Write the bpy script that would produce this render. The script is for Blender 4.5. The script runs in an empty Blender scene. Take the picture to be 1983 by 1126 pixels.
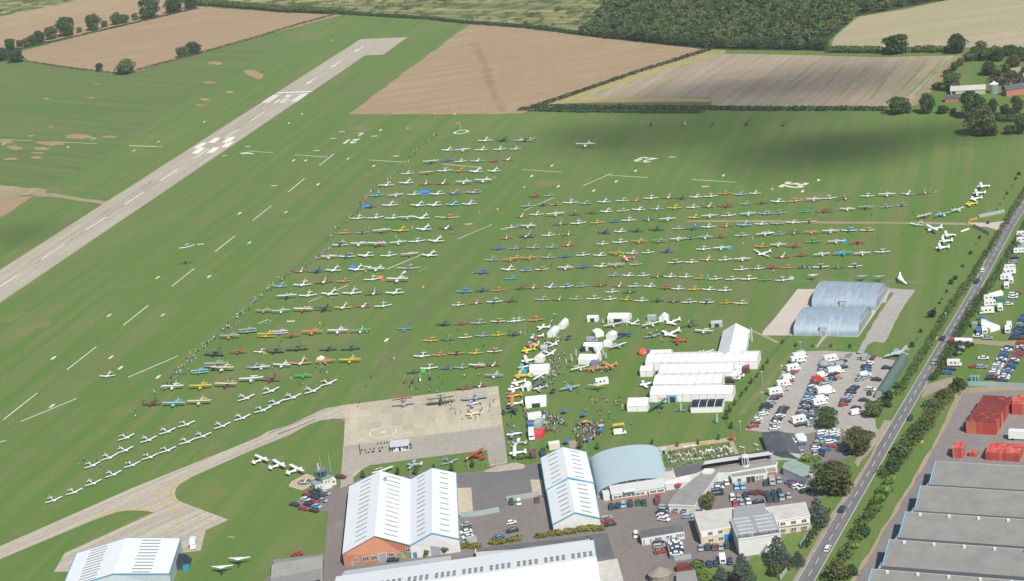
import bpy, bmesh, math, random
import numpy as np
from mathutils import Vector, Matrix
random.seed(7)
rng = np.random.default_rng(11)
S = bpy.context.scene
C = S.collection
R = math.radians
# ------------------------------------------------------------------ camera
FPX, PITCH, ROLL, ALT = 3601.1, R(18.205), R(-7.038), 300.0
PW, PH = 1983.0, 1126.0
_f = Vector((0, math.cos(PITCH), -math.sin(PITCH)))
_r0 = Vector((1, 0, 0)); _u0 = _r0.cross(_f)
_r = math.cos(ROLL) * _r0 + math.sin(ROLL) * _u0
_u = -math.sin(ROLL) * _r0 + math.cos(ROLL) * _u0
cam = bpy.data.cameras.new('camera'); co = bpy.data.objects.new('camera', cam); C.objects.link(co)
co.matrix_world = Matrix((( _r.x, _u.x, -_f.x, 0), (_r.y, _u.y, -_f.y, 0), (_r.z, _u.z, -_f.z, ALT), (0, 0, 0, 1)))
cam.sensor_fit = 'HORIZONTAL'; cam.sensor_width = 36.0; cam.lens = 36.0 * FPX / PW
cam.clip_start = 5.0; cam.clip_end = 30000.0
S.camera = co
# ------------------------------------------------------------------ daylight
SUN_AZ, SUN_EL = 158.0, 47.0      # compass style: 0 = +Y, clockwise; the sun stands behind and to the right of the camera
_a, _e = R(SUN_AZ), R(SUN_EL)
SUNV = Vector((math.sin(_a) * math.cos(_e), math.cos(_a) * math.cos(_e), math.sin(_e)))
W = bpy.data.worlds.new('World'); S.world = W; W.use_nodes = True
nt = W.node_tree
sky = nt.nodes.new('ShaderNodeTexSky'); sky.sky_type = 'NISHITA'; sky.sun_disc = False
sky.sun_elevation = _e; sky.sun_rotation = _a; sky.air_density = 1.0; sky.dust_density = 1.0
bg = nt.nodes['Background']; bg.inputs[1].default_value = 0.08
nt.links.new(sky.outputs[0], bg.inputs[0])
sl = bpy.data.lights.new('sun', 'SUN'); sl.energy = 4.6; sl.angle = R(0.55); sl.color = (1.0, 0.95, 0.87)
so = bpy.data.objects.new('sun', sl); C.objects.link(so)
so.rotation_euler = SUNV.to_track_quat('Z', 'Y').to_euler(); so.location = (0, 0, 900)
S.view_settings.view_transform = 'Standard'; S.view_settings.look = 'None'
S.view_settings.exposure = 0.2; S.view_settings.gamma = 1.0; S.view_settings.use_curve_mapping = False
S.cycles.max_bounces = 4; S.cycles.diffuse_bounces = 2; S.cycles.glossy_bounces = 2
S.cycles.transmission_bounces = 3; S.cycles.volume_bounces = 1; S.cycles.transparent_max_bounces = 96
S.cycles.use_denoising = True

# ------------------------------------------------------------------ survey: photograph pixel -> point on level ground
def G(x, y, z=0.0):
    d = (x - PW / 2) * _r - (y - PH / 2) * _u + FPX * _f
    t = (z - ALT) / d.z
    return Vector((d.x * t, d.y * t, z))
def T(tile, x, y, z=0.0):
    ox, oy, s = TILES[tile]
    return G(ox + x / s, oy + y / s, z)
k4 = 3.964
TILES = {'tl': (0, 0, k4), 'A': (500, 0, k4), 'B': (1000, 0, k4), 'C': (1483, 0, k4), 'Dl': (0, 280, k4), 'D': (500, 280, k4), 'E': (1000, 280, k4),
         'F': (1483, 280, k4), 'I': (0, 560, k4), 'J': (500, 560, k4), 'K': (1000, 560, k4), 'O': (1483, 560, k4), 'M': (0, 842, k4),
         'N': (500, 842, k4), 'P': (1000, 842, k4), 'Q': (1483, 842, k4), 'f': (0, 0, 1.0),
         'za': (980, 600, 7.507), 'zb': (1110, 600, 7.507), 'zc': (980, 740, 7.507), 'zd': (1110, 740, 7.507), 'ze': (1230, 595, 10.437),
         'zf': (1380, 640, 5.63), 'zg': (1560, 660, 6.255), 'zh': (1820, 440, 3.519), 'zi': (1260, 840, 9.38), 'zj': (1400, 840, 7.505),
         'zk': (1160, 960, 6.785), 'zl': (880, 930, 8.044), 'zm': (560, 880, 9.38), 'zn': (1800, 80, 5.93), 'zo': (1540, 770, 5.925),
         'zp': (660, 780, 6.009), 'zq': (1320, 980, 7.082), 'zr': (1480, 540, 6.197), 'zs': (1830, 740, 6.62), 'zt': (650, 1030, 14.07),
         'zu': (1030, 840, 7.036), 'zv': (500, 150, 14.07), 'zw': (350, 250, 14.07)}

# ------------------------------------------------------------------ object helpers
def link(name, me, parent=None, loc=None, rz=None, mat=None):
    o = bpy.data.objects.new(name, me); C.objects.link(o)
    if parent: o.parent = parent
    if loc is not None: o.location = loc
    if rz is not None: o.rotation_euler = (0, 0, rz)
    return o
def tag(o, label=None, cat=None, group=None, kind=None):
    if label: o['label'] = label
    if cat: o['category'] = cat
    if group: o['group'] = group
    if kind: o['kind'] = kind
    return o
def thing(name, label, cat, loc=(0, 0, 0), rz=0.0, group=None, scale=None):
    o = bpy.data.objects.new(name, None); C.objects.link(o)
    o.empty_display_size = 0.5; o.location = loc; o.rotation_euler = (0, 0, rz)
    if scale: o.scale = (scale, scale, scale)
    return tag(o, label, cat, group)
class MB:
    def __init__(s): s.v = []; s.f = []; s.m = []; s.mi = 0
    def add(s, vs, fs, mi=None):
        b = len(s.v); s.v += [tuple(v) for v in vs]
        for f in fs: s.f.append(tuple(i + b for i in f)); s.m.append(s.mi if mi is None else mi)
        return s
    def box(s, x0, x1, y0, y1, z0, z1, mi=None):
        return s.add([(x0, y0, z0), (x1, y0, z0), (x1, y1, z0), (x0, y1, z0), (x0, y0, z1), (x1, y0, z1), (x1, y1, z1), (x0, y1, z1)],
                     [(0, 3, 2, 1), (4, 5, 6, 7), (0, 1, 5, 4), (1, 2, 6, 5), (2, 3, 7, 6), (3, 0, 4, 7)], mi)
    def prism(s, pts, z0, z1, mi=None):
        n = len(pts)
        a = sum(pts[i][0] * pts[(i + 1) % n][1] - pts[(i + 1) % n][0] * pts[i][1] for i in range(n))
        if a < 0: pts = pts[::-1]
        return s.add([(p[0], p[1], z0) for p in pts] + [(p[0], p[1], z1) for p in pts],
                     [tuple(range(n - 1, -1, -1)), tuple(range(n, 2 * n))] + [(i, (i + 1) % n, n + (i + 1) % n, n + i) for i in range(n)], mi)
    def poly(s, pts, mi=None): return s.add(pts, [tuple(range(len(pts)))], mi)
    def loft(s, rings, mi=None, cap=True):
        n = len(rings[0]); vs = [p for r in rings for p in r]; fs = []
        for k in range(len(rings) - 1):
            for i in range(n):
                j = (i + 1) % n
                fs.append((k * n + i, k * n + j, (k + 1) * n + j, (k + 1) * n + i))
        if cap: fs.append(tuple(range(n - 1, -1, -1))); fs.append(tuple(range((len(rings) - 1) * n, len(rings) * n)))
        return s.add(vs, fs, mi)
    def tube(s, a, b, r, r2=None, n=6, mi=None):
        a, b = Vector(a), Vector(b); d = (b - a).normalized()
        u = d.orthogonal().normalized(); w = d.cross(u); r2 = r if r2 is None else r2
        rg = lambda c, q: [tuple(c + q * (math.cos(t) * u + math.sin(t) * w)) for t in [2 * math.pi * i / n for i in range(n)]]
        return s.loft([rg(a, r), rg(b, r2)], mi)
    def lathe(s, prof, n=12, mi=None, c=(0, 0)):
        rings = [[(c[0] + r * math.cos(2 * math.pi * i / n), c[1] + r * math.sin(2 * math.pi * i / n), z) for i in range(n)] for r, z in prof]
        return s.loft(rings, mi)
    def mesh(s, name, mats=(), smooth=False):
        me = bpy.data.meshes.new(name); me.from_pydata(s.v, [], s.f)
        for m in mats: me.materials.append(m)
        if len(mats) > 1: me.polygons.foreach_set('material_index', [min(i, len(mats) - 1) for i in s.m])
        if smooth: me.polygons.foreach_set('use_smooth', [True] * len(me.polygons))
        me.update(); return me
    def obj(s, name, mats, parent=None, loc=None, rz=None, smooth=False):
        return link(name, s.mesh(name, mats if isinstance(mats, (list, tuple)) else [mats], smooth), parent, loc, rz)
def copy_tree(o, parent=None):
    c = o.copy(); C.objects.link(c); c.parent = parent
    for ch in list(o.children): copy_tree(ch, c)
    return c
def resample(pts, step):
    out = [pts[0]]
    for a, b in zip(pts, pts[1:]):
        a, b = Vector(a), Vector(b); n = max(1, int((b - a).length / step))
        out += [a.lerp(b, (i + 1) / n) for i in range(n)]
    return out
def sheet(name, pts, z, mat, kind='structure', parent=None, jag=0.0, step=6.0):
    """a level area from a closed outline of surveyed points, its edge ragged by jag metres"""
    pts = [Vector((p[0], p[1], 0)) for p in pts]
    if jag:
        pts = resample(pts + [pts[0]], step)[:-1]
        pts = [p + Vector((random.uniform(-jag, jag), random.uniform(-jag, jag), 0)) for p in pts]
    bm = bmesh.new(); vs = [bm.verts.new((p.x, p.y, z)) for p in pts]
    f = bm.faces.new(vs); f.normal_update()
    if f.normal.z < 0: f.normal_flip()
    bmesh.ops.triangulate(bm, faces=[f], ngon_method='EAR_CLIP')
    me = bpy.data.meshes.new(name); bm.to_mesh(me); bm.free(); me.materials.append(mat)
    o = link(name, me, parent)
    if kind and not parent: o['kind'] = kind
    return o
def PX(tile, s):
    v = [float(t) for t in s.replace(',', ' ').split()]
    return [T(tile, v[i], v[i + 1]) for i in range(0, len(v), 2)]
def strip(name, a, b, w, z, mat, parent=None, kind='structure'):
    a = Vector((a[0], a[1], 0)); b = Vector((b[0], b[1], 0)); n = (b - a).normalized(); p = Vector((-n.y, n.x, 0)) * w / 2
    return sheet(name, [a - p, b - p, b + p, a + p], z, mat, kind, parent)

# ------------------------------------------------------------------ materials
MATS = {}
def nodes(name, rough=0.8, spec=0.3):
    m = bpy.data.materials.new(name); m.use_nodes = True; t = m.node_tree
    b = t.nodes['Principled BSDF']; b.inputs['Roughness'].default_value = rough; b.inputs['Specular IOR Level'].default_value = spec
    return m, t, b
def noise_fac(t, scale, detail=4, vec=None, rough=0.6, lo=0.35, hi=0.65):
    n = t.nodes.new('ShaderNodeTexNoise'); n.inputs['Scale'].default_value = scale; n.inputs['Detail'].default_value = detail
    n.inputs['Roughness'].default_value = rough
    if vec is not None: t.links.new(vec, n.inputs['Vector'])
    r = t.nodes.new('ShaderNodeMapRange'); r.inputs[1].default_value = lo; r.inputs[2].default_value = hi
    t.links.new(n.outputs[0], r.inputs[0]); return r.outputs[0]
def mixc(t, fac, a, b, blend='MIX'):
    m = t.nodes.new('ShaderNodeMix'); m.data_type = 'RGBA'; m.blend_type = blend
    for sock, v in ((m.inputs[0], fac), (m.inputs[6], a), (m.inputs[7], b)):
        if isinstance(v, (int, float)): sock.default_value = v
        elif isinstance(v, tuple): sock.default_value = (*v[:3], 1)
        else: t.links.new(v, sock)
    return m.outputs[2]
def world_xyz(t, scale=(1, 1, 1), rot=0.0):
    g = t.nodes.new('ShaderNodeNewGeometry'); m = t.nodes.new('ShaderNodeMapping')
    m.inputs['Scale'].default_value = scale; m.inputs['Rotation'].default_value = (0, 0, rot)
    if rot:
        m0 = t.nodes.new('ShaderNodeMapping'); m0.inputs['Rotation'].default_value = (0, 0, rot); m.inputs['Rotation'].default_value = (0, 0, 0)
        t.links.new(g.outputs['Position'], m0.inputs['Vector']); t.links.new(m0.outputs[0], m.inputs['Vector'])
    else: t.links.new(g.outputs['Position'], m.inputs['Vector'])
    return m.outputs[0]
def along(tile, x0, y0, x1, y1):
    d = T(tile, x1, y1) - T(tile, x0, y0); return R(90) - math.atan2(d.y, d.x)
def obj_xyz(t, scale=(1, 1, 1), rot=(0, 0, 0)):
    g = t.nodes.new('ShaderNodeTexCoord'); m = t.nodes.new('ShaderNodeMapping')
    m.inputs['Scale'].default_value = scale; m.inputs['Rotation'].default_value = rot
    t.links.new(g.outputs['Object'], m.inputs['Vector']); return m.outputs[0]
def bump(t, b, fac, strength=0.3, dist=0.1):
    n = t.nodes.new('ShaderNodeBump'); n.inputs['Strength'].default_value = strength; n.inputs['Distance'].default_value = dist
    t.links.new(fac, n.inputs['Height']); t.links.new(n.outputs[0], b.inputs['Normal'])
def mul(c, k): return tuple(x * k for x in c)
def ground_mat(name, c1, c2, c3=None, fine=0.6, streak=None, streak_rot=0.0, streak_c=None, streak_amt=0.4, patch=None, patch_c=None, rough=0.95, c4=None):
    """c1/c2 broad variation, c3 fine flecks, streak = metres between stripes in direction streak_rot, patch = wear of its own colour"""
    m, t, b = nodes(name, rough, 0.15); p = world_xyz(t)
    col = mixc(t, noise_fac(t, 0.012, 5, p, 0.55, 0.36, 0.64), c1, c2)
    if c4: col = mixc(t, noise_fac(t, 0.0032, 4, p, 0.6, 0.42, 0.62), col, c4)
    if c3: col = mixc(t, noise_fac(t, 0.045, 6, p, 0.65, 0.5, 0.75), col, c3)
    if streak:
        q = world_xyz(t, (1 / streak, 1 / (streak * 28), 1), streak_rot)
        col = mixc(t, noise_fac(t, 1.0, 3, q, 0.5, 0.42, 0.6), col, streak_c or mul(c1, 0.75))
        q2 = world_xyz(t, (4.5 / streak, 1 / (streak * 20), 1), streak_rot)
        f = noise_fac(t, 1.0, 2, q2, 0.5, 0.35, 0.7)
        h = t.nodes.new('ShaderNodeMath'); h.operation = 'MULTIPLY'; h.inputs[1].default_value = streak_amt; t.links.new(f, h.inputs[0])
        col = mixc(t, h.outputs[0], col, mul(c2, 1.3))
    if patch: col = mixc(t, noise_fac(t, patch[0], 5, p, 0.6, patch[1], patch[1] + 0.06), col, patch_c)
    f = noise_fac(t, fine, 3, p, 0.7, 0.2, 0.8)
    v = t.nodes.new('ShaderNodeMapRange'); v.inputs[3].default_value = 0.80; v.inputs[4].default_value = 1.22; t.links.new(f, v.inputs[0])
    col = mixc(t, 1.0, col, v.outputs[0], 'MULTIPLY')
    t.links.new(col, b.inputs['Base Color'])
    return m
def flat_mat(name, c, rough=0.6, spec=0.3, var=0.12, scale=1.2, metal=0.0, bumpy=0.0, dirt=None):
    if name in MATS: return MATS[name]
    m, t, b = nodes(name, rough, spec); p = obj_xyz(t)
    f = noise_fac(t, scale, 4, p, 0.6, 0.3, 0.7)
    col = mixc(t, f, mul(c, 1 - var), mul(c, 1 + var * 0.6))
    if dirt: col = mixc(t, noise_fac(t, scale * 0.35, 6, p, 0.7, 0.55, 0.72), col, dirt)
    t.links.new(col, b.inputs['Base Color']); b.inputs['Metallic'].default_value = metal
    if bumpy: bump(t, b, f, 0.4, bumpy)
    MATS[name] = m; return m
def ribbed_mat(name, c, pitch=1.0, axis=0, rough=0.5, amt=0.12, metal=0.0, dirt=None, depth=0.03):
    """sheeting: ribs every pitch metres along the object's own axis; fine relief plus a darker tone in the troughs"""
    m, t, b = nodes(name, rough, 0.4); sc = [0.01, 0.01, 0.01]; sc[axis] = 1.0 / pitch
    p = obj_xyz(t, tuple(sc)); w = t.nodes.new('ShaderNodeTexWave'); w.wave_type = 'BANDS'; w.bands_direction = 'XYZ'[axis]
    w.inputs['Scale'].default_value = 1.0 / (2 * math.pi) * 6.283 / 1.0 * 0.5; t.links.new(p, w.inputs[0])
    q = obj_xyz(t)
    col = mixc(t, noise_fac(t, 0.16, 5, q, 0.6, 0.35, 0.65), mul(c, 1 - amt * 0.6), c)
    r = t.nodes.new('ShaderNodeMapRange'); r.inputs[1].default_value = 0.0; r.inputs[2].default_value = 0.25; r.inputs[3].default_value = amt; r.inputs[4].default_value = 0.0
    t.links.new(w.outputs[1], r.inputs[0])
    col = mixc(t, r.outputs[0], col, mul(c, 0.5))  # base colour goes darker in the troughs between ribs
    if dirt: col = mixc(t, noise_fac(t, 0.5, 6, q, 0.7, 0.5, 0.85), col, dirt)
    t.links.new(col, b.inputs['Base Color']); b.inputs['Metallic'].default_value = metal
    bump(t, b, w.outputs[1], 0.5, depth); return m
def paint(name, c):
    key = 'paint_' + name
    if key not in MATS:
        m, t, b = nodes(key, 0.32, 0.5); b.inputs['Coat Weight'].default_value = 0.35; b.inputs['Coat Roughness'].default_value = 0.12
        f = noise_fac(t, 2.0, 3, obj_xyz(t), 0.6, 0.3, 0.7)
        t.links.new(mixc(t, f, mul(c, 0.9), mul(c, 1.04)), b.inputs['Base Color'])
        MATS[key] = m
    return MATS[key]
def leaf_mat(name, c1, c2, c3=None):
    m, t, b = nodes(name, 0.75, 0.2)
    oi = t.nodes.new('ShaderNodeObjectInfo'); p = world_xyz(t)
    col = mixc(t, noise_fac(t, 0.35, 3, p, 0.6, 0.3, 0.7), c1, c2)
    if c3: col = mixc(t, noise_fac(t, 0.09, 2, p, 0.5, 0.52, 0.7), col, c3)
    v = t.nodes.new('ShaderNodeMapRange'); v.inputs[3].default_value = 0.8; v.inputs[4].default_value = 1.25; t.links.new(oi.outputs['Random'], v.inputs[0])
    col = mixc(t, 1.0, col, v.outputs[0], 'MULTIPLY')
    t.links.new(col, b.inputs['Base Color'])
    tr = t.nodes.new('ShaderNodeBsdfTranslucent'); t.links.new(col, tr.inputs[0])
    mx = t.nodes.new('ShaderNodeMixShader'); mx.inputs[0].default_value = 0.22
    t.links.new(b.outputs[0], mx.inputs[1]); t.links.new(tr.outputs[0], mx.inputs[2])
    t.links.new(mx.outputs[0], t.nodes['Material Output'].inputs[0]); return m
COL = {'w': (0.78, 0.79, 0.78), 'r': (0.45, 0.05, 0.035), 'b': (0.05, 0.15, 0.38), 'y': (0.72, 0.50, 0.03), 'o': (0.66, 0.25, 0.05), 'g': (0.07, 0.42, 0.10),
       'n': (0.018, 0.030, 0.072), 's': (0.36, 0.40, 0.43), 'c': (0.06, 0.42, 0.52), 'k': (0.035, 0.045, 0.05), 'm': (0.19, 0.045, 0.035), 'p': (0.66, 0.58, 0.40),
       'l': (0.28, 0.50, 0.68), 'v': (0.10, 0.14, 0.09), 'd': (0.02, 0.13, 0.07)}
CNAME = {'w': 'white', 'r': 'red', 'b': 'blue', 'y': 'yellow', 'o': 'orange', 'g': 'green', 'n': 'navy blue', 's': 'silver grey', 'c': 'turquoise', 'k': 'black',
         'm': 'maroon', 'p': 'cream', 'l': 'light blue', 'v': 'olive drab', 'd': 'dark green'}
def pc(k): return paint(CNAME[k].replace(' ', '_'), COL[k])
ORD = ('first second third fourth fifth sixth seventh eighth ninth tenth eleventh twelfth thirteenth fourteenth fifteenth sixteenth seventeenth eighteenth '
       'nineteenth twentieth twenty-first twenty-second twenty-third twenty-fourth twenty-fifth twenty-sixth').split()
def glass_mat(name='window_glass', c=(0.03, 0.05, 0.06)):
    if name not in MATS:
        m, t, b = nodes(name, 0.08, 0.8); b.inputs['Base Color'].default_value = (*c, 1); MATS[name] = m
    return MATS[name]
# ================================================================== GROUND
RWD = (T('f', 697.5, 76.4) - T('f', 0, 523.4)).normalized(); RWA = math.atan2(RWD.y, RWD.x)   # along the runway, away
GR = ground_mat('airfield_turf', (0.108, 0.172, 0.044), (0.134, 0.184, 0.056), (0.161, 0.178, 0.068), 0.9, 8.0, R(90) - RWA, (0.095, 0.172, 0.039), 0.12, (0.014, 0.63), (0.177, 0.178, 0.073), 0.95, (0.129, 0.165, 0.058))
ground = sheet('ground', [(-6000, -500), (6000, -500), (6000, 14000), (-6000, 14000)], 0.0, GR)
Z = lambda k: 0.012 * k
STR = ground_mat('striped_meadow', (0.083, 0.146, 0.040), (0.096, 0.154, 0.044), (0.118, 0.154, 0.052), 0.9, 8.0, along('tl', 0, 640, 900, 690), (0.132, 0.161, 0.057), 0.45)
sheet('meadow', PX('f', '-250,100 0,119 58,121 187,138 227,145 265,137 420,90 560,70 480,125 330,215 200,300 95,362 0,358 -250,350'), Z(1), STR, jag=3.0, step=10)
BR = ground_mat('ploughed_soil', (0.335, 0.252, 0.148), (0.290, 0.212, 0.126), (0.375, 0.297, 0.172), 0.35, 7.0, along('tl', 230, 450, 1500, 270), (0.305, 0.205, 0.145), 0.35)
BR2 = ground_mat('ploughed_soil_far', (0.350, 0.270, 0.163), (0.306, 0.228, 0.138), (0.39, 0.318, 0.188), 0.35, 9.0, along('tl', 0, 240, 1200, 60), (0.32, 0.22, 0.15), 0.45)
ST = ground_mat('stubble_soil', (0.355, 0.290, 0.218), (0.300, 0.240, 0.185), (0.38, 0.325, 0.235), 0.35, 6.0, along('C', 0, 790, 420, 470), (0.27, 0.225, 0.150), 0.5)
ST2 = ground_mat('stubble_pale', (0.40, 0.335, 0.245), (0.345, 0.28, 0.195), (0.32, 0.30, 0.17), 0.35, 9.0, along('C', 900, 330, 1980, 200), (0.30, 0.29, 0.16), 0.4)
YG = ground_mat('dry_grass', (0.37, 0.315, 0.135), (0.27, 0.25, 0.105), (0.42, 0.345, 0.17), 0.5)
SCR = ground_mat('scrub_ground', (0.36, 0.31, 0.12), (0.20, 0.20, 0.08), (0.46, 0.37, 0.15), 0.25, 12.0, along('A', 600, 60, 1900, 90), (0.12, 0.15, 0.06), 0.3, (0.05, 0.50), (0.075, 0.10, 0.045))
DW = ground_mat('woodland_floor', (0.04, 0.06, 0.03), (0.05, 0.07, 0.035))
DK = ground_mat('dark_soil', (0.17, 0.125, 0.095), (0.13, 0.10, 0.08))
sheet('scrubland', PX('f', '378,15 500,19 652,29 780,33 905,47 1000,54 1122,68 1180,0 1290,-190 -300,-190 -300,75 0,33 165,0 350,-6'), Z(1), SCR, jag=2, step=14)
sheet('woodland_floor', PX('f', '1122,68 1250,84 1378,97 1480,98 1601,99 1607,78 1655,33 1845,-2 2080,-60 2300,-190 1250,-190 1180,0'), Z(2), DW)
sheet('field', PX('f', '-260,150 0,100 150,72 378,15 500,-20 520,-60 300,-55 165,-2 0,33 -260,85'), Z(3), BR2, jag=1.2, step=15)
sheet('field', PX('tl', '150,400 600,285 1150,150 1520,58 2000,85 2620,118 1982,285 1500,415 1050,548 900,560 740,548 500,515 230,480 170,430'), Z(3), BR, jag=1.0, step=15)
sheet('field', PX('f', '911,47 800,128 676,222 850,222 1008,221 1100,186 1378,97 1250,84 1126,70 1000,54'), Z(3), BR, jag=1.0, step=15)
sheet('field_margin', PX('B', '150,835 700,640 1500,382 1610,382 1600,408 1100,560 600,720 1000,740 1500,760 1480,790 420,800 250,835'), Z(3.5), YG, jag=1.2)
sheet('field', PX('f', '1130,190 1270,143 1400,104 1500,106 1700,111 1852,108 1815,155 1767,206 1600,207 1380,206 1375,190 1155,189'), Z(4), ST, jag=1.0, step=15)
sheet('headland', PX('B', '290,822 380,795 900,785 1480,783 1500,820 900,826'), Z(5), DK, jag=0.8)
sheet('field', PX('f', '1606,90 1622,66 1662,33 1760,17 1850,-3 2300,-90 2300,110 1983,92 1840,92 1740,96 1640,96'), Z(3), ST2, jag=1.2, step=15)
sheet('field', PX('C', '1880,528 2060,490 2300,520 2100,600 1950,585'), Z(3), ST2, jag=1.0)
sheet('farm_track', PX('C', '1440,440 1560,395 1400,560 1230,745 1150,815 1120,770 1300,600'), Z(5), ground_mat('track_earth', (0.30, 0.23, 0.13), (0.24, 0.21, 0.10)), jag=1.0)
sheet('field', PX('Dl', '-400,385 0,388 245,402 100,500 0,560 -400,780'), Z(3), BR, jag=1.0)
TRK = ground_mat('dirt_track', (0.34, 0.28, 0.19), (0.27, 0.24, 0.14), (0.2, 0.2, 0.09))
sheet('dirt_track', PX('Dl', '250,372 420,375 600,410 830,440 800,462 600,432 400,400 250,400'), Z(4), TRK, jag=0.5)
sheet('rubble_ground', PX('Dl', '-200,310 100,320 340,352 340,380 120,395 -200,385'), Z(4.5), ground_mat('rubble', (0.36, 0.29, 0.19), (0.22, 0.21, 0.12), (0.45, 0.38, 0.27), 0.5), jag=1.5)
EARTH = ground_mat('bare_earth', (0.36, 0.24, 0.14), (0.31, 0.22, 0.12), (0.2, 0.2, 0.08))
for tl_, x, y, w, h in [('tl', 610, 1050, 125, 22), ('tl', 840, 1052, 60, 10), ('tl', 390, 1100, 125, 18), ('tl', 1950, 570, 65, 42), ('tl', 1650, 485, 60, 14), ('tl', 1570, 765, 45, 11),
                        ('tl', 1530, 808, 35, 8), ('tl', 1620, 635, 60, 8), ('tl', 1770, 710, 35, 9), ('tl', 30, 1090, 80, 14), ('Dl', 110, 25, 62, 20), ('Dl', 320, 32, 62, 11), ('Dl', 85, 113, 62, 9),
                        ('Dl', 285, 100, 45, 9), ('Dl', 295, 66, 55, 7), ('tl', 395, 975, 25, 6), ('tl', 700, 752, 35, 5), ('tl', 355, 760, 25, 6), ('M', 1780, 788, 30, 12), ('tl', 750, 650, 25, 5)]:
    pts = []
    for i in range(16):
        a = i * math.pi / 8; q = random.uniform(0.65, 1.2); pts.append(T(tl_, x + w * q * math.cos(a) + h * 0.8 * math.sin(a), y + h * q * math.sin(a)))
    sheet('bare_earth_patch', pts, Z(2.5), EARTH, jag=0.5, step=4)
# worn lines in the turf
WORN = ground_mat('worn_turf', (0.185, 0.185, 0.085), (0.15, 0.185, 0.065), (0.25, 0.21, 0.13))
def track(name, pts, w, mat, z, jag=0.25):
    pts = resample(pts, 8); L, Rr = [], []
    for i, p in enumerate(pts):
        d = (Vector(pts[min(i + 1, len(pts) - 1)]) - Vector(pts[max(i - 1, 0)])); d.z = 0; d.normalize(); n = Vector((-d.y, d.x, 0)); j = random.uniform(-jag, jag)
        L.append(p + n * (w / 2 + j)); Rr.append(p - n * (w / 2 + j))
    mb = MB(); n = len(L)
    mb.add([(p.x, p.y, z) for p in L] + [(p.x, p.y, z) for p in Rr], [(i, n + i, n + i + 1, i + 1) for i in range(n - 1)])
    o = mb.obj(name, mat); o['kind'] = 'structure'; return o
track('perimeter_track', PX('F', '-600,590 0,590 430,600 900,603 1300,605 1570,612'), 3.4, TRK, Z(3))
track('worn_path', PX('A', '1380,1060 1500,1030 1640,1000 1760,940 1900,895'), 3.0, WORN, Z(3))
WORN2 = ground_mat('thin_turf', (0.128, 0.158, 0.064), (0.108, 0.152, 0.054), (0.155, 0.155, 0.08), 0.7)
for k_, o_ in enumerate((-3.5, -1.8, 0, 1.6, 3.4)): track('worn_path', [p + Vector((o_, 0, 0)) for p in PX('J', '1500,-20 1330,90 1200,220 1120,360 1030,520 930,620 850,700')], (1.3, .9, 1.5, 1.0, 1.2)[k_], WORN2, Z(2 + k_ * .2), .18)
track('worn_path', PX('zf', '720,140 560,60 430,5 300,-20'), 1.6, TRK, Z(3))
track('worn_path', PX('zf', '870,240 700,450 560,620 430,760 300,930'), 2.6, WORN, Z(3))
track('worn_path', PX('zh', '570,600 520,720 470,800 410,880 350,960'), 4.0, WORN, Z(3))
DKR = ground_mat('darker_soil', (0.285, 0.205, 0.128), (0.25, 0.18, 0.115), (0.33, 0.25, 0.155), 0.4)
track('darker_soil', PX('A', '1650,330 1720,440 1760,560 1790,680 1840,790 1880,860'), 7, DKR, Z(4), 2.2)  # ragged band of darker soil colour down the central field
RWM = ground_mat('tyre_rubber', (0.27, 0.245, 0.205), (0.31, 0.28, 0.23), (0.24, 0.22, 0.185), 0.5, 2.0, R(90) - RWA, (0.34, 0.31, 0.25), 0.5)
for k_ in (-3.4, -2.0, 1.8, 3.2):
    for a_, b_ in (((560, 172), (400, 288)), ((300, 352), (60, 512))): q_ = (G(*b_) - G(*a_)).normalized(); n_ = Vector((-q_.y, q_.x, 0)) * k_; track('rubber_mark', [G(*a_) + n_, G(*b_) + n_], 1.3, RWM, Z(5.6), .35)
GT = ground_mat('green_tramline', (0.17, 0.24, 0.09), (0.25, 0.26, 0.12), (0.33, 0.28, 0.17), 0.6)
for q, w_ in (('960,770 1100,630 1225,480', 3), ('1075,745 1230,600 1350,470', 3), ('520,790 680,620 800,480', 1.5), ('800,765 900,640 1010,480', 1.5), ('1150,740 1300,560 1400,465', 2), ('330,790 480,640 620,480', 1.2), ('40,790 200,640 380,470', 1.2)): track('green_tramline', PX('C', q), w_, GT, Z(4.6), .7)
track('mud_path', PX('zh', '545,790 500,870 440,960 385,1045'), 2.2, ground_mat('mud', (0.30, 0.19, 0.08), (0.25, 0.17, 0.08)), Z(4))
track('dirt_track', PX('zh', '100,765 300,785 420,795 580,790'), 5.0, TRK, Z(3.5))
track('worn_path', PX('F', '1820,60 1700,20 1500,0 1300,-10'), 2.0, ground_mat('wheel_turf_b', (0.13, 0.16, 0.06), (0.11, 0.155, 0.055)), Z(2))
for q in ('760,40 850,120 885,190 895,260 890,330', '975,60 1020,120 1035,180 1010,250 985,300'):
    track('wheel_mark', PX('F', q), .9, ground_mat('wheel_turf', (0.122, 0.165, 0.058), (0.105, 0.158, 0.05)), Z(2.2))
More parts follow.
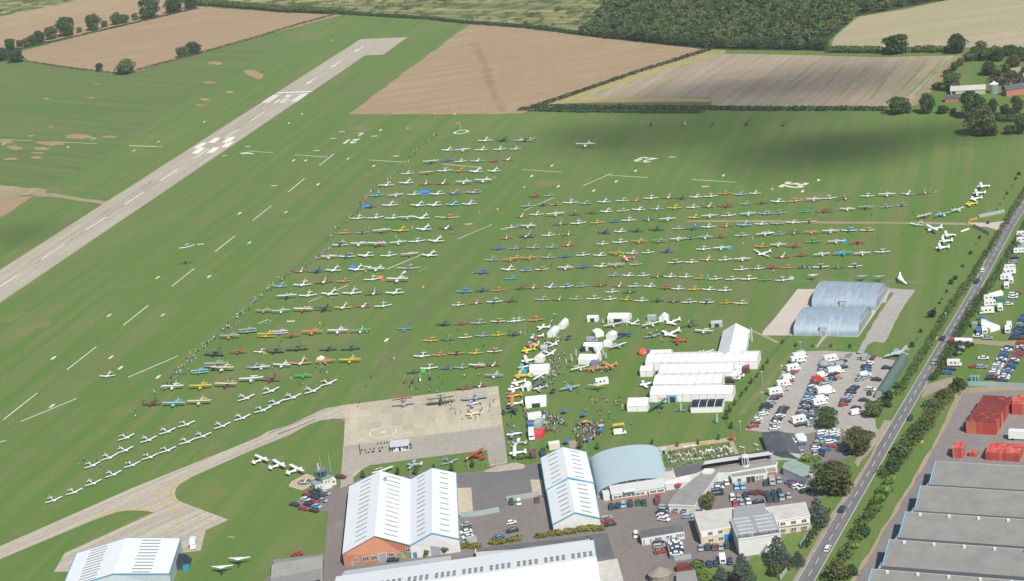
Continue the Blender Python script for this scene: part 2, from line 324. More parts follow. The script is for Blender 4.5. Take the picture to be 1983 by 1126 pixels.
# ---- runway
CONC = ground_mat('runway_concrete', (0.375, 0.338, 0.268), (0.410, 0.370, 0.293), (0.338, 0.305, 0.248), 0.5, 3.8, R(90) - RWA, (0.342, 0.312, 0.258), 0.2)
runway = sheet('runway', PX('f', '697.5,76.4 -60,561.9 -60,627.6 706.9,108 743,106.4 789.6,72.4'), Z(5), CONC, jag=0.12, step=5)
WP = ground_mat('white_marking_paint', (0.74, 0.74, 0.70), (0.64, 0.64, 0.58), None, 1.5)
CH = ground_mat('chalk_marking', (0.70, 0.70, 0.60), (0.55, 0.58, 0.44), (0.30, 0.36, 0.2), 1.2)
def mark(name, pts, mat=WP, parent=None, z=Z(7)):
    return sheet(name, pts, z, mat, 'structure', parent)
for a, b in [((36.6, 531.5), (0, 555)), ((124.9, 473.5), (80.2, 502.8)), ((205.6, 420.3), (164.5, 447)), ((278, 372.6), (241.4, 396.5)), ((343.8, 327.9), (310.3, 351.1)),
             ((404.9, 288.3), (374.1, 308.5)), ((461.7, 250.5), (433.4, 269.4)), ((513.3, 216.5), (485, 235))]:
    strip('centre_line_dash', G(*a), G(*b), 0.95, Z(7), WP, runway)
strip('threshold_bar', T('zv', 515, 427), T('zv', 1465, 385), 3.2, Z(7), WP, runway)
for k in range(3):
    strip('threshold_stripe', T('zv', 440 + 62 * k, 478), T('zv', 110 + 68 * k, 696), 1.5, Z(7), WP, runway)
    strip('threshold_stripe', T('zv', 1222 + 58 * k, 446), T('zv', 900 + 68 * k, 668), 1.5, Z(7), WP, runway)
for q in ('930,248 1100,242 920,380 745,380', '1310,230 1495,218 1320,372 1125,375', '560,385 720,378 520,532 340,535', '500,518 690,512 470,675 295,672',
          '890,510 1060,508 890,650 690,660', '1280,355 1455,352 1270,500 1095,500'):
    mark('touchdown_block', PX('zw', q), WP, runway)
for tl_, h, t0 in [('A', (368, 650), (452, 593)), ('A', (558, 522), (636, 470)), ('A', (738, 402), (810, 357))]:
    a, b = T(tl_, *h), T(tl_, *t0); d = (b - a).normalized(); n = Vector((-d.y, d.x, 0))
    mb = MB(); z = Z(7); q = lambda u, w: tuple((a + d * u + n * w).xy) + (z,)
    L = (b - a).length; mb.poly([q(0, 0), q(9, -2.2), q(9, 2.2)]); mb.poly([q(9, -.5), q(L, -.5), q(L, .5), q(9, .5)])
    me = mb.mesh('runway_arrow', [WP]); link('runway_arrow', me, runway)
def text_mesh(name, cu):
    q = bpy.data.objects.new(name, cu); C.objects.link(q); bpy.context.view_layer.update()
    me = bpy.data.meshes.new_from_object(q.evaluated_get(bpy.context.evaluated_depsgraph_get())); bpy.data.objects.remove(q)
    return link(name, me)
def ground_text(name, txt, centre, up, height, width, mat, z, parent=None, thick=0.0):
    cu = bpy.data.curves.new(name, 'FONT'); cu.body = txt; cu.align_x = 'CENTER'; cu.align_y = 'CENTER'; cu.offset = thick
    cu.fill_mode = 'FRONT'; cu.materials.append(mat)
    o = text_mesh(name, cu); up = Vector((up.x, up.y, 0)).normalized()
    o.rotation_euler = (0, 0, math.atan2(up.y, up.x) - R(90)); o.location = (centre.x, centre.y, z); o.scale = (width, height, 1)
    if parent: o.parent = parent
    else: o['kind'] = 'structure'
    return o
ground_text('runway_number', '21', T('zv', 615, 648), -RWD, 15, 11.5, WP, Z(7), runway, 0.03)
ground_text('runway_letter', 'R', T('zv', 820, 510), -RWD, 14, 9, WP, Z(7), runway, 0.03)
# ---- grass runway and turf markings
GL = [(71.9, 761.8), (186.7, 671.8), (287.6, 591.5), (376.6, 520.2), (455.3, 457.1), (525.7, 398.6), (589.6, 346.1), (647, 298.2)]
GS = [(6.3, 813.5), (129.9, 716.4), (238.4, 630.6), (333, 555), (416.2, 488.1), (489.5, 427.5), (558, 372.6), (618.6, 321.1)]
for a, b in zip(GL, GS): strip('runway_line', G(*a), G(*b), 0.75, Z(4), CH)
LINES = '''I 985 678 1365 515|I 160 1018 590 840|J 0 265 75 235|D 610 1115 690 1080|J 385 100 490 60|D 990 958 1245 850|D 1532 727 1795 615|E 60 508 290 408
E 512 318 735 222|E 40 193 355 214|E 680 235 1010 255|E 1348 270 1692 291|D 280 80 535 98|D 850 120 1120 137|D 1415 152 1718 178|Dl 990 10 1245 20|Dl 1895 50 2100 66
tl 0 1072 250 1082|tl 480 1093 745 1105|tl 990 1118 1200 1126|M -60 68 46 47'''
for s in LINES.replace('\n', '|').split('|'):
    t_, *v = s.split(); v = [float(q) for q in v]
    strip('turf_line', T(t_, v[0], v[1]), T(t_, v[2], v[3]), 0.7, Z(4), CH)
DOTS = {'D': '123,317 460,307 272,123 365,124 690,110 450,48 888,165 1060,90 213,520 1615,612 840,938 1120,982 1890,650', 'Dl': '1840,530 1540,767 1915,755 1605,1015 1210,1023 1725,87 1030,48 523,20 1900,18',
        'I': '838,203 1250,200 410,530 852,525 925,606 1215,675 400,897', 'E': '273,163 118,243 322,322 595,355 765,285 915,203 1450,323 1590,238 1198,98', 'J': '250,248 985,392',
        'tl': '235,1045 30,1107 717,1067 1568,937 1215,1090', 'A': '645,1013 940,1000 892,1047 578,1065', 'F': '405,275 283,360'}
for t_, s in DOTS.items():
    for p in s.split():
        x, y = map(float, p.split(',')); c = T(t_, x, y); a = random.choice([RWD, Vector((-RWD.y, RWD.x, 0))]) if t_ != 'I' else RWD
        strip('turf_marker', c - a * 2.2, c + a * 2.2, 1.5, Z(4), CH)
ground_text('turf_number', '21', T('A', 712, 1085), -RWD, 16, 12, CH, Z(4), thick=0.03)
ground_text('turf_letter', 'L', T('A', 778, 1033), -RWD, 13, 10, CH, Z(4), thick=0.03)
XD = (T('E', 355, 214) - T('E', 40, 193)).normalized(); CR = (T('E', 512, 318) - T('E', 735, 222)).normalized()
ground_text('turf_number', '23', T('E', 990, 116), CR, 14, 14, CH, Z(4), thick=0.03)
ground_text('turf_number', '32', T('F', 205, 311), XD, 20, 12, CH, Z(4), thick=0.03)
mark('turf_cross', PX('Dl', '1840,68 1890,60 1950,70 1945,76 1890,72 1860,76'), CH, z=Z(4))
c = T('A', 1558, 1015); mb = MB()
for i in range(32):
    a0, a1 = i * math.pi / 16, (i + 1) * math.pi / 16; P_ = lambda r, a: (c.x + r * math.cos(a), c.y + r * math.sin(a), Z(4))
    mb.poly([P_(4.0, a0), P_(5.6, a0), P_(5.6, a1), P_(4.0, a1)])
o = mb.obj('signal_circle', CH); o['kind'] = 'structure'
# ---- taxiway and apron
TX = ground_mat('taxiway_concrete', (0.415, 0.372, 0.30), (0.455, 0.41, 0.33), (0.37, 0.33, 0.27), 0.6, 2.6, along('M', 0, 900, 1900, 70), (0.34, 0.31, 0.26), 0.2)
AP = ground_mat('apron_concrete', (0.46, 0.41, 0.31), (0.41, 0.37, 0.29), (0.50, 0.44, 0.32), 0.5)
AP2 = ground_mat('apron_concrete_grey', (0.34, 0.315, 0.27), (0.37, 0.34, 0.285), (0.31, 0.29, 0.25), 0.5)
taxi = sheet('taxiway', PX('M', '-200,965 0,858 1000,418 1982,22 2050,-20') + PX('J', '250,1040 520,915 690,888 680,1015 640,1002 560,1000 470,1012 380,1045 230,1126') +
      PX('M', '1982,100 1720,215 1460,330 1400,365 1355,410 1342,450 1352,490 1385,515 1755,655 1580,735 1540,890 1400,908 1300,1080 520,1052 415,1055 495,912 1185,598 1130,588 1060,583 980,583 900,595 740,648 0,958 -200,1060'), Z(4), TX)
apron = sheet('apron', PX('J', '640,893 690,888 1263,815 1843,745') + PX('N', '1910,218 1775,245 1758,118 1260,182 860,235 800,265 730,330 722,375 630,412 640,260 655,90') + PX('J', '665,1015 676,1015'), Z(5), AP)
sheet('apron_lower', PX('zp', '42,506 500,448 955,390 1500,322 1888,268 1938,688 1728,715 1705,548 1330,600 950,648 640,690 330,732 290,745 170,805 145,830 150,940 -5,985 10,830 20,660'), Z(6), AP2, parent=apron)
# slabs of the apron, each its own piece with open joints between
SL = [ground_mat('slab_%d' % i, mul((0.47, 0.42, 0.315), k), mul((0.42, 0.375, 0.29), k), mul((0.5, 0.45, 0.33), k), 0.5) for i, k in enumerate((0.95, 1.02, 0.99, 1.05, 0.91))]
A0, A1, A2 = T('zp', 78, 492), T('zp', 1880, 258), T('J', 700, 895)
ax = (A1 - A0); ax.z = 0; L_ = ax.length; ax.normalize(); ay = Vector((-ax.y, ax.x, 0)); D_ = 44.0
D_ = (T('J', 700, 900) - A0).dot(ay)
D2_ = (T('J', 1825, 762) - A1).dot(ay); nx, ny = 14, 6
for i in range(nx):
    for j in range(ny):
        q = []
        for u, v in ((i, j), (i + 1, j), (i + 1, j + 1), (i, j + 1)):
            du = 0.09 if (u == i) else -0.09; dv = 0.09 if v == j else -0.09
            fu = u / nx; dd = D_ * (1 - fu) + D2_ * fu
            q.append(A0 + ax * (L_ * fu + du) + ay * (dd * v / ny + dv))
        sheet('concrete_slab', q, Z(7) + random.uniform(-.003, .003), random.choice(SL), None, apron)
# helicopter circle and letter on the apron
HC = Vector((0, 0, 0)); zz = Z(8.2)
hc = T('zp', 490, 347); mb = MB()
for i in range(44):
    if i in (3, 4, 5, 40): continue
    a0, a1 = i * math.pi / 22, (i + 1) * math.pi / 22; P_ = lambda r, a: (hc.x + r * math.cos(a), hc.y + r * math.sin(a), zz)
    mb.poly([P_(5.6, a0), P_(5.95, a0), P_(5.95, a1), P_(5.6, a1)])
mb.obj('helicopter_circle', WP, apron)
ground_text('helicopter_letter', 'H', hc, ax, 3.0, 2.6, WP, zz + .01, apron, 0.05)
YP = ground_mat('yellow_marking_paint', (0.50, 0.35, 0.07), (0.42, 0.31, 0.1), None, 1.5)
def line(pts, w, mat, z, parent, name='guide_line'):
    pts = resample(pts, 4); mb = MB()
    for a, b in zip(pts, pts[1:]):
        a, b = Vector((a[0], a[1], 0)), Vector((b[0], b[1], 0)); d = (b - a).normalized(); n = Vector((-d.y, d.x, 0)) * w / 2
        mb.poly([(p.x, p.y, z) for p in (a - n, b - n, b + n, a + n)])
    return mb.obj(name, mat, parent)
for q, w in [('0,905 400,735 800,590 1100,545 1300,548', .3), ('1385,325 1250,390 1215,450 1220,490 1260,540 1340,580 1375,620 1370,670 1320,740 1260,785', .45), ('1300,548 1660,690', .3),
             ('1460,330 1370,385 1315,430 1310,470 1335,505 1385,518', 1.0), ('740,640 900,590 1060,575 1200,578', .8), ('1300,548 940,690', .25)]:
    line(PX('M', q), w, YP, Z(5), taxi)
RUB = ground_mat('rubber_mark', (0.13, 0.12, 0.11), (0.2, 0.18, 0.16))
for q in ('80,1110 250,1040 430,975', '150,1115 300,1060 440,1000', '560,1000 700,1000'): track('skid_mark', PX('J', q), 0.9, RUB, Z(5.2), 0.3)['kind'] = 'structure'
# ---- yards, car parks and roads
TAR = ground_mat('yard_tarmac', (0.185, 0.165, 0.158), (0.215, 0.19, 0.175), (0.165, 0.15, 0.148), 0.6, None, 0, None, 0, (0.03, 0.62), (0.25, 0.22, 0.19))
TARD = ground_mat('dark_tarmac', (0.155, 0.15, 0.155), (0.18, 0.172, 0.172), (0.14, 0.138, 0.142), 0.6)
GRV = ground_mat('car_park_gravel', (0.335, 0.318, 0.300), (0.365, 0.342, 0.315), (0.37, 0.325, 0.28), 0.5, None, 0, None, 0, (0.018, 0.62), (0.39, 0.32, 0.26))
sheet('yard', PX('f', '659,946 683,936 700,925 883,917 1000,906 1050,895 1140,884 1290,905 1400,925 1560,900 1605,945 1570,1000 1562,1030 1460,1062 1440,1130 1340,1126 1350,1160 480,1160 520,1116 620,1090 628.6,1070 633,1030 636,991 600,987 570,975 585,962 600,953 625,940'), Z(3), TAR, jag=0.2)
sheet('apron_tarmac', PX('N', '1515,318 1982,262') + PX('P', '190,222 250,480 0,470') + PX('N', '1880,565 1700,590 1650,600 1640,408 1535,410'), Z(5), TARD)
sheet('concrete_pad', PX('zl', '50,130 262,118 290,495 60,560'), Z(6), AP)
sheet('concrete_pad', PX('zl', '1180,-5 1365,-5 1400,250 1220,220'), Z(6), AP)
sheet('concrete_pad', PX('N', '1725,285 1850,235 1982,215 2050,235 2040,262 1800,290'), Z(5.5), TX)
sheet('car_park', PX('f', '1443,833 1470,795 1490,766 1522,711 1549,682 1600,680 1655,683 1690,688 1738,700 1726,726 1700,770 1672,800 1694,812 1700,840 1650,835 1600,850 1560,842 1500,838'), Z(4), GRV, jag=0.5)
sheet('car_park', PX('f', '1540,845 1575,838 1628,830 1650,845 1665,880 1610,900 1575,890 1545,872'), Z(5), TAR)
sheet('gravel_path', PX('zi', '70,250 500,192 1000,130 1500,68 1560,100 1420,150 1000,205 600,262 400,312 250,322 80,305'), Z(4), ground_mat('path_gravel', (0.46, 0.38, 0.26), (0.42, 0.35, 0.24)), jag=0.15)
sheet('gravel_path', PX('zj', '90,130 150,108 235,305 180,315'), Z(4.5), MATS.get('x') or ground_mat('path_gravel_b', (0.40, 0.33, 0.24), (0.36, 0.3, 0.22)))
sheet('patio', PX('zc', '900,860 1010,850 1060,960 980,975 930,955'), Z(4), ground_mat('patio', (0.36, 0.26, 0.19), (0.33, 0.25, 0.19)))
DC = ground_mat('new_concrete', (0.50, 0.45, 0.385), (0.47, 0.43, 0.37), (0.54, 0.48, 0.40), 0.6)
sheet('concrete_hardstanding', PX('zr', '-20,640 120,480 400,125 640,125 560,360 330,640 350,684 -20,682'), Z(4), DC)
sheet('concrete_plinth', PX('zr', '310,670 330,640 560,360 640,110 1500,110 1500,160 1340,400 1130,700 700,690'), Z(4.5), DC)
sheet('gravel_drive', PX('zr', '1490,118 1820,135 1700,300 1600,470 1450,770 1310,755 1250,790 1190,900 1095,905 1180,780 1270,600 1400,390 1330,395 1320,370'), Z(4), GRV, jag=0.4)
sheet('gravel_drive', PX('zr', '700,690 760,690 730,720 640,830 610,830'), Z(3.6), GRV)
sheet('verge', PX('zr', '1500,168 1558,168 1400,400 1340,398 1410,290 1460,290'), Z(6), GR, jag=0.1)
sheet('verge', PX('zr', '1310,440 1365,450 1270,590 1215,580', ), Z(6), GR, jag=0.1)
ASPH = ground_mat('road_asphalt', (0.165, 0.16, 0.17), (0.19, 0.182, 0.188), (0.15, 0.148, 0.155), 0.8, 2.0, along('f', 1560, 1123, 1880, 564), (0.15, 0.148, 0.155), 0.1)
RL = PX('f', '1519,1165 1543.5,1123 1626,984 1710,843 1793,704 1877,564 1945,433 1985,366 2060,238 2140,110 2200,10')
RR = PX('f', '1556,1165 1580,1123 1659,984 1739,842 1819,702 1900,560 1964,441 2004,376 2078,248 2156,118 2214,16')
road = sheet('road', RL + RR[::-1], Z(6), ASPH)
def lerp_line(t, a=RL, b=RR): return [p.lerp(q, t) for p, q in zip(a, b)]
def rs(pts, step):   # even resample along the whole length
    out, acc = [Vector(pts[0])], 0.0
    for a, b in zip(pts, pts[1:]):
        L = (b - a).length; s = step - acc
        while s <= L: out.append(a.lerp(b, s / L)); s += step
        acc = (acc + L) % step
    return out
LP = ground_mat('road_paint', (0.62, 0.61, 0.52), (0.54, 0.53, 0.44), None, 1.5)
for t in (0.05, 0.95):
    pts = rs(lerp_line(t), 12.0)
    line(pts, 0.22, LP, Z(7), road, 'edge_line')
pts = rs(lerp_line(0.5), 3.0)
for i in range(0, len(pts) - 2, 3): strip('centre_dash', pts[i], pts[i] + (pts[i + 1] - pts[i]) * 1.6, 0.22, Z(7), LP, road)
FW = ground_mat('footway', (0.33, 0.28, 0.22), (0.29, 0.25, 0.2), (0.24, 0.23, 0.15), 0.8)
sheet('pavement', PX('Q', '205,1130 360,870 510,600 620,440 700,330 800,170 880,0 895,0 830,160 720,355 640,480 560,590 235,1130'), 0.10, FW, jag=0.2)
sheet('kerb_verge', PX('f', '1712,843 1690,868 1660,905 1655,895 1690,850 1712,815 1725,815'), Z(5.5), FW, jag=0.3)
sheet('lay_by', PX('O', '1190,830 1230,740 1330,700 1450,670 1460,690 1380,760 1280,800 1200,840'), Z(5), FW, jag=0.3)
EST = ground_mat('estate_tarmac', (0.205, 0.190, 0.185), (0.235, 0.218, 0.208), (0.185, 0.175, 0.172), 0.6, None, 0, None, 0, (0.025, 0.6), (0.28, 0.25, 0.225))
sheet('estate_road', PX('f', '1816,855 1840,808 1852,768 1862,762 1990,752 2200,748 2300,1160 1635,1160 1657,1123 1740,985'), Z(4), EST, jag=0.2)
sheet('earth_bank', PX('f', '1845,802 1822,847 1740,985 1657,1123 1640,1150 1632,1150 1652,1120 1736,980 1816,846 1838,800 1850,762 1870,752 1990,744 2200,742 2200,752 1990,755 1866,762'), Z(5), ground_mat('bank_earth', (0.36, 0.28, 0.19), (0.30, 0.25, 0.16), (0.24, 0.23, 0.12)), jag=0.4)
sheet('dirt_track', PX('F', '1560,600 1600,598 1700,603 1830,590 1850,610 1800,665 1690,635 1600,632'), Z(5), DC, jag=0.3)
mark('roadside_marker', PX('F', '1495,665 1560,640 1562,655 1500,675'), WP)
LAWN = ground_mat('lawn', (0.135, 0.20, 0.045), (0.11, 0.18, 0.045), (0.18, 0.21, 0.07), 0.8)
sheet('lawn', PX('zq', '1460,385 1750,345 1830,280 1760,380 1600,620 1100,820 1060,1060 350,1060 180,860 440,820 660,870 1100,740'), Z(5), LAWN, jag=0.2)
# ================================================================== AIRCRAFT
GL_ = glass_mat('canopy_glass', (0.03, 0.06, 0.08)); RUBR = flat_mat('rubber', (0.02, 0.02, 0.02), 0.8); PROP = flat_mat('propeller_paint', (0.06, 0.06, 0.06), 0.5)
def ell(y, rx, rz, zc, n=10, xc=0.0): return [(xc + rx * math.cos(2 * math.pi * i / n), y, zc + rz * math.sin(2 * math.pi * i / n)) for i in range(n)]
def foil(x, y0, y1, z, th):      # section of a wing: y0 leading edge (nose is -y), y1 trailing edge
    c = y1 - y0; return [(x, y0, z), (x, y0 + c * .25, z + th), (x, y0 + c * .7, z + th * .6), (x, y1, z), (x, y0 + c * .6, z - th * .3), (x, y0 + c * .2, z - th * .4)]
def wing_mesh(name, span, c0, c1, y, z, dih, th=0.11, sweep=0.0):
    mb = MB(); h = span / 2; st = [(-h, c1 * .72, dih, sweep), (-h * .97, c1, dih * .97, sweep * .97), (-.4, c0, 0, 0), (.4, c0, 0, 0), (h * .97, c1, dih * .97, sweep * .97), (h, c1 * .72, dih, sweep)]
    mb.loft([foil(x, y - c * .4 + sw, y + c * .6 + sw, z + d, th * c / c0) for x, c, d, sw in st]); return mb.mesh(name, [pc('w')])
def fuse_mesh(name, L, w, h, zc, nose, tailz=0.25, cowl=0.6):
    mb = MB(); y0 = nose
    mb.loft([ell(y0, w * .3, h * .3, zc - .02), ell(y0 + .12, w * .42, h * .42 * cowl / .6, zc - .02), ell(y0 + L * .17, w * .5, h * .5, zc), ell(y0 + L * .33, w * .52, h * .56, zc + .03),
             ell(y0 + L * .48, w * .46, h * .5, zc + .03), ell(y0 + L * .72, w * .25, h * .3, zc + tailz * .6), ell(y0 + L, w * .06, h * .10, zc + tailz)])
    return mb.mesh(name, [pc('w')], True)
def bubble(name, y0, y1, w, z, h):
    mb = MB(); n = 5; rings = []
    for i in range(n + 1):
        t = i / n; q = math.sin(math.pi * (0.08 + 0.88 * t)); rings.append([(w * q * math.cos(a), y0 + (y1 - y0) * t, z + h * q * math.sin(a)) for a in [math.pi * k / 6 for k in range(7)]])
    mb.loft(rings, cap=True); return mb.mesh(name, [GL_], True)
def wheel_mesh():
    mb = MB(); mb.tube((-.07, 0, .2), (.07, 0, .2), .2, n=10); return mb.mesh('wheel', [RUBR])
WHL = wheel_mesh()
def leg_mesh(x, z): mb = MB(); mb.tube((0, 0, .2), (-x, 0, z - .0), .05, n=5); return mb.mesh('leg', [pc('w')])
def prop_mesh(r=0.9):
    mb = MB()
    for s in (1, -1): mb.add([(0, 0, 0), (.09 * s, -.02, r * .5), (.05, 0, r * s), (-.05, 0, r * s), (-.09, .02, r * .5 * s)], [(0, 1, 2, 3, 4)])
    mb.loft([ell(-.18, .02, .02, 0, 6), ell(-.05, .12, .12, 0, 6), ell(.05, .14, .14, 0, 6)]); return mb.mesh('propeller', [PROP])
PRP = prop_mesh()
def fin_mesh(y, z, c, h, sweep=.35):
    mb = MB(); mb.loft([[(-.05, y - c, z), (.05, y - c, z), (.05, y, z), (-.05, y, z)], [(-.03, y - c * .45 + sweep * .3, z + h), (.03, y - c * .45 + sweep * .3, z + h), (.03, y + .12, z + h), (-.03, y + .12, z + h)]])
    return mb.mesh('fin', [pc('w')])
def stripe_mesh(L, w, h, zc, nose):
    mb = MB(); e = .015
    mb.loft([ell(nose + L * .36, w * .525 + e, h * .2, zc + .0, 8), ell(nose + L * .5, w * .455 + e, h * .17, zc + .02, 8), ell(nose + L * .72, w * .26 + e, h * .12, zc + .12, 8)], cap=False); return mb.mesh('cheat_line', [pc('w')])
AIR = {}
def build_air():
    # low-wing touring aeroplane, span 8.8
    A = {}
    A['L'] = dict(span=8.8, wing=wing_mesh('wing', 8.8, 1.5, 1.25, -.1, .72, .42), fus=fuse_mesh('fuselage', 6.6, 1.12, 1.15, 1.05, -2.1), tail=wing_mesh('tailplane', 2.9, .8, .62, 4.05, 1.18, 0, .06),
                  fin=fin_mesh(4.5, 1.2, 1.1, 1.15), can=bubble('canopy', -.95, 1.3, .47, 1.42, .48), legx=1.3, wz=.72, py=-2.2, pz=1.03, st=stripe_mesh(6.6, 1.12, 1.15, 1.05, -2.1))
    # high-wing cabin aeroplane, span 10.4
    A['H'] = dict(span=10.4, wing=wing_mesh('wing', 10.4, 1.55, 1.3, -.1, 2.05, .16), fus=fuse_mesh('fuselage', 7.0, 1.1, 1.25, 1.25, -2.2), tail=wing_mesh('tailplane', 3.3, .95, .7, 4.3, 1.35, 0, .06),
                  fin=fin_mesh(4.75, 1.4, 1.25, 1.3), can=None, legx=1.15, wz=2.05, py=-2.3, pz=1.22, strut=True, st=stripe_mesh(7.0, 1.1, 1.25, 1.25, -2.2))
    A['D'] = dict(A['L']); A['D']['span'] = 9.3; A['D']['wing'] = wing_mesh('wing', 9.3, 1.45, 1.15, -.1, .75, .45)
    A['B'] = dict(span=8.9, wing=wing_mesh('wing', 8.9, 1.35, 1.3, -.35, 2.35, .12), wing2=wing_mesh('wing', 8.7, 1.35, 1.3, -.05, .85, .18), fus=fuse_mesh('fuselage', 7.0, .95, 1.05, 1.35, -2.1),
                  tail=wing_mesh('tailplane', 3.0, .9, .7, 4.4, 1.45, 0, .06), fin=fin_mesh(4.9, 1.45, .95, 1.05, .1), can=None, legx=.85, wz=2.35, py=-2.2, pz=1.32, st=None)
    A['G'] = dict(span=16.5, wing=wing_mesh('wing', 16.5, 1.25, .65, -.1, .9, .6, .09), fus=fuse_mesh('fuselage', 7.6, .95, 1.0, 1.0, -2.3), tail=wing_mesh('tailplane', 3.2, .7, .5, 4.8, 1.4, 0, .05),
                  fin=fin_mesh(5.3, 1.25, 1.0, 1.3), can=bubble('canopy', -1.2, .9, .42, 1.32, .42), legx=.9, wz=.9, py=-2.4, pz=1.0, st=None)
    sj = MB()
    for x in (3.0, -3.0):
        for y in (-.55, .2): sj.tube((x, y + .2, .95), (x, y - .1, 2.45), .035, n=4)
    for x in (.4, -.4):
        for y in (-.6, .0): sj.tube((x, y, 1.7), (x, y - .05, 2.35), .03, n=4)
    A['B']['sj'] = sj.mesh('interplane_strut', [pc('k')])
    hs = MB()
    for s in (1, -1): hs.tube((.5 * s, -.1, .85), (2.6 * s, -.2, 2.08), .04, n=4)
    A['H']['sj'] = hs.mesh('wing_strut', [pc('w')])
    cw = MB(); cw.add([(-.42, -1.05, 1.62), (.42, -1.05, 1.62), (.38, -.62, 2.08), (-.38, -.62, 2.08)], [(0, 1, 2, 3)]); 
    for s in (1, -1): cw.add([(.545 * s, -.9, 1.5), (.555 * s, .7, 1.5), (.46 * s, .7, 1.98), (.42 * s, -.65, 1.98)], [(0, 1, 2, 3)])
    cw.add([(-.4, -.62, 2.08), (.4, -.62, 2.08), (.42, -.6, 1.98), (-.42, -.6, 1.98)], [(0, 1, 2, 3)])
    A['H']['cw'] = cw.mesh('cabin_window', [GL_])
    ww = MB(); ww.tube((0, -1.15, 1.85), (0, -.95, 2.1), .25, .1, n=6); A['B']['cw'] = ww.mesh('windscreen', [GL_])
    return A
AIR = build_air()
def slot(o, m):
    if o.material_slots: o.material_slots[0].link = 'OBJECT'; o.material_slots[0].material = m
    return o
FIN2 = {'w': 'rbnwswgw', 'y': 'yyk', 's': 'swr', 'n': 'nwy', 'r': 'rrw'}
AIRNAME = {'L': 'low-wing aeroplane', 'H': 'high-wing aeroplane', 'B': 'biplane', 'G': 'motor glider', 'D': 'low-wing trainer'}
def aeroplane(kind, cols, pos, wdir, label, group, span=None, scale=None, extra=0):
    a = AIR[kind]; cw_ = cols[0]; cf = cols[1] if len(cols) > 1 else cols[0]; rnd = random.Random(int(pos.x * 7 + pos.y * 13))
    sc = (span / a['span']) if span else 1.0; sc = max(0.72, min(1.35, sc))
    rz = math.atan2(wdir.y, wdir.x)
    t = thing({'L': 'light_aeroplane', 'H': 'high_wing_aeroplane', 'B': 'biplane', 'G': 'motor_glider', 'D': 'trainer_aeroplane'}[kind], label, 'biplane' if kind == 'B' else 'aeroplane', (pos.x, pos.y, Z(2)), rz, group, sc)
    mw, mf = pc(cw_), pc(cf); acc = rnd.choice('rbnwwgmy') if cf == 'w' else rnd.choice('wwk' + cf * 3)
    slot(link('fuselage', a['fus'], t), mf); w = slot(link('wing', a['wing'], t), mw)
    if 'wing2' in a: slot(link('wing', a['wing2'], t), mw)
    slot(link('tailplane', a['tail'], t), mw); slot(link('fin', a['fin'], t), pc(acc) if rnd.random() < .45 else mf)
    if a['can']: link('canopy', a['can'], t)
    if 'cw' in a: link('windscreen', a['cw'], t)
    if 'sj' in a: slot(link('strut', a['sj'], t), pc('k') if kind == 'B' else mw)
    if a.get('st') and rnd.random() < .6: slot(link('cheat_line', a['st'], t), pc(acc))
    p = link('propeller', PRP, t, (0, a['py'], a['pz'])); p.rotation_euler = (0, rnd.uniform(0, 3), 0)
    tw = rnd.random() < .4
    for x, y in ((a['legx'], 0.1 if not tw else -.7), (-a['legx'], 0.1 if not tw else -.7), (0, -1.7 if not tw else 4.1)):
        q = link('wheel', WHL, t, (x, y, 0)); q.scale = (1, 1, 1) if y < 4 else (.6, .6, .6)
        g_ = LEGS.setdefault((round(x * .55, 2), round(a['pz'] - .35, 2)), leg_mesh(x * .55, a['pz'] - .35)) if y < 4 else None
        if g_: slot(link('leg', g_, t, (x, y, 0)), mf)
    return t
LEGS = {}
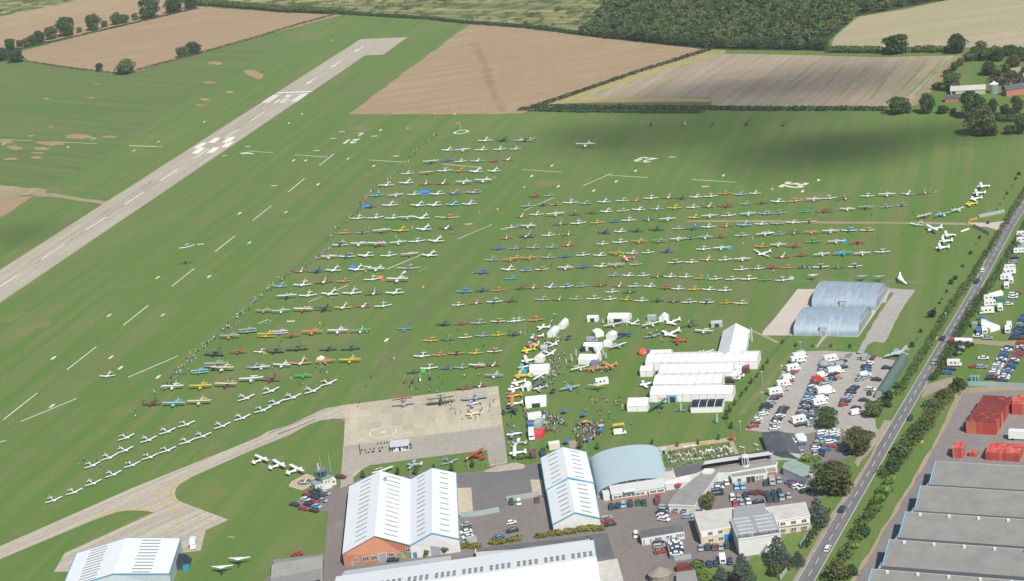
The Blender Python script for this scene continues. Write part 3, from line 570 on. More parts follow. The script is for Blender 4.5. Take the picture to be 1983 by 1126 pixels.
DATA = '''left|second|D|1453 45 88 Lw;1570 38 118 Hw;1717 42 100 Lw;1855 38 100 Lw;1975 35 85 Lw
left|first|A|1743 1082 125 Lw;1878 1080 105 Lk;2000 1080 80 Ls;2055 1080 108 Lwk;2115 1065 60 Ls
left|third|D|1325 128 120 Hwn;1458 122 105 Lb;1555 130 95 Lw;1683 128 105 Llw;1812 128 80 Lr;1918 118 90 Lrw
left|fourth|D|1147 224 95 Lw;1295 210 110 Hpr;1433 203 125 Lw;1548 205 110 Lo;1672 210 120 Lw;1810 205 100 Lw
left|fifth|D|985 315 125 Lw;1140 297 130 Lw;1287 302 110 Lrw;1420 300 115 Lrw;1580 286 125 Hw;1730 275 130 Hw
left|sixth|D|912 393 120 Lc;1055 384 115 Hw;1198 384 105 Lw;1375 382 115 Lw;1502 375 100 Lbs;1655 370 130 Ls
left|seventh|D|865 480 90 Ln;1012 468 135 Lw;1228 468 105 Lw;1352 467 115 Lw;1492 463 105 Ll;1622 458 115 Lw
left|eighth|D|768 567 112 Lw;903 563 125 Lw;1035 565 120 Lw;1150 557 125 Hwl;1258 567 115 Lw;1452 563 185 Gwr
left|ninth|D|665 680 105 Lo;800 676 100 Lsn;950 657 135 Hwr;1095 662 125 Ly;1272 653 135 Lw;1445 645 115 Lkw
left|tenth|D|630 773 118 Lwk;775 760 130 Hw;915 762 138 Hwr;1075 748 130 Hw;1220 744 125 Lw;1365 742 130 Lw
left|eleventh|D|542 857 125 Hw;682 862 120 Lwb;827 855 120 Lw;1003 853 125 Lw;1163 837 130 Hwr;1315 853 125 Lw
left|twelfth|D|330 974 105 Lrw;450 962 130 Hbn;580 967 115 Lw;758 962 145 Lw;908 952 130 Hw;1152 950 175 Gwb
left|thirteenth|D|170 1088 100 Ll;340 1080 140 Lw;505 1058 135 Lrw;655 1050 105 Lo;880 1036 130 Lw;1070 1035 205 Hw
left|fourteenth|J|220 50 150 Hwn;383 50 135 Lw;552 40 155 Lw;722 33 148 Lw;888 37 138 Lmw;1050 32 135 Lw
left|fifteenth|J|45 160 120 Hso;175 162 135 Hpw;345 152 145 Hwr;500 147 140 Hn;652 144 125 Lyw;808 133 115 Lrw;960 130 130 Lw
left|sixteenth|J|-80 310 130 Bs;60 345 120 By;168 320 115 Bwl;255 348 120 Hrk;415 325 150 Ho;612 318 155 Hw;785 314 150 Hgw
left|sixteenth row front edge|I|1762 358 150 Hso
left|seventeenth|I|1645 485 165 Bvk;1825 472 125 Hr
left|eighteenth|J|18 480 100 Lw;125 462 150 Bv;300 443 165 Bv;540 443 130 Bvk;712 438 140 Bvk
left|nineteenth|I|1650 578 165 Bs;1532 622 130 Bl;1708 607 180 Hp;1948 602 110 Ls
left|twentieth|J|22 592 100 Hw;182 577 135 Hw;330 572 160 Low;517 548 150 Ho;705 542 160 Hy
left|twenty-first|I|1325 745 160 Hw;1540 742 165 Hy;1735 728 160 Hpm;1930 688 180 Hw
left|twenty-second|J|95 685 155 Hm;345 657 118 Hg
left|last|I|1165 884 140 Lm;1335 875 170 Hl;1530 862 180 Hp
right|first|E|140 397 95 Lmr;250 392 80 Ls
right|second|E|90 472 105 Ls;205 465 88 Ln;305 460 80 Lon;415 447 110 Lw;525 453 98 Ls;673 440 98 Lw;812 432 95 Lws;920 430 80 Lrp;1033 413 110 Lw;1168 407 110 Lrw;1270 412 85 Ln;1380 403 92 Lw;1492 397 105 Lw;1600 377 110 Lo;1718 383 100 Ll;1830 374 90 Lw
right|third|E|40 552 92 Lrw;155 538 105 Lw;300 530 135 Hw;445 535 98 Lm;575 523 92 Lm;690 515 95 Lw;820 508 95 Lws;940 500 100 Lw;1080 495 100 Lsw;1215 487 110 Ly;1355 482 100 Lw;1478 475 95 Lrw;1615 460 125 Hmr;1757 455 72 Ls;1888 447 98 Lm
right|third row east end|F|92 438 105 Lw;228 433 105 Ly;368 413 110 Hw;488 412 108 Lw;610 402 90 Hmw;780 395 105 Lw;930 378 130 Hw;1088 380 105 Llw;1222 372 100 Lrw
right|fourth|E|0 632 60 Ls;92 620 110 Hw;338 610 115 Lmp;475 605 118 Lw;620 600 105 Ly;747 590 75 Lb;862 582 110 Lw;1013 578 100 Lnw;1160 566 120 Hw;1365 560 95 Ly;1483 542 122 Hw;1630 545 110 Lw;1780 525 120 Hw;1905 530 98 Ls
right|fourth row east end|F|20 530 60 Ls;108 525 105 Ls;302 513 95 Lcg;455 498 130 Hmr;628 488 115 Hw;768 473 120 Hsk;928 477 105 Ls;1045 466 90 Lsn
right|fifth|E|80 707 120 Lns;247 697 102 Lw;400 690 100 Lrw;675 677 98 Ln;795 668 90 Lw;922 664 100 Ln;1075 652 110 Ln;1240 645 90 Lps;1358 630 120 Hb;1473 632 108 Lw;1612 625 102 Lrp;1750 618 115 Ll;1880 610 98 Lw
right|fifth row east end|F|88 607 105 Ls;208 598 98 Lw;335 592 108 Lpm
right|sixth|E|5 794 75 Lms;130 792 100 Ls;270 788 98 Ls;398 773 108 Lrp;660 762 90 Lw;795 750 115 Lw;942 735 115 Hoy;1095 731 120 Hgs;1240 718 110 Hw;1340 718 80 Lsn;1450 703 105 Hlw;1570 706 110 Lr;1730 697 100 Lwg;1905 680 130 Hw
right|sixth row east end|F|20 680 75 Lw;108 686 95 Ls;218 665 110 Hmp;352 665 115 Hoy;497 658 130 Hw;640 660 118 Lwb;780 658 110 Lwr
right|seventh|E|0 868 50 Ly;100 862 112 Hoy;240 867 102 Ls;375 858 105 Lb;512 848 105 Lw;640 850 100 Lw;770 828 120 Ho;888 833 82 Lw;1010 828 95 Lw;1155 820 108 Lbn;1435 803 110 Lw;1570 787 118 Hw;1880 783 105 Lo
right|seventh row east end|F|95 762 118 Hw;220 767 112 Hrm;368 746 130 Lg;540 737 110 Hw;710 738 120 Hrm
right|eighth|E|75 967 98 Llb;195 958 100 Lwr;377 938 95 Hw;520 940 115 Lb;650 934 105 Lw;765 918 130 Hps;915 918 95 Lps;1220 905 115 Lwr;1342 902 102 Lw;1468 885 110 Low;1602 884 110 Lw;1735 872 125 Hw
right|eighth row east end|F|128 862 115 Lrw;280 850 110 Lmr;430 835 120 Hw;595 828 145 Hc;740 828 130 Hw;895 824 118 Lw
right|ninth|E|1728 958 110 Lw;1855 950 100 Lw;1955 942 80 Lr
right|ninth row east end|F|55 943 105 Lrm;172 943 92 Lo;295 942 105 Lns;422 940 122 Lwn;553 943 100 Lms;685 935 110 Lwk
right|tenth|E|745 1004 90 Ls;860 1004 95 Lw;975 1004 95 Lw;1083 1012 90 Ldy;1180 1012 80 Lw;1300 1014 98 Lw;1412 1026 100 Lo;1530 1030 98 Lw;1658 1032 105 Lw;1783 1032 125 Lw;1910 1037 90 Lg
right|tenth row east end|F|130 1040 115 Lw
right|eleventh|E|30 1102 60 Lm;130 1098 95 Lrw;258 1094 98 Llw;385 1090 105 Lwb;505 1085 95 Ls;645 1080 110 Lmo;790 1085 100 Lrw;908 1086 95 Lws;1025 1087 90 Lw;1150 1100 110 Lr;1240 1106 90 Lw;1365 1110 95 Ly;1478 1112 100 Lw;1600 1118 110 Lw
right|eleventh row east end|K|735 20 95 Lw;870 22 100 Lns
right|eleventh row west end|J|1585 20 120 Lcb;1720 12 110 Ln;1845 8 105 Lo;1945 -82 75 Lc
right|sixth row west end|D|1940 637 60 Lw;1905 718 105 Lrp;1845 798 110 Lb;1965 798 60 Ls
right|seventh row west end|D|1790 886 100 Ls;1935 874 95 Hoy;1720 982 115 Lb;1920 960 110 Lw
right|twelfth|J|1535 120 95 Lw;1675 106 105 Lrw;1815 97 120 Lwb;1940 90 100 Lm
right|twelfth row east end|K|200 80 110 Ls;330 77 105 Lrp;455 75 98 Ls;593 72 105 Lwy;718 76 95 Lw;843 79 100 Loy;960 87 90 Lw;1083 89 98 Ln;1207 94 90 Lns;1328 99 110 Lws;1460 101 110 Lwn;1612 104 105 Loy;1725 107 95 Lwy
right|thirteenth|J|1425 271 115 Lkn;1560 264 105 Lr;1692 260 120 Ls;1842 247 105 Lwr;1960 245 75 Lw
right|thirteenth row east end|K|15 240 90 Lw;150 237 125 Lo
right|fourteenth|J|1325 395 110 Lyo;1455 385 105 Lvg;1590 369 105 Lwy;1720 357 105 Ls;1843 350 110 Ly;1962 350 90 Ln
right|fifteenth|J|1258 514 125 Lw;1388 505 105 Lo;1525 493 130 Lon;1667 490 108 Ly;1815 477 110 Lwr
right|sixteenth|J|1312 607 135 Lw;1190 638 85 Lk;1450 605 95 Lb;1558 600 105 Ls;1680 577 120 Hwr;1805 583 115 Lmw
right|last|J|1810 656 140 Hsw;1580 762 115 Lmr;1700 743 90 Lmw'''
def wd(tile, x, y, dx, dy, z=0.9):
    d = T(tile, x + dx, y + dy, z) - T(tile, x - dx, y - dy, z); return d
for row in DATA.split('\n'):
    blk, rname, tl_, items = row.split('|'); rn = random.Random(len(items))
    rowtxt = rname + ' row' if 'row' not in rname else rname
    for i, it in enumerate(items.split(';')):
        x, y, w, tc = it.split(); x, y, w = float(x), float(y), float(w); z = {'H': 2.0, 'B': 2.2}.get(tc[0], .8)
        d = wd(tl_, x, y, w / 2, -w * rn.uniform(-.015, .05), z)
        p = T(tl_, x, y, z); col = CNAME[tc[1]] + (' and ' + CNAME[tc[2]] if len(tc) > 2 and tc[2] != tc[1] else '')
        lab = f"{col} {AIRNAME[tc[0]]}, {ORD[i]} in the {rowtxt}, {blk} block"
        span = d.length * 1.03; lim = {'L': (6.8, 10.5), 'H': (8.6, 12.5), 'B': (8, 11), 'G': (14, 18)}[tc[0]]
        p.z = 0; d = Matrix.Rotation(R(rn.uniform(-3.5, 3.5)), 3, 'Z') @ d
        aeroplane(tc[0], tc[1:], p, d, lab, 'aeroplanes parked in rows on the grass', max(lim[0], min(lim[1], span)))
# the two slanting rows of white trainers beside the taxiway
DROWS = [('upper', 'I', '1860 990;1705 1052;1430 1040;1285 1095'), ('upper', 'J', '98 783'), ('upper', 'M', '970 22;1140 40;960 120;840 175;710 235'),
         ('lower', 'J', '540 725;418 783;265 833;140 877;35 930'), ('lower', 'M', '1555 12;1438 55;1285 120;1150 172;1015 232;870 305;715 372;570 440;412 502'), ('upper', 'I', '1890 838')]
cnt = {}
DD = []
for nm, tl_, s in DROWS:
    for it in s.split(';'):
        x, y = map(float, it.split()); DD.append((nm, T(tl_, x, y, .8), wd(tl_, x, y, 62, -25)))
DD.sort(key=lambda q: -q[1].y)
for nm, p, d in DD:
    cnt[nm] = cnt.get(nm, 0) + 1; p.z = 0
    aeroplane('D', 'w', p, Matrix.Rotation(R(random.uniform(-4, 4)), 3, 'Z') @ d, f'white low-wing trainer, {ORD[cnt[nm]-1]} from the far end of the {nm} slanting row', 'white trainers parked in two slanting rows', d.length * 1.02)
# aeroplanes standing at their own angles: tile, x, y, wing vector in the picture, type, label
SOLO = '''F 1652 312 -10 -55 Hw|white high-wing aeroplane parked sideways, topmost of the curved line by the road
F 1618 362 -10 -52 Bw|white biplane parked sideways just below the topmost aeroplane of the curved line
F 1598 420 -25 -30 Lw|white low-wing aeroplane sideways, just above the yellow one by the road
F 1560 460 -12 -45 Ly|bright yellow aeroplane parked sideways in the curved line by the road
F 1475 493 40 -14 Hw|white high-wing aeroplane just below and left of the yellow one by the road
F 1360 530 62 -14 Hlw|pale blue high-wing aeroplane parked above the gate track
F 1216 540 55 -14 Hwr|white high-wing aeroplane with red nose above the gate track
F 1160 615 50 8 Lws|white low-wing aeroplane just below the gate track
F 1278 645 42 22 Hw|white high-wing aeroplane turned aslant below the gate track
F 1385 688 -12 -45 Hw|white high-wing aeroplane sideways, topmost of three below the gate track
F 1362 732 -12 -42 Hw|white high-wing aeroplane sideways, middle of three below the gate track
F 1336 782 -14 -45 Hw|white high-wing aeroplane sideways, lowest of three below the gate track
E 1885 842 60 28 Gw|white motor glider turned aslant across the eighth row
E 840 878 -20 -30 Lwr|white and red aeroplane standing sideways behind the seventh row
B 533 1113 75 0 Hw|white high-wing aeroplane standing alone at the far side of the field
J 1130 303 55 -2 Lc|turquoise low-wing aeroplane standing alone between the two parking blocks
I 825 667 60 -3 Lw|white low-wing aeroplane taxiing alone on the grass near the runway lines
J 1110 822 70 -10 Hr|bright red aeroplane standing at the edge of the concrete apron
J 1115 886 85 -10 Ls|silver twin-seat aeroplane on the far edge of the apron
J 1400 852 110 -14 Bvk|large dark olive biplane on the apron with people round it
J 1665 820 98 -12 Bs|large silver biplane on the corner of the apron
J 1640 885 -12 -40 Ls|grey fighter standing sideways on the apron behind a pale yellow trainer
J 1632 962 2 -34 Lp|pale yellow trainer standing sideways on the apron
N 28 178 50 22 Hw|white high-wing aeroplane on the grass, upper left of three by the helipad
N 162 220 45 26 Hw|white high-wing aeroplane on the grass, middle of three by the helipad
N 298 258 52 26 Hw|white high-wing aeroplane, lowest of three, right beside the control tower helipad
N 1660 150 70 -40 Hr|bright red high-wing aeroplane on the grass behind the big hangar
N 1180 233 20 -30 Ls|silver fighter with yellow nose on the grass behind the hangar
N 1470 210 62 -22 Ls|grey fighter on the grass beyond the twin roof hangar
N 955 268 80 -26 Hwr|white and red long-winged aeroplane half hidden behind the hangar roof
za 510 262 72 -85 Lw|white low-wing aeroplane aslant beside the exhibition path
za 415 408 -25 -48 Llw|pale blue aeroplane sideways, topmost of the exhibition line by the path
za 350 518 -18 -55 Lsr|silver aeroplane with orange nose sideways in the exhibition line
za 290 600 -14 -38 Ly|yellow aeroplane sideways in the exhibition line
za 290 720 -22 -75 Hw|white high-wing aeroplane sideways in the exhibition line under the blue awning
za 235 845 -12 -48 Ll|light blue aeroplane sideways left of the big white tent
za 190 940 22 -55 Hy|yellow high-wing aeroplane sideways left of the big white tent
za 145 1070 -16 -42 Lw|white low-wing aeroplane sideways left of the small white hut tent
zc 95 110 -10 -38 Lw|white low-wing aeroplane above the orange one at the exhibition edge
zc 88 212 -4 -48 Lo|orange low-wing aeroplane at the corner of the apron
zc 85 298 0 -34 How|small orange and white aeroplane just below the big orange one
zc 95 385 -50 -40 Hk|dark grey aeroplane near the apron corner
zc 82 770 0 -52 Lbw|blue and white aeroplane in the line beside the apron
zc 150 890 -30 45 Lws|white aeroplane aslant between the blue and white one and the last one
zc 122 1010 0 -75 Hw|white high-wing aeroplane sideways at the lower end of the line beside the apron
za 690 505 75 -50 Lw|white aeroplane with wing raised beside the striped awning
za 640 640 80 -50 Lw|white aeroplane in front of the grey awning
za 495 960 95 -60 Hws|white aeroplane aslant in front of the largest tent of the path
za 500 1060 90 -60 Hv|olive aeroplane aslant below the white one in front of the tent
zc 460 100 -40 -50 Ls|grey aeroplane behind the lowest white tent of the path
zb 95 835 115 -28 Hw|white long-winged aeroplane in front of the middle white tents
zb 290 846 130 -8 Ho|orange high-wing aeroplane with people before it in the exhibition ground
zb 510 800 75 42 Ho|orange high-wing aeroplane turned aslant in the exhibition ground
zb 650 508 90 -28 Hws|white aeroplane beside the small square white tents
zb 575 205 105 -20 Hw|white high-wing aeroplane in front of the far long white tent
zb 875 200 55 10 Lw|small white aeroplane to the right of the far long white tent
ze 335 325 190 -45 Hw|white long-winged aeroplane left of the white gazebo
ze 720 320 105 55 Lw|white aeroplane with its tail raised right of the white gazebo
ze 355 580 165 -38 Ls|dark grey twin-engined aeroplane on the exhibition grass
ze 690 560 140 60 Lw|white aeroplane aslant just behind the red one
ze 860 690 12 -80 Lr|red aeroplane with white tail standing sideways on the exhibition grass
ze 1390 462 150 8 Hw|white aeroplane beside the grey gazebo
ze 1110 330 150 -20 Hv|dark green aeroplane behind the green parasol
ze 1410 900 120 -28 Hw|white aeroplane behind the long marquee roof
K 410 750 58 -12 Hl|light blue high-wing aeroplane with people beside it
K 985 735 -18 -28 Lw|white aeroplane sideways at the left end of the big marquee
K 1090 888 60 -38 Hd|dark green aeroplane at the marquee entrance
zb 715 368 -50 40 Lbn|blue aeroplane standing sideways right of the small white tents'''
for ln in SOLO.split('\n'):
    a, lab = ln.split('|'); tl_, x, y, dx, dy, tc = a.split(); x, y, dx, dy = map(float, (x, y, dx, dy))
    if dy < 0 and abs(dy) > abs(dx) or 'by the helipad' in lab or 'tower helipad' in lab or 'bright red high-wing' in lab or 'turquoise low' in lab: dx, dy = -dx, -dy
    z = {'H': 2.0, 'B': 2.2}.get(tc[0], .8); d = wd(tl_, x, y, dx, dy, z); p = T(tl_, x, y, z); p.z = 0
    sp = d.length if abs(dy) < abs(dx) * .8 else None
    lim = {'L': (7.5, 14), 'H': (9.0, 14), 'B': (8.5, 13.5), 'G': (14, 18)}[tc[0]]
    aeroplane(tc[0], tc[1:], p, d, lab, None, max(lim[0], min(lim[1], sp)) if sp else None)
# low fly-past
fl = aeroplane('L', 'wl', Vector((0, 0, 0)), Vector((1, 0, 0)), 'white aeroplane in flight low over the grass, its shadow below it', None, 9.0)
hh = 12.0; p = G(363, 481, hh); d = G(375, 480, hh) - G(350.5, 484, hh); fl.location = p; fl.rotation_euler = (0, R(-4), math.atan2(d.y, d.x))
# ---- flex-wing microlights, gyroplanes, helicopters, fighter jet
def microlight(tile, x, y, dx, dy, col, lab, tilt=0.0, span=None):
    z = 2.4; d = wd(tile, x, y, dx, dy, z); p = T(tile, x, y, z); sp = span or d.length; h = sp / 2
    t = thing('microlight', lab, 'microlight', (p.x, p.y, Z(2)), math.atan2(d.y, d.x))
    mb = MB(); vs = [(-h, 1.5, 2.55), (-h * .5, .35, 2.75), (0, -.9, 2.7), (h * .5, .35, 2.75), (h, 1.5, 2.55), (h * .93, 1.95, 2.6), (h * .45, 1.35, 2.75), (0, 1.3, 2.85), (-h * .45, 1.35, 2.75), (-h * .93, 1.95, 2.6)]
    mb.add(vs + [(a, b, c - .07) for a, b, c in vs], [(0, 1, 8, 9), (1, 2, 7, 8), (2, 3, 6, 7), (3, 4, 5, 6), (10, 19, 18, 11), (11, 18, 17, 12), (12, 17, 16, 13), (13, 16, 15, 14)] + [(i, (i + 1) % 10, (i + 1) % 10 + 10, i + 10)[::-1] for i in range(10)])
    w = mb.obj('wing', pc(col), t)
    if tilt: w.rotation_euler = (0, tilt, 0)
    m2 = MB(); m2.tube((0, .2, .5), (0, .3, 2.7), .04); m2.tube((0, .2, .5), (0, -1.4, .35), .06); m2.tube((-.8, .5, .25), (.8, .5, .25), .04); m2.tube((-h * .3, .2, 2.65), (0, -.6, 1.5), .02, n=4); m2.tube((h * .3, .2, 2.65), (0, -.6, 1.5), .02, n=4)
    m2.obj('frame', pc('k'), t)
    m3 = MB(); m3.loft([ell(-1.5, .12, .12, .5, 8), ell(-.8, .32, .35, .6, 8), ell(.4, .3, .35, .65, 8)]); m3.obj('pod', pc('n'), t, smooth=True)
    for a, b in ((.8, .5), (-.8, .5), (0, -1.3)): link('wheel', WHL, t, (a, b, 0))
    link('propeller', PRP, t, (0, .9, 1.0)); return t
microlight('M', 1830, 962, 85, -4, 'w', 'white flex-wing microlight on the grass, upper of two by the bottom hangar')
microlight('M', 1698, 1026, 85, -6, 'w', 'white flex-wing microlight on the grass, lower of two by the bottom hangar')
microlight('K', 625, 745, 82, -4, 'p', 'flex-wing microlight with pale orange wing beside the camper van')
microlight('F', 360, 1010, 42, -2, 'w', 'grey flex-wing microlight, first of three beyond the arched hangars')
microlight('F', 735, 1018, 48, -1, 's', 'grey flex-wing microlight, middle of three beyond the arched hangars')
microlight('F', 868, 1020, 50, -2, 's', 'grey flex-wing microlight beside the steeply tilted one')
hg = microlight('F', 1025, 1025, 48, 42, 'w', 'flex-wing microlight with its white wing tilted on edge near the arched hangars', 0.35, 10)
def rotor(name, r, n, z, w=.12):
    mb = MB()
    for k in range(n):
        a = 2 * math.pi * k / n + .4; c, s = math.cos(a), math.sin(a); q = lambda u, v: (u * c - v * s, u * s + v * c, z)
        mb.add([q(0, -w), q(r, -w), q(r, w), q(0, w)], [(0, 1, 2, 3)])
    mb.tube((0, 0, z - .5), (0, 0, z + .05), .08); return mb
def helicopter(tile, x, y, ndx, ndy, col, lab, s=1.0):
    p = T(tile, x, y); d = wd(tile, x, y, ndx, ndy, 0); t = thing('helicopter', lab, 'helicopter', (p.x, p.y, Z(2)), math.atan2(d.y, d.x) + R(90), None, s)
    mb = MB(); mb.loft([ell(-2.6, .1, .1, 1.0), ell(-2.2, .55, .55, 1.1), ell(-1.0, .85, .95, 1.35), ell(.6, .8, .95, 1.45), ell(1.5, .45, .55, 1.65), ell(2.2, .2, .22, 1.8), ell(6.0, .1, .12, 2.0)]); mb.obj('fuselage', pc(col), t, smooth=True)
    bubble_ = link('canopy', bubble('canopy', -2.4, .2, .72, 1.35, .85), t)
    fin_ = MB(); fin_.box(-.05, .05, 5.4, 6.3, 1.4, 3.0); fin_.obj('fin', pc(col), t)
    rotor('rotor', 5.2, 3, 2.9).obj('main_rotor', PROP, t)
    tr = rotor('tr', .9, 2, 0).obj('tail_rotor', PROP, t, (.15, 6.0, 2.1)); tr.rotation_euler = (0, R(90), 0)
    for s_ in (1, -1):
        k = MB(); k.tube((.95 * s_, -1.8, .12), (.95 * s_, 1.6, .12), .06); k.tube((.95 * s_, -.9, .12), (.5 * s_, -.9, .8), .04); k.tube((.95 * s_, .7, .12), (.5 * s_, .7, .8), .04); k.obj('skid', pc('k'), t)
    return t
helicopter('B', 1035, 968, -8, 22, 'n', 'dark blue helicopter, first of five at the far side of the field')
helicopter('B', 1293, 965, -8, 26, 'pr'[0], 'cream and red helicopter, second of five at the far side of the field')
helicopter('B', 1510, 968, -14, 14, 'm', 'small maroon helicopter, middle of five at the far side of the field', .8)
helicopter('B', 1768, 962, -22, 18, 'k', 'black and white helicopter, fourth of five at the far side of the field')
helicopter('C', 138, 968, -22, 18, 'd', 'dark green helicopter, last of five at the far side of the field')
def gyro(tile, x, y, ndx, ndy, col, lab):
    p = T(tile, x, y); d = wd(tile, x, y, ndx, ndy, 0); t = thing('gyroplane', lab, 'gyroplane', (p.x, p.y, Z(2)), math.atan2(d.y, d.x) + R(90))
    mb = MB(); mb.loft([ell(-2.0, .1, .1, .7), ell(-1.4, .4, .4, .8), ell(0, .45, .5, .95), ell(.8, .2, .3, 1.0)]); mb.obj('pod', pc(col), t, smooth=True)
    m = MB(); m.tube((0, .3, .9), (0, .5, 2.6), .06); m.tube((0, .4, .5), (0, 3.2, .7), .05); m.obj('mast', pc('k'), t)
    r_ = MB(); r_.add([(-.1, -4.1, 2.65), (.1, -4.1, 2.65), (.1, 4.1, 2.65), (-.1, 4.1, 2.65)], [(0, 1, 2, 3)]); o = r_.obj('rotor_blade', pc('s'), t); o.rotation_euler = (0, 0, random.uniform(-.1, .1))
    for s_ in (.5, -.5): f = MB(); f.box(s_ - .04, s_ + .04, 2.7, 3.4, .6, 1.5); f.obj('rudder', pc(col), t)
    for a, b in ((.8, .6), (-.8, .6), (0, -1.2)): link('wheel', WHL, t, (a, b, 0))
    return t
gyro('J', 1130, 722, -4, 22, 'r', 'red gyroplane, first of four parked side by side')
gyro('J', 1187, 722, 0, 22, 'k', 'dark gyroplane, second of four parked side by side')
gyro('J', 1245, 708, 0, 22, 'w', 'white gyroplane, third of four parked side by side')
gyro('J', 1322, 695, 0, 22, 'n', 'navy gyroplane, last of four parked side by side')
# grey jet fighter on display beside the car park
p = T('O', 1000, 520); d = wd('O', 1000, 520, -80, 22, 1.5)
jt = thing('jet_fighter', 'grey swept-wing jet fighter on display at the top of the car park', 'jet', (p.x, p.y, Z(5)), math.atan2(d.y, d.x) + R(90), None, 0.92)
mb = MB(); mb.loft([ell(-7, .08, .08, 1.7), ell(-5.5, .4, .42, 1.75), ell(-3.5, .62, .75, 1.85), ell(-1, .75, .8, 1.85), ell(3, .7, .72, 1.9), ell(6, .45, .48, 1.95)]); mb.obj('fuselage', pc('s'), jt, smooth=True)
for s_ in (1, -1):
    mb = MB(); mb.add([(.5 * s_, -1.8, 1.7), (5.1 * s_, 2.6, 1.75), (5.1 * s_, 4.1, 1.75), (.5 * s_, 3.2, 1.7), (.5 * s_, -1.8, 1.85), (5.1 * s_, 2.6, 1.82), (5.1 * s_, 4.1, 1.82), (.5 * s_, 3.2, 1.85)], [(0, 1, 2, 3), (4, 5, 6, 7), (0, 1, 5, 4), (1, 2, 6, 5), (2, 3, 7, 6)]); mb.obj('wing', pc('s'), jt)
    mb = MB(); mb.add([(.3 * s_, 4.2, 2.5), (1.9 * s_, 5.9, 2.5), (1.9 * s_, 6.6, 2.5), (.3 * s_, 6.2, 2.5), (.3 * s_, 4.2, 2.6), (1.9 * s_, 5.9, 2.56), (1.9 * s_, 6.6, 2.56), (.3 * s_, 6.2, 2.6)], [(0, 1, 2, 3), (4, 5, 6, 7), (0, 1, 5, 4), (1, 2, 6, 5), (2, 3, 7, 6)]); mb.obj('tailplane', pc('s'), jt)
mb = MB(); mb.loft([[(-.08, 2.6, 2.3), (.08, 2.6, 2.3), (.08, 6.2, 2.3), (-.08, 6.2, 2.3)], [(-.04, 5.4, 4.3), (.04, 5.4, 4.3), (.04, 6.8, 4.3), (-.04, 6.8, 4.3)]]); mb.obj('fin', pc('s'), jt)
link('canopy', bubble('canopy', -4.6, -2.2, .42, 2.3, .55), jt)
for a, b in ((1.6, 1.5), (-1.6, 1.5), (0, -4.2)):
    w_ = link('wheel', WHL, jt, (a, b, 0)); w_.scale = (1.5, 1.5, 1.5); m = MB(); m.tube((a, b, .3), (a * .7, b, 1.6), .07); m.obj('leg', pc('s'), jt)
# ================================================================== BUILDINGS
WROOF = ribbed_mat('white_sheeting', (0.72, 0.75, 0.775), 1.0, 1, 0.45, 0.05, 0.0, None)
WROOFX = ribbed_mat('white_sheeting_b', (0.72, 0.75, 0.775), 1.0, 0, 0.45, 0.05, 0.0, None)
WWALL = flat_mat('white_wall', (0.60, 0.61, 0.60), 0.7, 0.3, 0.05, 0.5, 0, 0, (0.50, 0.50, 0.47))
WTRIM = flat_mat('white_trim', (0.70, 0.70, 0.68), 0.6)
BTRIM = flat_mat('blue_trim', (0.10, 0.32, 0.45), 0.5)
SKYL = flat_mat('skylight', (0.215, 0.215, 0.18), 0.35, 0.5, 0.25, 0.8)
FELT = flat_mat('roofing_felt', (0.125, 0.13, 0.14), 0.9, 0.2, 0.16, 0.35, 0, .02, (0.17, 0.17, 0.165))
GFELT = flat_mat('grey_flat_roof', (0.275, 0.275, 0.268), 0.85, 0.2, 0.14, 0.3, 0, .02, (0.24, 0.24, 0.22))
CFELT = flat_mat('pale_flat_roof', (0.52, 0.51, 0.47), 0.8, 0.2, 0.10, 0.3, 0, .02, (0.42, 0.41, 0.37))
CREAM = flat_mat('cream_render', (0.58, 0.50, 0.36), 0.8, 0.2, 0.08, 0.6)
GREYS = flat_mat('grey_shutter', (0.27, 0.30, 0.33), 0.5, 0.4, 0.06, 3)
GREEN_D = flat_mat('green_door', (0.05, 0.33, 0.17), 0.5); BLUE_D = flat_mat('blue_door', (0.04, 0.22, 0.38), 0.5)
def brick_mat():
    m, t, b = nodes('brickwork', 0.85, 0.2); p = obj_xyz(t); br = t.nodes.new('ShaderNodeTexBrick')
    g = t.nodes.new('ShaderNodeMapping'); g.inputs['Rotation'].default_value = (R(90), 0, 0); t.links.new(p, g.inputs[0]); t.links.new(g.outputs[0], br.inputs[0])
    br.inputs['Scale'].default_value = 1.0; br.inputs['Brick Width'].default_value = .45; br.inputs['Row Height'].default_value = .15; br.inputs['Mortar Size'].default_value = .015
    br.inputs['Color1'].default_value = (0.38, 0.135, 0.08, 1); br.inputs['Color2'].default_value = (0.44, 0.18, 0.11, 1); br.inputs['Mortar'].default_value = (0.38, 0.24, 0.17, 1)
    t.links.new(mixc(t, noise_fac(t, .4, 5, p, .6, .3, .7), br.outputs[0], mixc(t, .25, br.outputs[0], (0.30, 0.12, 0.07))), b.inputs[0]); return m
BRICK = brick_mat()
class Bld:
    """a building in its own frame: origin under one surveyed corner, x towards a second one"""
    def __init__(s, name, label, cat, o, a, z=0.0, group=None):
        s.o = T(*o) if len(o) == 4 else T(*o, 0); A = T(*a)
        s.o = Vector((s.o.x, s.o.y, 0)); d = Vector((A.x, A.y, 0)) - s.o; s.rz = math.atan2(d.y, d.x)
        s.t = thing(name, label, cat, (s.o.x, s.o.y, z), s.rz, group); s.c, s.s = math.cos(s.rz), math.sin(s.rz)
    def L(s, tile, x, y, h=0.0):
        p = T(tile, x, y, h) - s.o; return Vector((p.x * s.c + p.y * s.s, -p.x * s.s + p.y * s.c, h))
    def part(s, name, mb, mat, parent=None, smooth=False): return mb.obj(name, mat, parent or s.t, smooth=smooth)
def V(*a): return Vector(a)
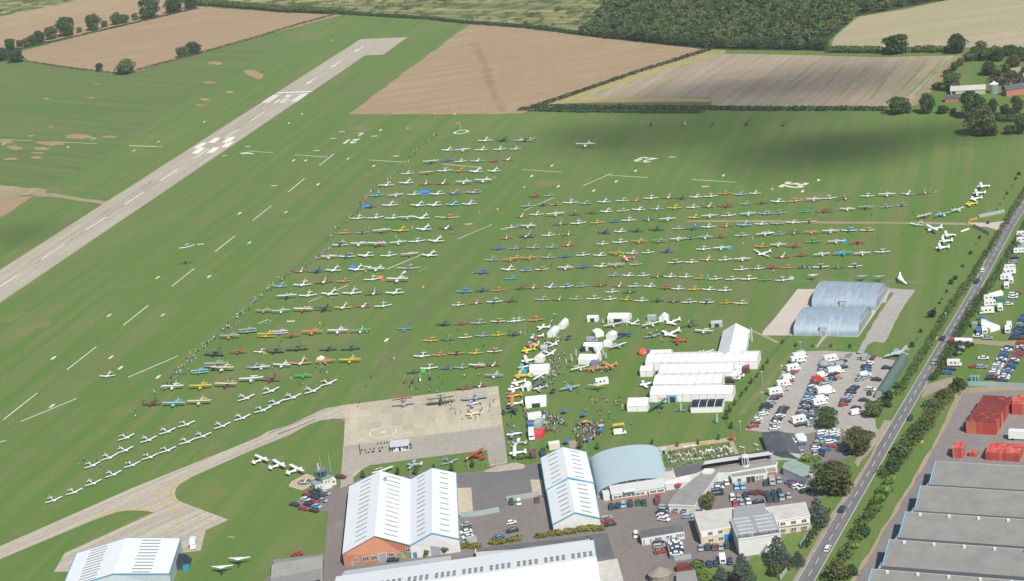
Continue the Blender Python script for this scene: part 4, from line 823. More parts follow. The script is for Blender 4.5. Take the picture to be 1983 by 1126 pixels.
def slab(mb, q, th, mi=None):   # a thick sheet on four 3-D corners
    q = [Vector(p) for p in q]; n = (q[1] - q[0]).cross(q[3] - q[0]).normalized()
    if n.z < 0: n = -n
    lo = [p - n * th for p in q]; k = len(q)
    a = q + lo; mb.add(a, [tuple(range(k)), tuple(range(2 * k - 1, k - 1, -1))] + [(i, k + i, k + (i + 1) % k, (i + 1) % k) for i in range(k)], mi)
def bil(a, b, c, d, s, t): return a.lerp(b, s).lerp(d.lerp(c, s), t)     # a-b near edge, d-c far edge
def vwall(mb, pts, th=0.25):      # vertical wall through base points with heights [(x,y,h)...] as a closed outline on one plane
    pass
def wallbox(B, name, a, b, h0, h1, mat, th=0.3, proud=0.0, parent=None):
    a = Vector((a[0], a[1], 0)); b = Vector((b[0], b[1], 0)); d = (b - a).normalized(); n = Vector((d.y, -d.x, 0))
    mb = MB(); q = [a + n * proud, b + n * proud, b + n * (proud - th), a + n * (proud - th)]; mb.prism([(p.x, p.y) for p in q], h0, h1)
    return B.part(name, mb, mat, parent)
def opening(B, name, wall, a, b, f0, f1, h0, h1, mat, frame=None, proud=0.06, bars=0):
    """door or window set on the wall line a-b, from fraction f0 to f1; the near side of the wall is to the right of a->b"""
    a = Vector((a[0], a[1], 0)); b = Vector((b[0], b[1], 0)); p, q = a.lerp(b, f0), a.lerp(b, f1)
    o = wallbox(B, name, p, q, h0, h1, mat, 0.12, proud, wall)
    if frame:
        d = (q - p).normalized(); mb = MB(); n = Vector((d.y, -d.x, 0)) * (proud + .04); w = (q - p).length
        def bar(u0, u1, z0, z1):
            r0, r1 = p + d * u0, p + d * u1; mb.prism([(x.x, x.y) for x in (r0 + n, r1 + n, r1 + n * .2, r0 + n * .2)], z0, z1)
        bar(-.12, w + .12, h0 - .12, h0); bar(-.12, w + .12, h1, h1 + .1); bar(-.12, 0, h0, h1); bar(w, w + .12, h0, h1)
        for i in range(bars): u = w * (i + 1) / (bars + 1); bar(u - .05, u + .05, h0, h1)
        mb.obj('frame', frame, o)
    return o
def gable_roof(B, FL, FR, BR, BL, RF, RB, mat, th=0.22, over=0.35, skl=None, skr=None, trim=None):
    """two pitched slabs; skl/skr: list of (t, s0, s1, w) skylight strips on the slopes"""
    ax = (BL - FL).normalized(); out = []
    for side, (E0, E1, sk) in enumerate(((FL, BL, skl), (FR, BR, skr))):
        down0 = (E0 - RF).normalized() * over; down1 = (E1 - RB).normalized() * over; e = Vector((0, 0, .08))
        q = [E0 + down0 - ax * over + e, E1 + down1 + ax * over + e, RB + ax * over + e, RF - ax * over + e]
        mb = MB(); slab(mb, q, th); r = B.part('roof', mb, mat); out.append(r)
        for (t, s0, s1, w) in sk or []:
            Ln = (BL - FL).length; dt = w / Ln / 2; n = (E1 - E0).cross(RF - E0).normalized(); n = n if n.z > 0 else -n; n = n * .16
            c = [bil(E0, RF, RB, E1, s, tt) + n for s, tt in ((s0, t - dt), (s1, t - dt), (s1, t + dt), (s0, t + dt))]
            mb = MB(); slab(mb, c, .1); mb.obj('skylight', SKYL, r)
        if trim:
            for k, (P0, P1) in enumerate(((q[0], q[3]), (q[1], q[2]), (q[0], q[1]))):
                mb = MB(); d = (P1 - P0).normalized(); u = Vector((0, 0, 1)); m = d.cross(u).normalized()
                w = .16; a = [P0 - m * w - u * .34, P0 + m * w - u * .34, P0 + m * w + u * .05, P0 - m * w + u * .05]; bb = [x + (P1 - P0) for x in a]
                mb.loft([a, bb]); mb.obj('roof_trim', trim, r)
    return out
def body(B, name, FL, FR, BR, BL, RF=None, RB=None, mat=WWALL, parent=None):
    """closed walls under a gable or flat roof"""
    mb = MB(); g = lambda p: (p.x, p.y, 0)
    front = [g(FL), g(FR), tuple(FR)] + ([tuple(RF)] if RF else []) + [tuple(FL)]
    back = [g(BR), g(BL), tuple(BL)] + ([tuple(RB)] if RB else []) + [tuple(BR)]
    mb.poly(front); mb.poly(back); mb.poly([g(FR), g(BR), tuple(BR), tuple(FR)]); mb.poly([g(BL), g(FL), tuple(FL), tuple(BL)])
    if not RF: mb.poly([tuple(FL), tuple(FR), tuple(BR), tuple(BL)])
    return B.part(name, mb, mat, parent)
def flat_block(B, cs, h, wall, roof, par=.35, parmat=None, over=.25, name='roof'):
    """flat-roofed block on local corners cs (at roof level): walls, roof slab, parapet edge"""
    mb = MB(); pts = [(p.x, p.y) for p in cs]; mb.prism(pts, 0, h); w = B.part('wall', mb, wall)
    c = sum((Vector((p[0], p[1], 0)) for p in pts), Vector()) / len(pts)
    grow = lambda k: [((p[0] - c.x) * (1 + k) + c.x, (p[1] - c.y) * (1 + k) + c.y) for p in pts]
    sz = max((Vector((p[0], p[1], 0)) - c).length for p in pts); k = over / sz
    mb = MB(); mb.prism(grow(k), h + .01, h + par); r = B.part('roof_edge', mb, parmat or WTRIM)
    mb = MB(); mb.prism(grow(-.12 / sz), h + par + .003, h + par + .05); B.part(name, mb, roof)
    return w
# ---- 1 twin-gabled hangar, one bay brick, one bay white
B = Bld('twin_gable_hangar', 'large white twin gabled hangar, one gable end of orange brick, by the control tower', 'hangar', ('zt', 260, 960), ('N', 1548, 868))
he, hr = 5.3, 9.3
FL, VF, FR = B.L('zt', 190, 612, he), B.L('N', 1165, 850, he), B.L('N', 1540, 800, he)
BL, VB, BR = B.L('N', 700, 398, he), B.L('N', 1170, 345, he), B.L('N', 1518, 295, he)
R1F, R1B, R2F, R2B = B.L('N', 893, 780, hr), B.L('N', 940, 280, hr), B.L('N', 1335, 755, hr), B.L('N', 1335, 258, hr)
sk = lambda n, s0, s1, a=.07, b=.95: [(a + (b - a) * i / (n - 1), s0 + random.uniform(-.01, .01), s1 + random.uniform(-.03, .01), .6) for i in range(n)]
w1 = body(B, 'brick_wall', FL, VF, VB, BL, R1F, R1B, BRICK); w2 = body(B, 'white_wall', VF, FR, BR, VB, R2F, R2B, WWALL)
gable_roof(B, FL, VF, VB, BL, R1F, R1B, WROOF, .2, .12, sk(14, .38, .72), sk(14, .35, .75))
gable_roof(B, VF, FR, BR, VB, R2F, R2B, WROOF, .2, .12, sk(14, .32, .68), sk(12, .35, .70), BTRIM)
mb = MB(); mb.tube(FL + V(0, -.25, .1), R1F + V(0, -.25, .1), .16); mb.tube(R1F + V(0, -.25, .1), VF + V(0, -.25, .1), .16); B.part('verge_trim', mb, flat_mat('grey_green_trim', (0.13, 0.17, 0.16)))
for f0, f1, a, b, m_, fr, bars in ((.10, .15, 0, 2.1, GREYS, None, 0), (.18, .215, 1.7, 3.2, GL_, WTRIM, 1), (.285, .37, 1.4, 3.0, GL_, WTRIM, 2), (.41, .49, 1.4, 3.0, GL_, WTRIM, 2), (.52, .635, 0, 3.6, GREYS, WTRIM, 0),
                               (.67, .745, 1.9, 3.3, GL_, WTRIM, 2), (.805, .85, 0, 2.6, GREEN_D, None, 0), (.93, .98, 0, 2.6, GREEN_D, None, 0), (.925, .985, 2.9, 4.0, GL_, WTRIM, 1)):
    opening(B, 'window' if m_ is GL_ else 'door', w1, FL, VF, f0, f1, a, b, m_, fr, .08, bars)
for f0, f1, a, b, m_ in ((.04, .11, 0, 2.2, BLUE_D), (.40, .60, 0, 4.0, GREYS)): opening(B, 'door', w2, VF, FR, f0, f1, a, b, m_, BTRIM if b < 3 else WTRIM, .08)
mb = MB(); mb.box(-.5, .5, -.5, .5, 0, 1.5); mb.box(-.65, .65, -.65, .65, 1.5, 1.65); v = B.part('roof_vent', mb, GREYS); v.location = bil(VF, R1F, R1B, VB, .8, .86)
# ---- 2 middle hangar in two lengths
B = Bld('narrow_hangar', 'long white gabled hangar with a step in its roof, left of the arched hangar', 'hangar', ('P', 280, 745), ('P', 650, 700))
he, hr = 3.9, 7.3
FL, FR, RF = B.L('P', 280, 688, he - .4), B.L('P', 640, 640, he - .4), B.L('P', 450, 598, hr - .4)
ML, MR, RM = B.L('P', 234, 432, he - .4), B.L('P', 592, 378, he - .4), B.L('P', 402, 345, hr - .4)
body(B, 'wall', FL, FR, MR, ML, RF, RM)
gable_roof(B, FL, FR, MR, ML, RF, RM, WROOF, .2, .12, sk(7, .42, .85, .1, .9), sk(7, .30, .72, .1, .9), BTRIM)
ML, MR, RM = B.L('P', 228, 425, he + .25), B.L('P', 592, 368, he + .25), B.L('P', 400, 328, hr + .25)
BL, BR, RB = B.L('P', 188, 180, he + .25), B.L('P', 535, 135, he + .25), B.L('P', 355, 97, hr + .25)
body(B, 'wall', ML, MR, BR, BL, RM, RB)
gable_roof(B, ML, MR, BR, BL, RM, RB, WROOF, .2, .12, sk(7, .3, .72, .08, .92), sk(7, .35, .72, .08, .92), BTRIM)
# ---- 3 arched hangar
def arch_building(B, A0, A1, B0, B1, h, mat, n=14, name='roof', flatten=1.0, th=.18):
    """vault between footings A0-A1 (near arch) and B0-B1 (far arch)"""
    prof = []
    for i in range(n + 1):
        a = math.pi * i / n; prof.append(((1 - math.cos(a)) / 2, math.sin(a) ** flatten * h))
    near = [A0.lerp(A1, u) + V(0, 0, z) for u, z in prof]; far = [B0.lerp(B1, u) + V(0, 0, z) for u, z in prof]
    mb = MB(); mb.loft([near, far], cap=False)
    k = len(near); mb2 = []; r = B.part(name, mb, mat)
    md = r.modifiers.new('thick', 'SOLIDIFY'); md.thickness = th; md.offset = -1
    return r, near, far
B = Bld('arched_hangar', 'pale blue vaulted hangar with a glazed arch above a low white annexe', 'hangar', ('P', 738, 515), ('P', 1145, 455))
LBR = ribbed_mat('pale_blue_sheeting', (0.40, 0.51, 0.56), 1.6, 1, 0.5, 0.06)
A0, A1, B0, B1 = B.L('P', 622, 478), B.L('P', 1180, 395), B.L('P', 568, 215), B.L('P', 1128, 268)
B1 = A1 + (B0 - A0) * 1.0
ar, near, far = arch_building(B, A0, A1, B0, B1, 5.0, LBR, 32, flatten=.75)
mb = MB(); off = (far[0] - near[0]).normalized() * .5; mb.poly([tuple(p + off) for p in near]); B.part('glazed_end', mb, glass_mat('green_glazing', (0.07, 0.12, 0.12)))
mb = MB(); mb.poly([tuple(p - off) for p in far][::-1]); B.part('end_wall', mb, WWALL)
mb = MB()
for f in (.14, .28, .42, .56, .70, .84):
    p = A0.lerp(A1, f) + off * .6;  hh_ = 5.0 * math.sin(math.acos(1 - 2 * f)) ** .75; mb.tube(p, p + V(0, 0, hh_ - .2), .09, n=4)
B.part('mullion', mb, WTRIM)
a_ = [B.L('P', 738, 515), B.L('P', 1145, 455)]; dd = V(-(a_[1] - a_[0]).y, (a_[1] - a_[0]).x, 0).normalized() * 5.0
w = body(B, 'annexe', a_[0] + V(0, 0, 2.7), a_[1] + V(0, 0, 2.7), a_[1] + dd + V(0, 0, 4.3), a_[0] + dd + V(0, 0, 4.3), mat=WWALL)
mb = MB(); slab(mb, [a_[0] + V(-.2, -.25, 2.9), a_[1] + V(.2, -.25, 2.9), a_[1] + dd + V(.2, 0, 4.45), a_[0] + dd + V(-.2, 0, 4.45)], .15); B.part('annexe_roof', mb, flat_mat('annexe_roof', (0.50, 0.51, 0.51)))
mb = MB(); a1_, b1_ = a_; mb.prism([(a1_.x, a1_.y - .06), (b1_.x, b1_.y - .06), (b1_.x, b1_.y + .1), (a1_.x, a1_.y + .1)], 0, .8); B.part('brick_plinth', mb, BRICK)
for i in range(7): opening(B, 'window', w, a_[0], a_[1], .03 + i * .085, .095 + i * .085, 1.25, 2.1, GL_, WTRIM, .08, 1)
opening(B, 'door', w, a_[0], a_[1], .66, .69, 0, 2.1, GL_, WTRIM, .09)
for f in (.72, .86): opening(B, 'window', w, a_[0], a_[1], f, f + .11, 1.25, 2.1, GL_, WTRIM, .08, 2)
q0 = B.L('P', 690, 505); mb = MB(); mb.box(q0.x - 1, q0.x + 1.6, q0.y - .3, q0.y + 3, 0, 2.9); B.part('porch', mb, WWALL)
mb = MB(); q0 = B.L('P', 870, 432, 4); mb.box(-2.2, 2.2, -.15, .15, 0, 1.2); s_ = B.part('roof_sign', mb, WTRIM); s_.location = (q0.x, q0.y, 3.6)
# ---- 4 long white hangar at the bottom edge
B = Bld('long_hangar', 'very long white roofed hangar with rows of small rooflights along the bottom edge', 'hangar', ('N', 640, 1085), ('P', 585, 812))
h0, h1 = 5.0, 8.5
BL, BR = B.L('N', 606, 1092, h0), B.L('P', 590, 812, h0)
d = (BR - BL).normalized(); n = V(-d.y, d.x, 0)
dn = B.L('P', 628, 1085, h0) - BR; FRr = BR + dn * 1.0; FLl = BL + dn * 1.0
depth = abs(dn.dot(n)); print('long hangar depth', depth, (BR - BL).length)
R0, R1 = (BL + FLl) / 2 + V(0, 0, h1 - h0), (BR + FRr) / 2 + V(0, 0, h1 - h0)
# far slope falls to BL-BR, near slope falls to the frame edge; ridge between
FL2, FR2 = BL + dn * 1.5, BR + dn * 1.5; R0, R1 = BL + dn * .75 + V(0, 0, h1 - h0), BR + dn * .75 + V(0, 0, h1 - h0)
mb = MB(); g0 = lambda p: (p.x, p.y, 0)
for q in ([BL, BR], [BR, R1, FR2][::1], [FR2, FL2], [FL2, R0, BL]):
    mb.poly([g0(q[0]), g0(q[-1])] + [tuple(p) for p in q[::-1]])
w = B.part('wall', mb, WWALL)
sls = []
for (E0, E1, Q0, Q1) in ((BL, BR, R0, R1), (FL2, FR2, R0, R1)):
    e = V(0, 0, .1); mb = MB(); ov = (E0 - Q0).normalized() * .3; slab(mb, [E0 + ov + e - d * .3, E1 + ov + e + d * .3, Q1 + e + d * .3, Q0 + e - d * .3], .2); sls.append(B.part('roof', mb, WROOFX))
us = []
for gx in range(17):
    for k in range(4): us.append((gx * 9.6 + k * 2.05) if gx % 1 == 0 else 0)
Lb = (BR - BL).length
for u in us:
    f = 1 - (u + 1.6) / Lb
    if f < .06: continue
    for s0, s1 in ((.62, .74), (.77, .89)):
        c = [bil(BL, R0, R1, BR, s, t) + V(0, 0, .24) for s, t in ((s0, f - .55 / Lb), (s1, f - .55 / Lb), (s1, f + .55 / Lb), (s0, f + .55 / Lb))]
        mb = MB(); slab(mb, c, .1); mb.obj('rooflight', SKYL, sls[0])
mb = MB(); mb.tube(BR + V(0, 0, .15) + d * .3, R1 + V(0, 0, .15) + d * .3, .14); B.part('roof_trim', mb, BTRIM)
# grey lean-to strip behind it
q = [B.L('N', 640, 1080, 3.2), B.L('N', 1480, 962, 3.2), B.L('N', 1480, 928, 3.2), B.L('N', 665, 1045, 3.2)]
mb = MB(); mb.prism([(p.x, p.y) for p in q], 0, 3.2); B.part('lean_to', mb, flat_mat('lean_to_roof', (0.40, 0.43, 0.46)))
# ---- flat dark roof and cream flat roof to its right
B = Bld('flat_roof_workshop', 'dark felt flat roofed workshop at the end of the long hangar', 'building', ('P', 620, 975), ('P', 760, 955))
flat_block(B, [B.L('P', 618, 968, 3.6), B.L('P', 755, 950, 3.6), B.L('P', 700, 758, 3.6), B.L('P', 540, 780, 3.6), B.L('P', 585, 812, 3.6)], 3.6, flat_mat('buff_wall', (0.45, 0.38, 0.28)), FELT, .3, flat_mat('felt_edge', (0.2, 0.2, 0.2)))
flat_block(B, [B.L('N', 1670, 905, 3.0), B.L('N', 1982, 885, 3.0), B.L('P', 560, 808, 3.0), B.L('P', 540, 782, 3.0), B.L('N', 1982, 852, 3.0), B.L('N', 1672, 897, 3.0)][:4] + [B.L('N', 1672, 880, 3.0)], 3.0, WWALL, FELT, .2)
B = Bld('cream_roof_store', 'cream flat roofed store in front of the dark flat roofed workshop', 'building', ('P', 625, 1110), ('P', 805, 1105))
flat_block(B, [B.L('P', 640, 1180, 3.8), B.L('P', 830, 1165, 3.8), B.L('P', 772, 960, 3.8), B.L('P', 622, 985, 3.8)], 3.8, CREAM, CFELT, .3)
# ---- 5 hangar bottom left
B = Bld('corner_hangar', 'white gabled hangar with blue edging at the bottom of the taxiway loop', 'hangar', ('M', 215, 1160), ('M', 1345, 1160))
he, hr = 5.6, 8.4
BLc, RB, BRc = B.L('M', 590, 912, he), B.L('M', 970, 795, hr), B.L('M', 1385, 797, he)
RF, FRc = B.L('M', 870, 1068, hr), B.L('M', 1298, 1068, he); FLc = BLc + (FRc - BRc); 
FLc = BLc + (RF - RB); FLc.z = he
w = body(B, 'wall', FLc, FRc, BRc, BLc, RF, RB, flat_mat('pale_blue_wall', (0.40, 0.47, 0.52), .6))
gable_roof(B, FLc, FRc, BRc, BLc, RF, RB, WROOF, .2, .1, sk(12, .30, .66, .04, .93), sk(11, .34, .70, .04, .93), BTRIM)
# clutter beside it: dark-blue awning and white trailer
t = thing('tarpaulin_shelter', 'dark tarpaulin shelter against the side wall of the corner hangar', 'shelter', T('M', 1400, 1000))
mb = MB(); mb.add([(-1.5, -4, 0), (3.2, -4, 0), (3.2, 4, 0), (-1.5, 4, 0), (-1.5, -3.5, 3), (1.2, -3.2, 2.6), (1.4, 3.4, 2.8), (-1.5, 3.5, 3.2)], [(0, 1, 5, 4), (1, 2, 6, 5), (2, 3, 7, 6), (3, 0, 4, 7), (4, 5, 6, 7)]); mb.obj('cover', flat_mat('dark_tarp', (0.03, 0.04, 0.05)), t)
mb = MB(); mb.box(1.0, 3.4, -5.5, -3.2, 0, 1.6); mb.obj('blue_cover', flat_mat('blue_tarp', (0.03, 0.25, 0.40)), t)
# ---- 6 grey sheds bottom
B = Bld('grey_shed', 'grey fibre cement roofed shed at the bottom edge beside the yard', 'shed', ('N', 95, 1110), ('N', 500, 1060))
CEM = ribbed_mat('fibre_cement', (0.27, 0.265, 0.255), 1.1, 0, 0.9, 0.2, 0, (0.35, 0.34, 0.32))
c4 = [B.L('N', 105, 962, 4.0), B.L('N', 498, 915, 4.0)]; m2 = [B.L('N', 118, 988, 5.2), B.L('N', 492, 930, 5.2)]; f2 = [B.L('N', 92, 1105, 3.6), B.L('N', 490, 1025, 3.6)]; e2 = [B.L('N', 80, 1190, 5.0), B.L('N', 475, 1110, 5.0)]
for a, b in ((c4, m2), (m2, f2), (f2, e2)):
    mb = MB(); slab(mb, [a[0], a[1], b[1], b[0]], .15); B.part('roof', mb, CEM)
mb = MB(); cs = [c4[0], c4[1], e2[1], e2[0]]; mb.prism([(p.x, p.y) for p in cs], 0, 3.3); B.part('wall', mb, flat_mat('blue_grey_wall', (0.42, 0.47, 0.52)))
mb = MB(); mb.poly([(c4[1].x, c4[1].y, 0), tuple(c4[1]), tuple(m2[1]), tuple(f2[1]), tuple(e2[1]), (e2[1].x, e2[1].y, 0)]); B.part('gable_panel', mb, WTRIM)
# ---- 7 control tower
B = Bld('control_tower', 'white control tower with green glazed lookout room and aerials beside the helipad', 'control tower', ('zm', 720, 665), ('zm', 815, 635))
a, b = B.L('zm', 640, 650), B.L('zm', 815, 632); wdt = (b - a).length
mb = MB(); mb.box(a.x, b.x, a.y, a.y + 5.5, 0, 4.6); w = B.part('main_wall', mb, WWALL)
for f in (.25, .6): opening(B, 'window', w, V(a.x, a.y, 0), V(b.x, a.y, 0), f, f + .18, 2.6, 3.7, GL_, WTRIM, .06, 1)
mb = MB(); mb.box(a.x + 2.0, a.x + 3.0, a.y - .14, a.y - .02, 3.3, 4.2); mb.obj('yellow_letter_panel', pc('y'), w)
ground = ground
mb = MB(); q0 = B.L('zm', 500, 585); mb.box(a.x - 3.4, a.x, a.y + .4, a.y + 5.0, 0, 2.9); w3 = B.part('side_wing', mb, WWALL)
opening(B, 'window', w3, V(a.x - 3.4, a.y + .4, 0), V(a.x, a.y + .4, 0), .2, .45, 1.1, 2.2, GL_, WTRIM, .06, 1); opening(B, 'window', w3, V(a.x - 3.4, a.y + .4, 0), V(a.x, a.y + .4, 0), .62, .75, .9, 2.2, GL_, WTRIM, .06)
mb = MB(); mb.box(a.x - 3.5, a.x + .1, a.y + .3, a.y + 5.1, 2.9, 3.05); B.part('side_roof', mb, flat_mat('slate_blue', (0.28, 0.34, 0.38)))
mb = MB(); mb.box(b.x, b.x + 2.6, a.y + 1.5, a.y + 4.5, 0, 2.6); w4 = B.part('annexe', mb, WWALL); opening(B, 'window', w4, V(b.x, a.y + 1.5, 0), V(b.x + 2.6, a.y + 1.5, 0), .4, .75, 1.2, 2.1, GL_, WTRIM, .06)
cx, cy = (a.x + b.x) / 2 - 1.0, a.y + 2.9
mb = MB(); mb.box(a.x - .2, b.x + .2, a.y - .2, a.y + 5.7, 4.6, 4.8); B.part('balcony_floor', mb, GFELT)
GRM = flat_mat('green_frame', (0.16, 0.42, 0.36), .5)
mb = MB(); oc = [(cx + 2.3 * math.cos(k * math.pi / 4 + .39), cy + 2.1 * math.sin(k * math.pi / 4 + .39)) for k in range(8)]
rings = [[(cx + (p[0] - cx) * k, cy + (p[1] - cy) * k, z) for p in oc] for k, z in ((.95, 4.8), (1.0, 5.8), (1.15, 7.6))]
mb.loft(rings); B.part('lookout_glazing', mb, GL_)
for k in range(8):
    mb = MB(); p = oc[k]; q = lambda s, z: (cx + (p[0] - cx) * s, cy + (p[1] - cy) * s, z); mb.tube(q(1.0, 4.8), q(1.02, 5.8), .09, n=4); mb.tube(q(1.02, 5.8), q(1.18, 7.65), .09, n=4); B.part('mullion', mb, GRM)
mb = MB(); mb.prism([(cx + (p[0] - cx) * 1.25, cy + (p[1] - cy) * 1.25) for p in oc], 7.65, 7.95); B.part('lookout_roof', mb, flat_mat('dark_grey_roof', (0.16, 0.18, 0.18)))
mb = MB(); e = [(a.x - 1.2, a.y - .9), (b.x + 1.0, a.y - .9), (b.x + 1.0, a.y + 6.2), (a.x - 1.2, a.y + 6.2)]
for i in range(4):
    p, q = e[i], e[(i + 1) % 4]
    for z in (5.3, 5.8): mb.tube((*p, z), (*q, z), .05, n=4)
    for k in range(7): u = k / 6; x, y = p[0] + (q[0] - p[0]) * u, p[1] + (q[1] - p[1]) * u; mb.tube((x, y, 4.7), (x, y, 5.8), .04, n=4)
B.part('railing', mb, GRM)
mb = MB(); mb.lathe([(.55, 7.95), (.5, 8.8), (.35, 9.9), (.1, 10.2)], 10, c=(cx - .8, cy)); B.part('radome', mb, flat_mat('radome', (0.42, 0.43, 0.42)))
mb = MB(); mb.lathe([(.25, 10.2), (.28, 10.6), (.05, 10.75)], 8, c=(cx - .8, cy)); B.part('beacon', mb, WTRIM)
for dx in (.7, 4.6): mb = MB(); mb.tube((cx + dx, cy + 1, 5), (cx + dx, cy + 1, 13.2), .05, .03, n=5); B.part('aerial', mb, WTRIM)
# helipad beside it
hp = sheet('helipad', PX('zm', '0,580 235,655 500,520 430,405 315,362 60,490'), Z(4), ground_mat('helipad_paint', (0.46, 0.36, 0.25), (0.42, 0.33, 0.23)))
hc = T('zm', 278, 508); mb = MB(); mb.poly([(hc.x + 2.95 * math.cos(k * math.pi / 14), hc.y + 2.95 * math.sin(k * math.pi / 14), Z(5)) for k in range(28)]); mb.obj('pad_circle', ground_mat('pad_grey', (0.10, 0.11, 0.12), (0.13, 0.14, 0.15)), hp)
a, b = T('zm', 178, 517), T('zm', 355, 513); strip('pad_mark', a, b, .55, Z(6), WP, hp)
strip('pad_mark', T('zm', 275, 510), T('zm', 312, 445), .55, Z(6), WP, hp)
mb = MB(); pts = PX('zm', '0,580 235,655 500,520 430,405 315,362 60,490 0,580')
line(resample(pts, 2.0), .3, LP, Z(5), hp, 'pad_edge')
# ---- 8 refuelling cabin on the apron
B = Bld('refuelling_cabin', 'small white cabin with grey pitched roof standing on the apron', 'cabin', ('zp', 590, 575), ('zp', 762, 558))
a, b = B.L('zp', 560, 578), B.L('zp', 764, 560); L_ = b.x - a.x
mb = MB(); mb.box(0, L_, 0, 3.6, .02, 2.5); w = B.part('wall', mb, WWALL)
for f0, f1, h0_, h1_ in ((.14, .24, .9, 2.1), (.42, .56, 0.05, 2.1), (.68, .78, .9, 2.1), (.82, .97, .6, 2.2), (.0, .12, .3, 2.2)): opening(B, 'window' if f0 != .42 else 'door', w, V(0, 0, 0), V(L_, 0, 0), f0, f1, h0_, h1_, GL_ if f0 != .42 else pc('k'), WTRIM, .06)
mb = MB(); slab(mb, [V(-.3, -.8, 2.5), V(L_ + .3, -.8, 2.5), V(L_ + .3, 4.0, 3.5), V(-.3, 4.0, 3.5)], .15); B.part('roof', mb, flat_mat('pale_grey_roof', (0.46, 0.48, 0.50)))
t = thing('fuel_pump', 'dark fuel pump box beside the refuelling cabin', 'fuel pump', T('zp', 802, 535)); mb = MB(); mb.box(-.9, .9, -.6, .6, .05, 1.9); mb.box(-1.0, 1.0, -.7, .7, 1.9, 2.0); mb.obj('casing', pc('k'), t); mb = MB(); mb.box(-.5, .5, -.65, -.6, .8, 1.5); mb.obj('dial', pc('s'), t)
# fuel compound frames
for i, (x, y) in enumerate([(245, 565), (285, 562), (345, 552), (388, 545), (450, 540), (485, 535), (295, 592), (325, 590), (370, 585), (385, 580), (450, 576), (465, 572), (430, 488), (470, 485), (510, 478), (545, 474)]):
    p = T('zp', x, y); t = thing('fuel_drum', f'dark drum in the fenced fuel compound, {ORD[i]} of those on the ground', 'drum', (p.x, p.y, Z(7)), 0, 'drums and boxes in the fuel compound')
    mb = MB(); mb.lathe([(.27, 0), (.29, .05), (.27, .35), (.29, .4), (.27, .65), (.25, .7)], 8); mb.obj('drum', pc('m' if i == 6 else 'k'), t)
# ---- 9 two silver arched hangars
SILV = None
def silver():
    m, t, b = nodes('silver_sheeting', 0.58, 0.4); b.inputs['Metallic'].default_value = 0.35
    p = obj_xyz(t, (1 / .9, .01, .01)); w = t.nodes.new('ShaderNodeTexWave'); w.inputs['Scale'].default_value = .5; t.links.new(p, w.inputs[0])
    q = obj_xyz(t); col = mixc(t, noise_fac(t, .25, 5, q, .6, .35, .7), (0.32, 0.40, 0.47), (0.38, 0.47, 0.54))
    col = mixc(t, noise_fac(t, 1.0, 3, obj_xyz(t, (1 / .9, .08, .3)), .5, .5, .8), col, (0.50, 0.61, 0.68)); t.links.new(col, b.inputs[0]); bump(t, b, w.outputs[1], .5, .05); return m
SILV = silver(); SILE = ribbed_mat('grey_end_sheeting', (0.34, 0.38, 0.42), .8, 1, 0.5, .12, .3)
for nm, fa, fb, eb, hcr in (('nearer', (352, 686), (1130, 694), (1292, 440), 7.2), ('farther', (570, 352), (1340, 388), (1492, 150), 7.2)):
    B = Bld('silver_arched_hangar', f'silver corrugated vaulted hangar, the {nm} of the pair on the concrete hardstanding', 'hangar', ('zr', *fa), ('zr', *fb))
    a, b, c = B.L('zr', *fa), B.L('zr', *fb), B.L('zr', *eb); dv = c - b; a2 = a + dv
    # vault axis runs along a-b; arch spans b -> c
    r, near, far = arch_building(B, b, c, a, a2, hcr, SILV, 32, flatten=.8, th=.15)
    ins = (a - b).normalized() * .35
    mb = MB(); mb.poly([tuple(p + ins) for p in near]); e1 = B.part('end_wall', mb, SILE); mb = MB(); mb.poly([tuple(p - ins) for p in far][::-1]); e2_ = B.part('end_wall', mb, flat_mat('hangar_door', (0.10, 0.11, 0.12)))
    d = (c - b).normalized(); n = -ins.normalized(); q = lambda u, z, o: tuple(b + d * u + n * o + V(0, 0, z)); W_ = (c - b).length
    mb = MB(); mb.add([q(W_ * .25, 4.2, -.2), q(W_ * .75, 4.2, -.2), q(W_ * .75, 5.0, -.2), q(W_ * .25, 5.0, -.2), q(W_ * .25, 4.2, -.4), q(W_ * .75, 4.2, -.4), q(W_ * .75, 5.0, -.4), q(W_ * .25, 5.0, -.4)], [(0, 1, 2, 3), (4, 7, 6, 5), (0, 3, 7, 4), (1, 5, 6, 2)]); mb.obj('window_band', flat_mat('pale_window', (0.5, 0.6, 0.66), .2), e1)
    pd = B.L('zr', (715 if nm == 'nearer' else 945), (690 if nm == 'nearer' else 378)); pd.y = 0 + pd.y * .2
    mb = MB(); mb.box(pd.x - 1.7, pd.x + 1.7, -.2, 2.8, 0, 4.2); mb.box(pd.x - 1.9, pd.x + 1.9, -.4, 3.0, 4.2, 4.4); po = B.part('side_porch', mb, flat_mat('porch_grey', (0.45, 0.49, 0.53)))
    mb = MB(); mb.box(pd.x - .8, pd.x + .8, -.28, -.2, 0, 2.4); mb.obj('door', GREYS, po)
    for s_ in (0, 1):
        mb = MB(); o_ = far[0].lerp(far[-1], .1 + .75 * s_) ; e_ = ins.normalized() * 3.0
        mb.tube(o_, o_ + e_, .08, n=4); mb.tube(o_ + e_, o_ + V(0, 0, 5), .08, n=4); mb.tube(o_ + V(0, 0, 5), o_, .08, n=4); mb.tube(o_ + e_ * .5, o_ + V(0, 0, 2.5), .06, n=4); B.part('door_brace', mb, flat_mat('dark_steel', (0.07, 0.08, 0.08)))
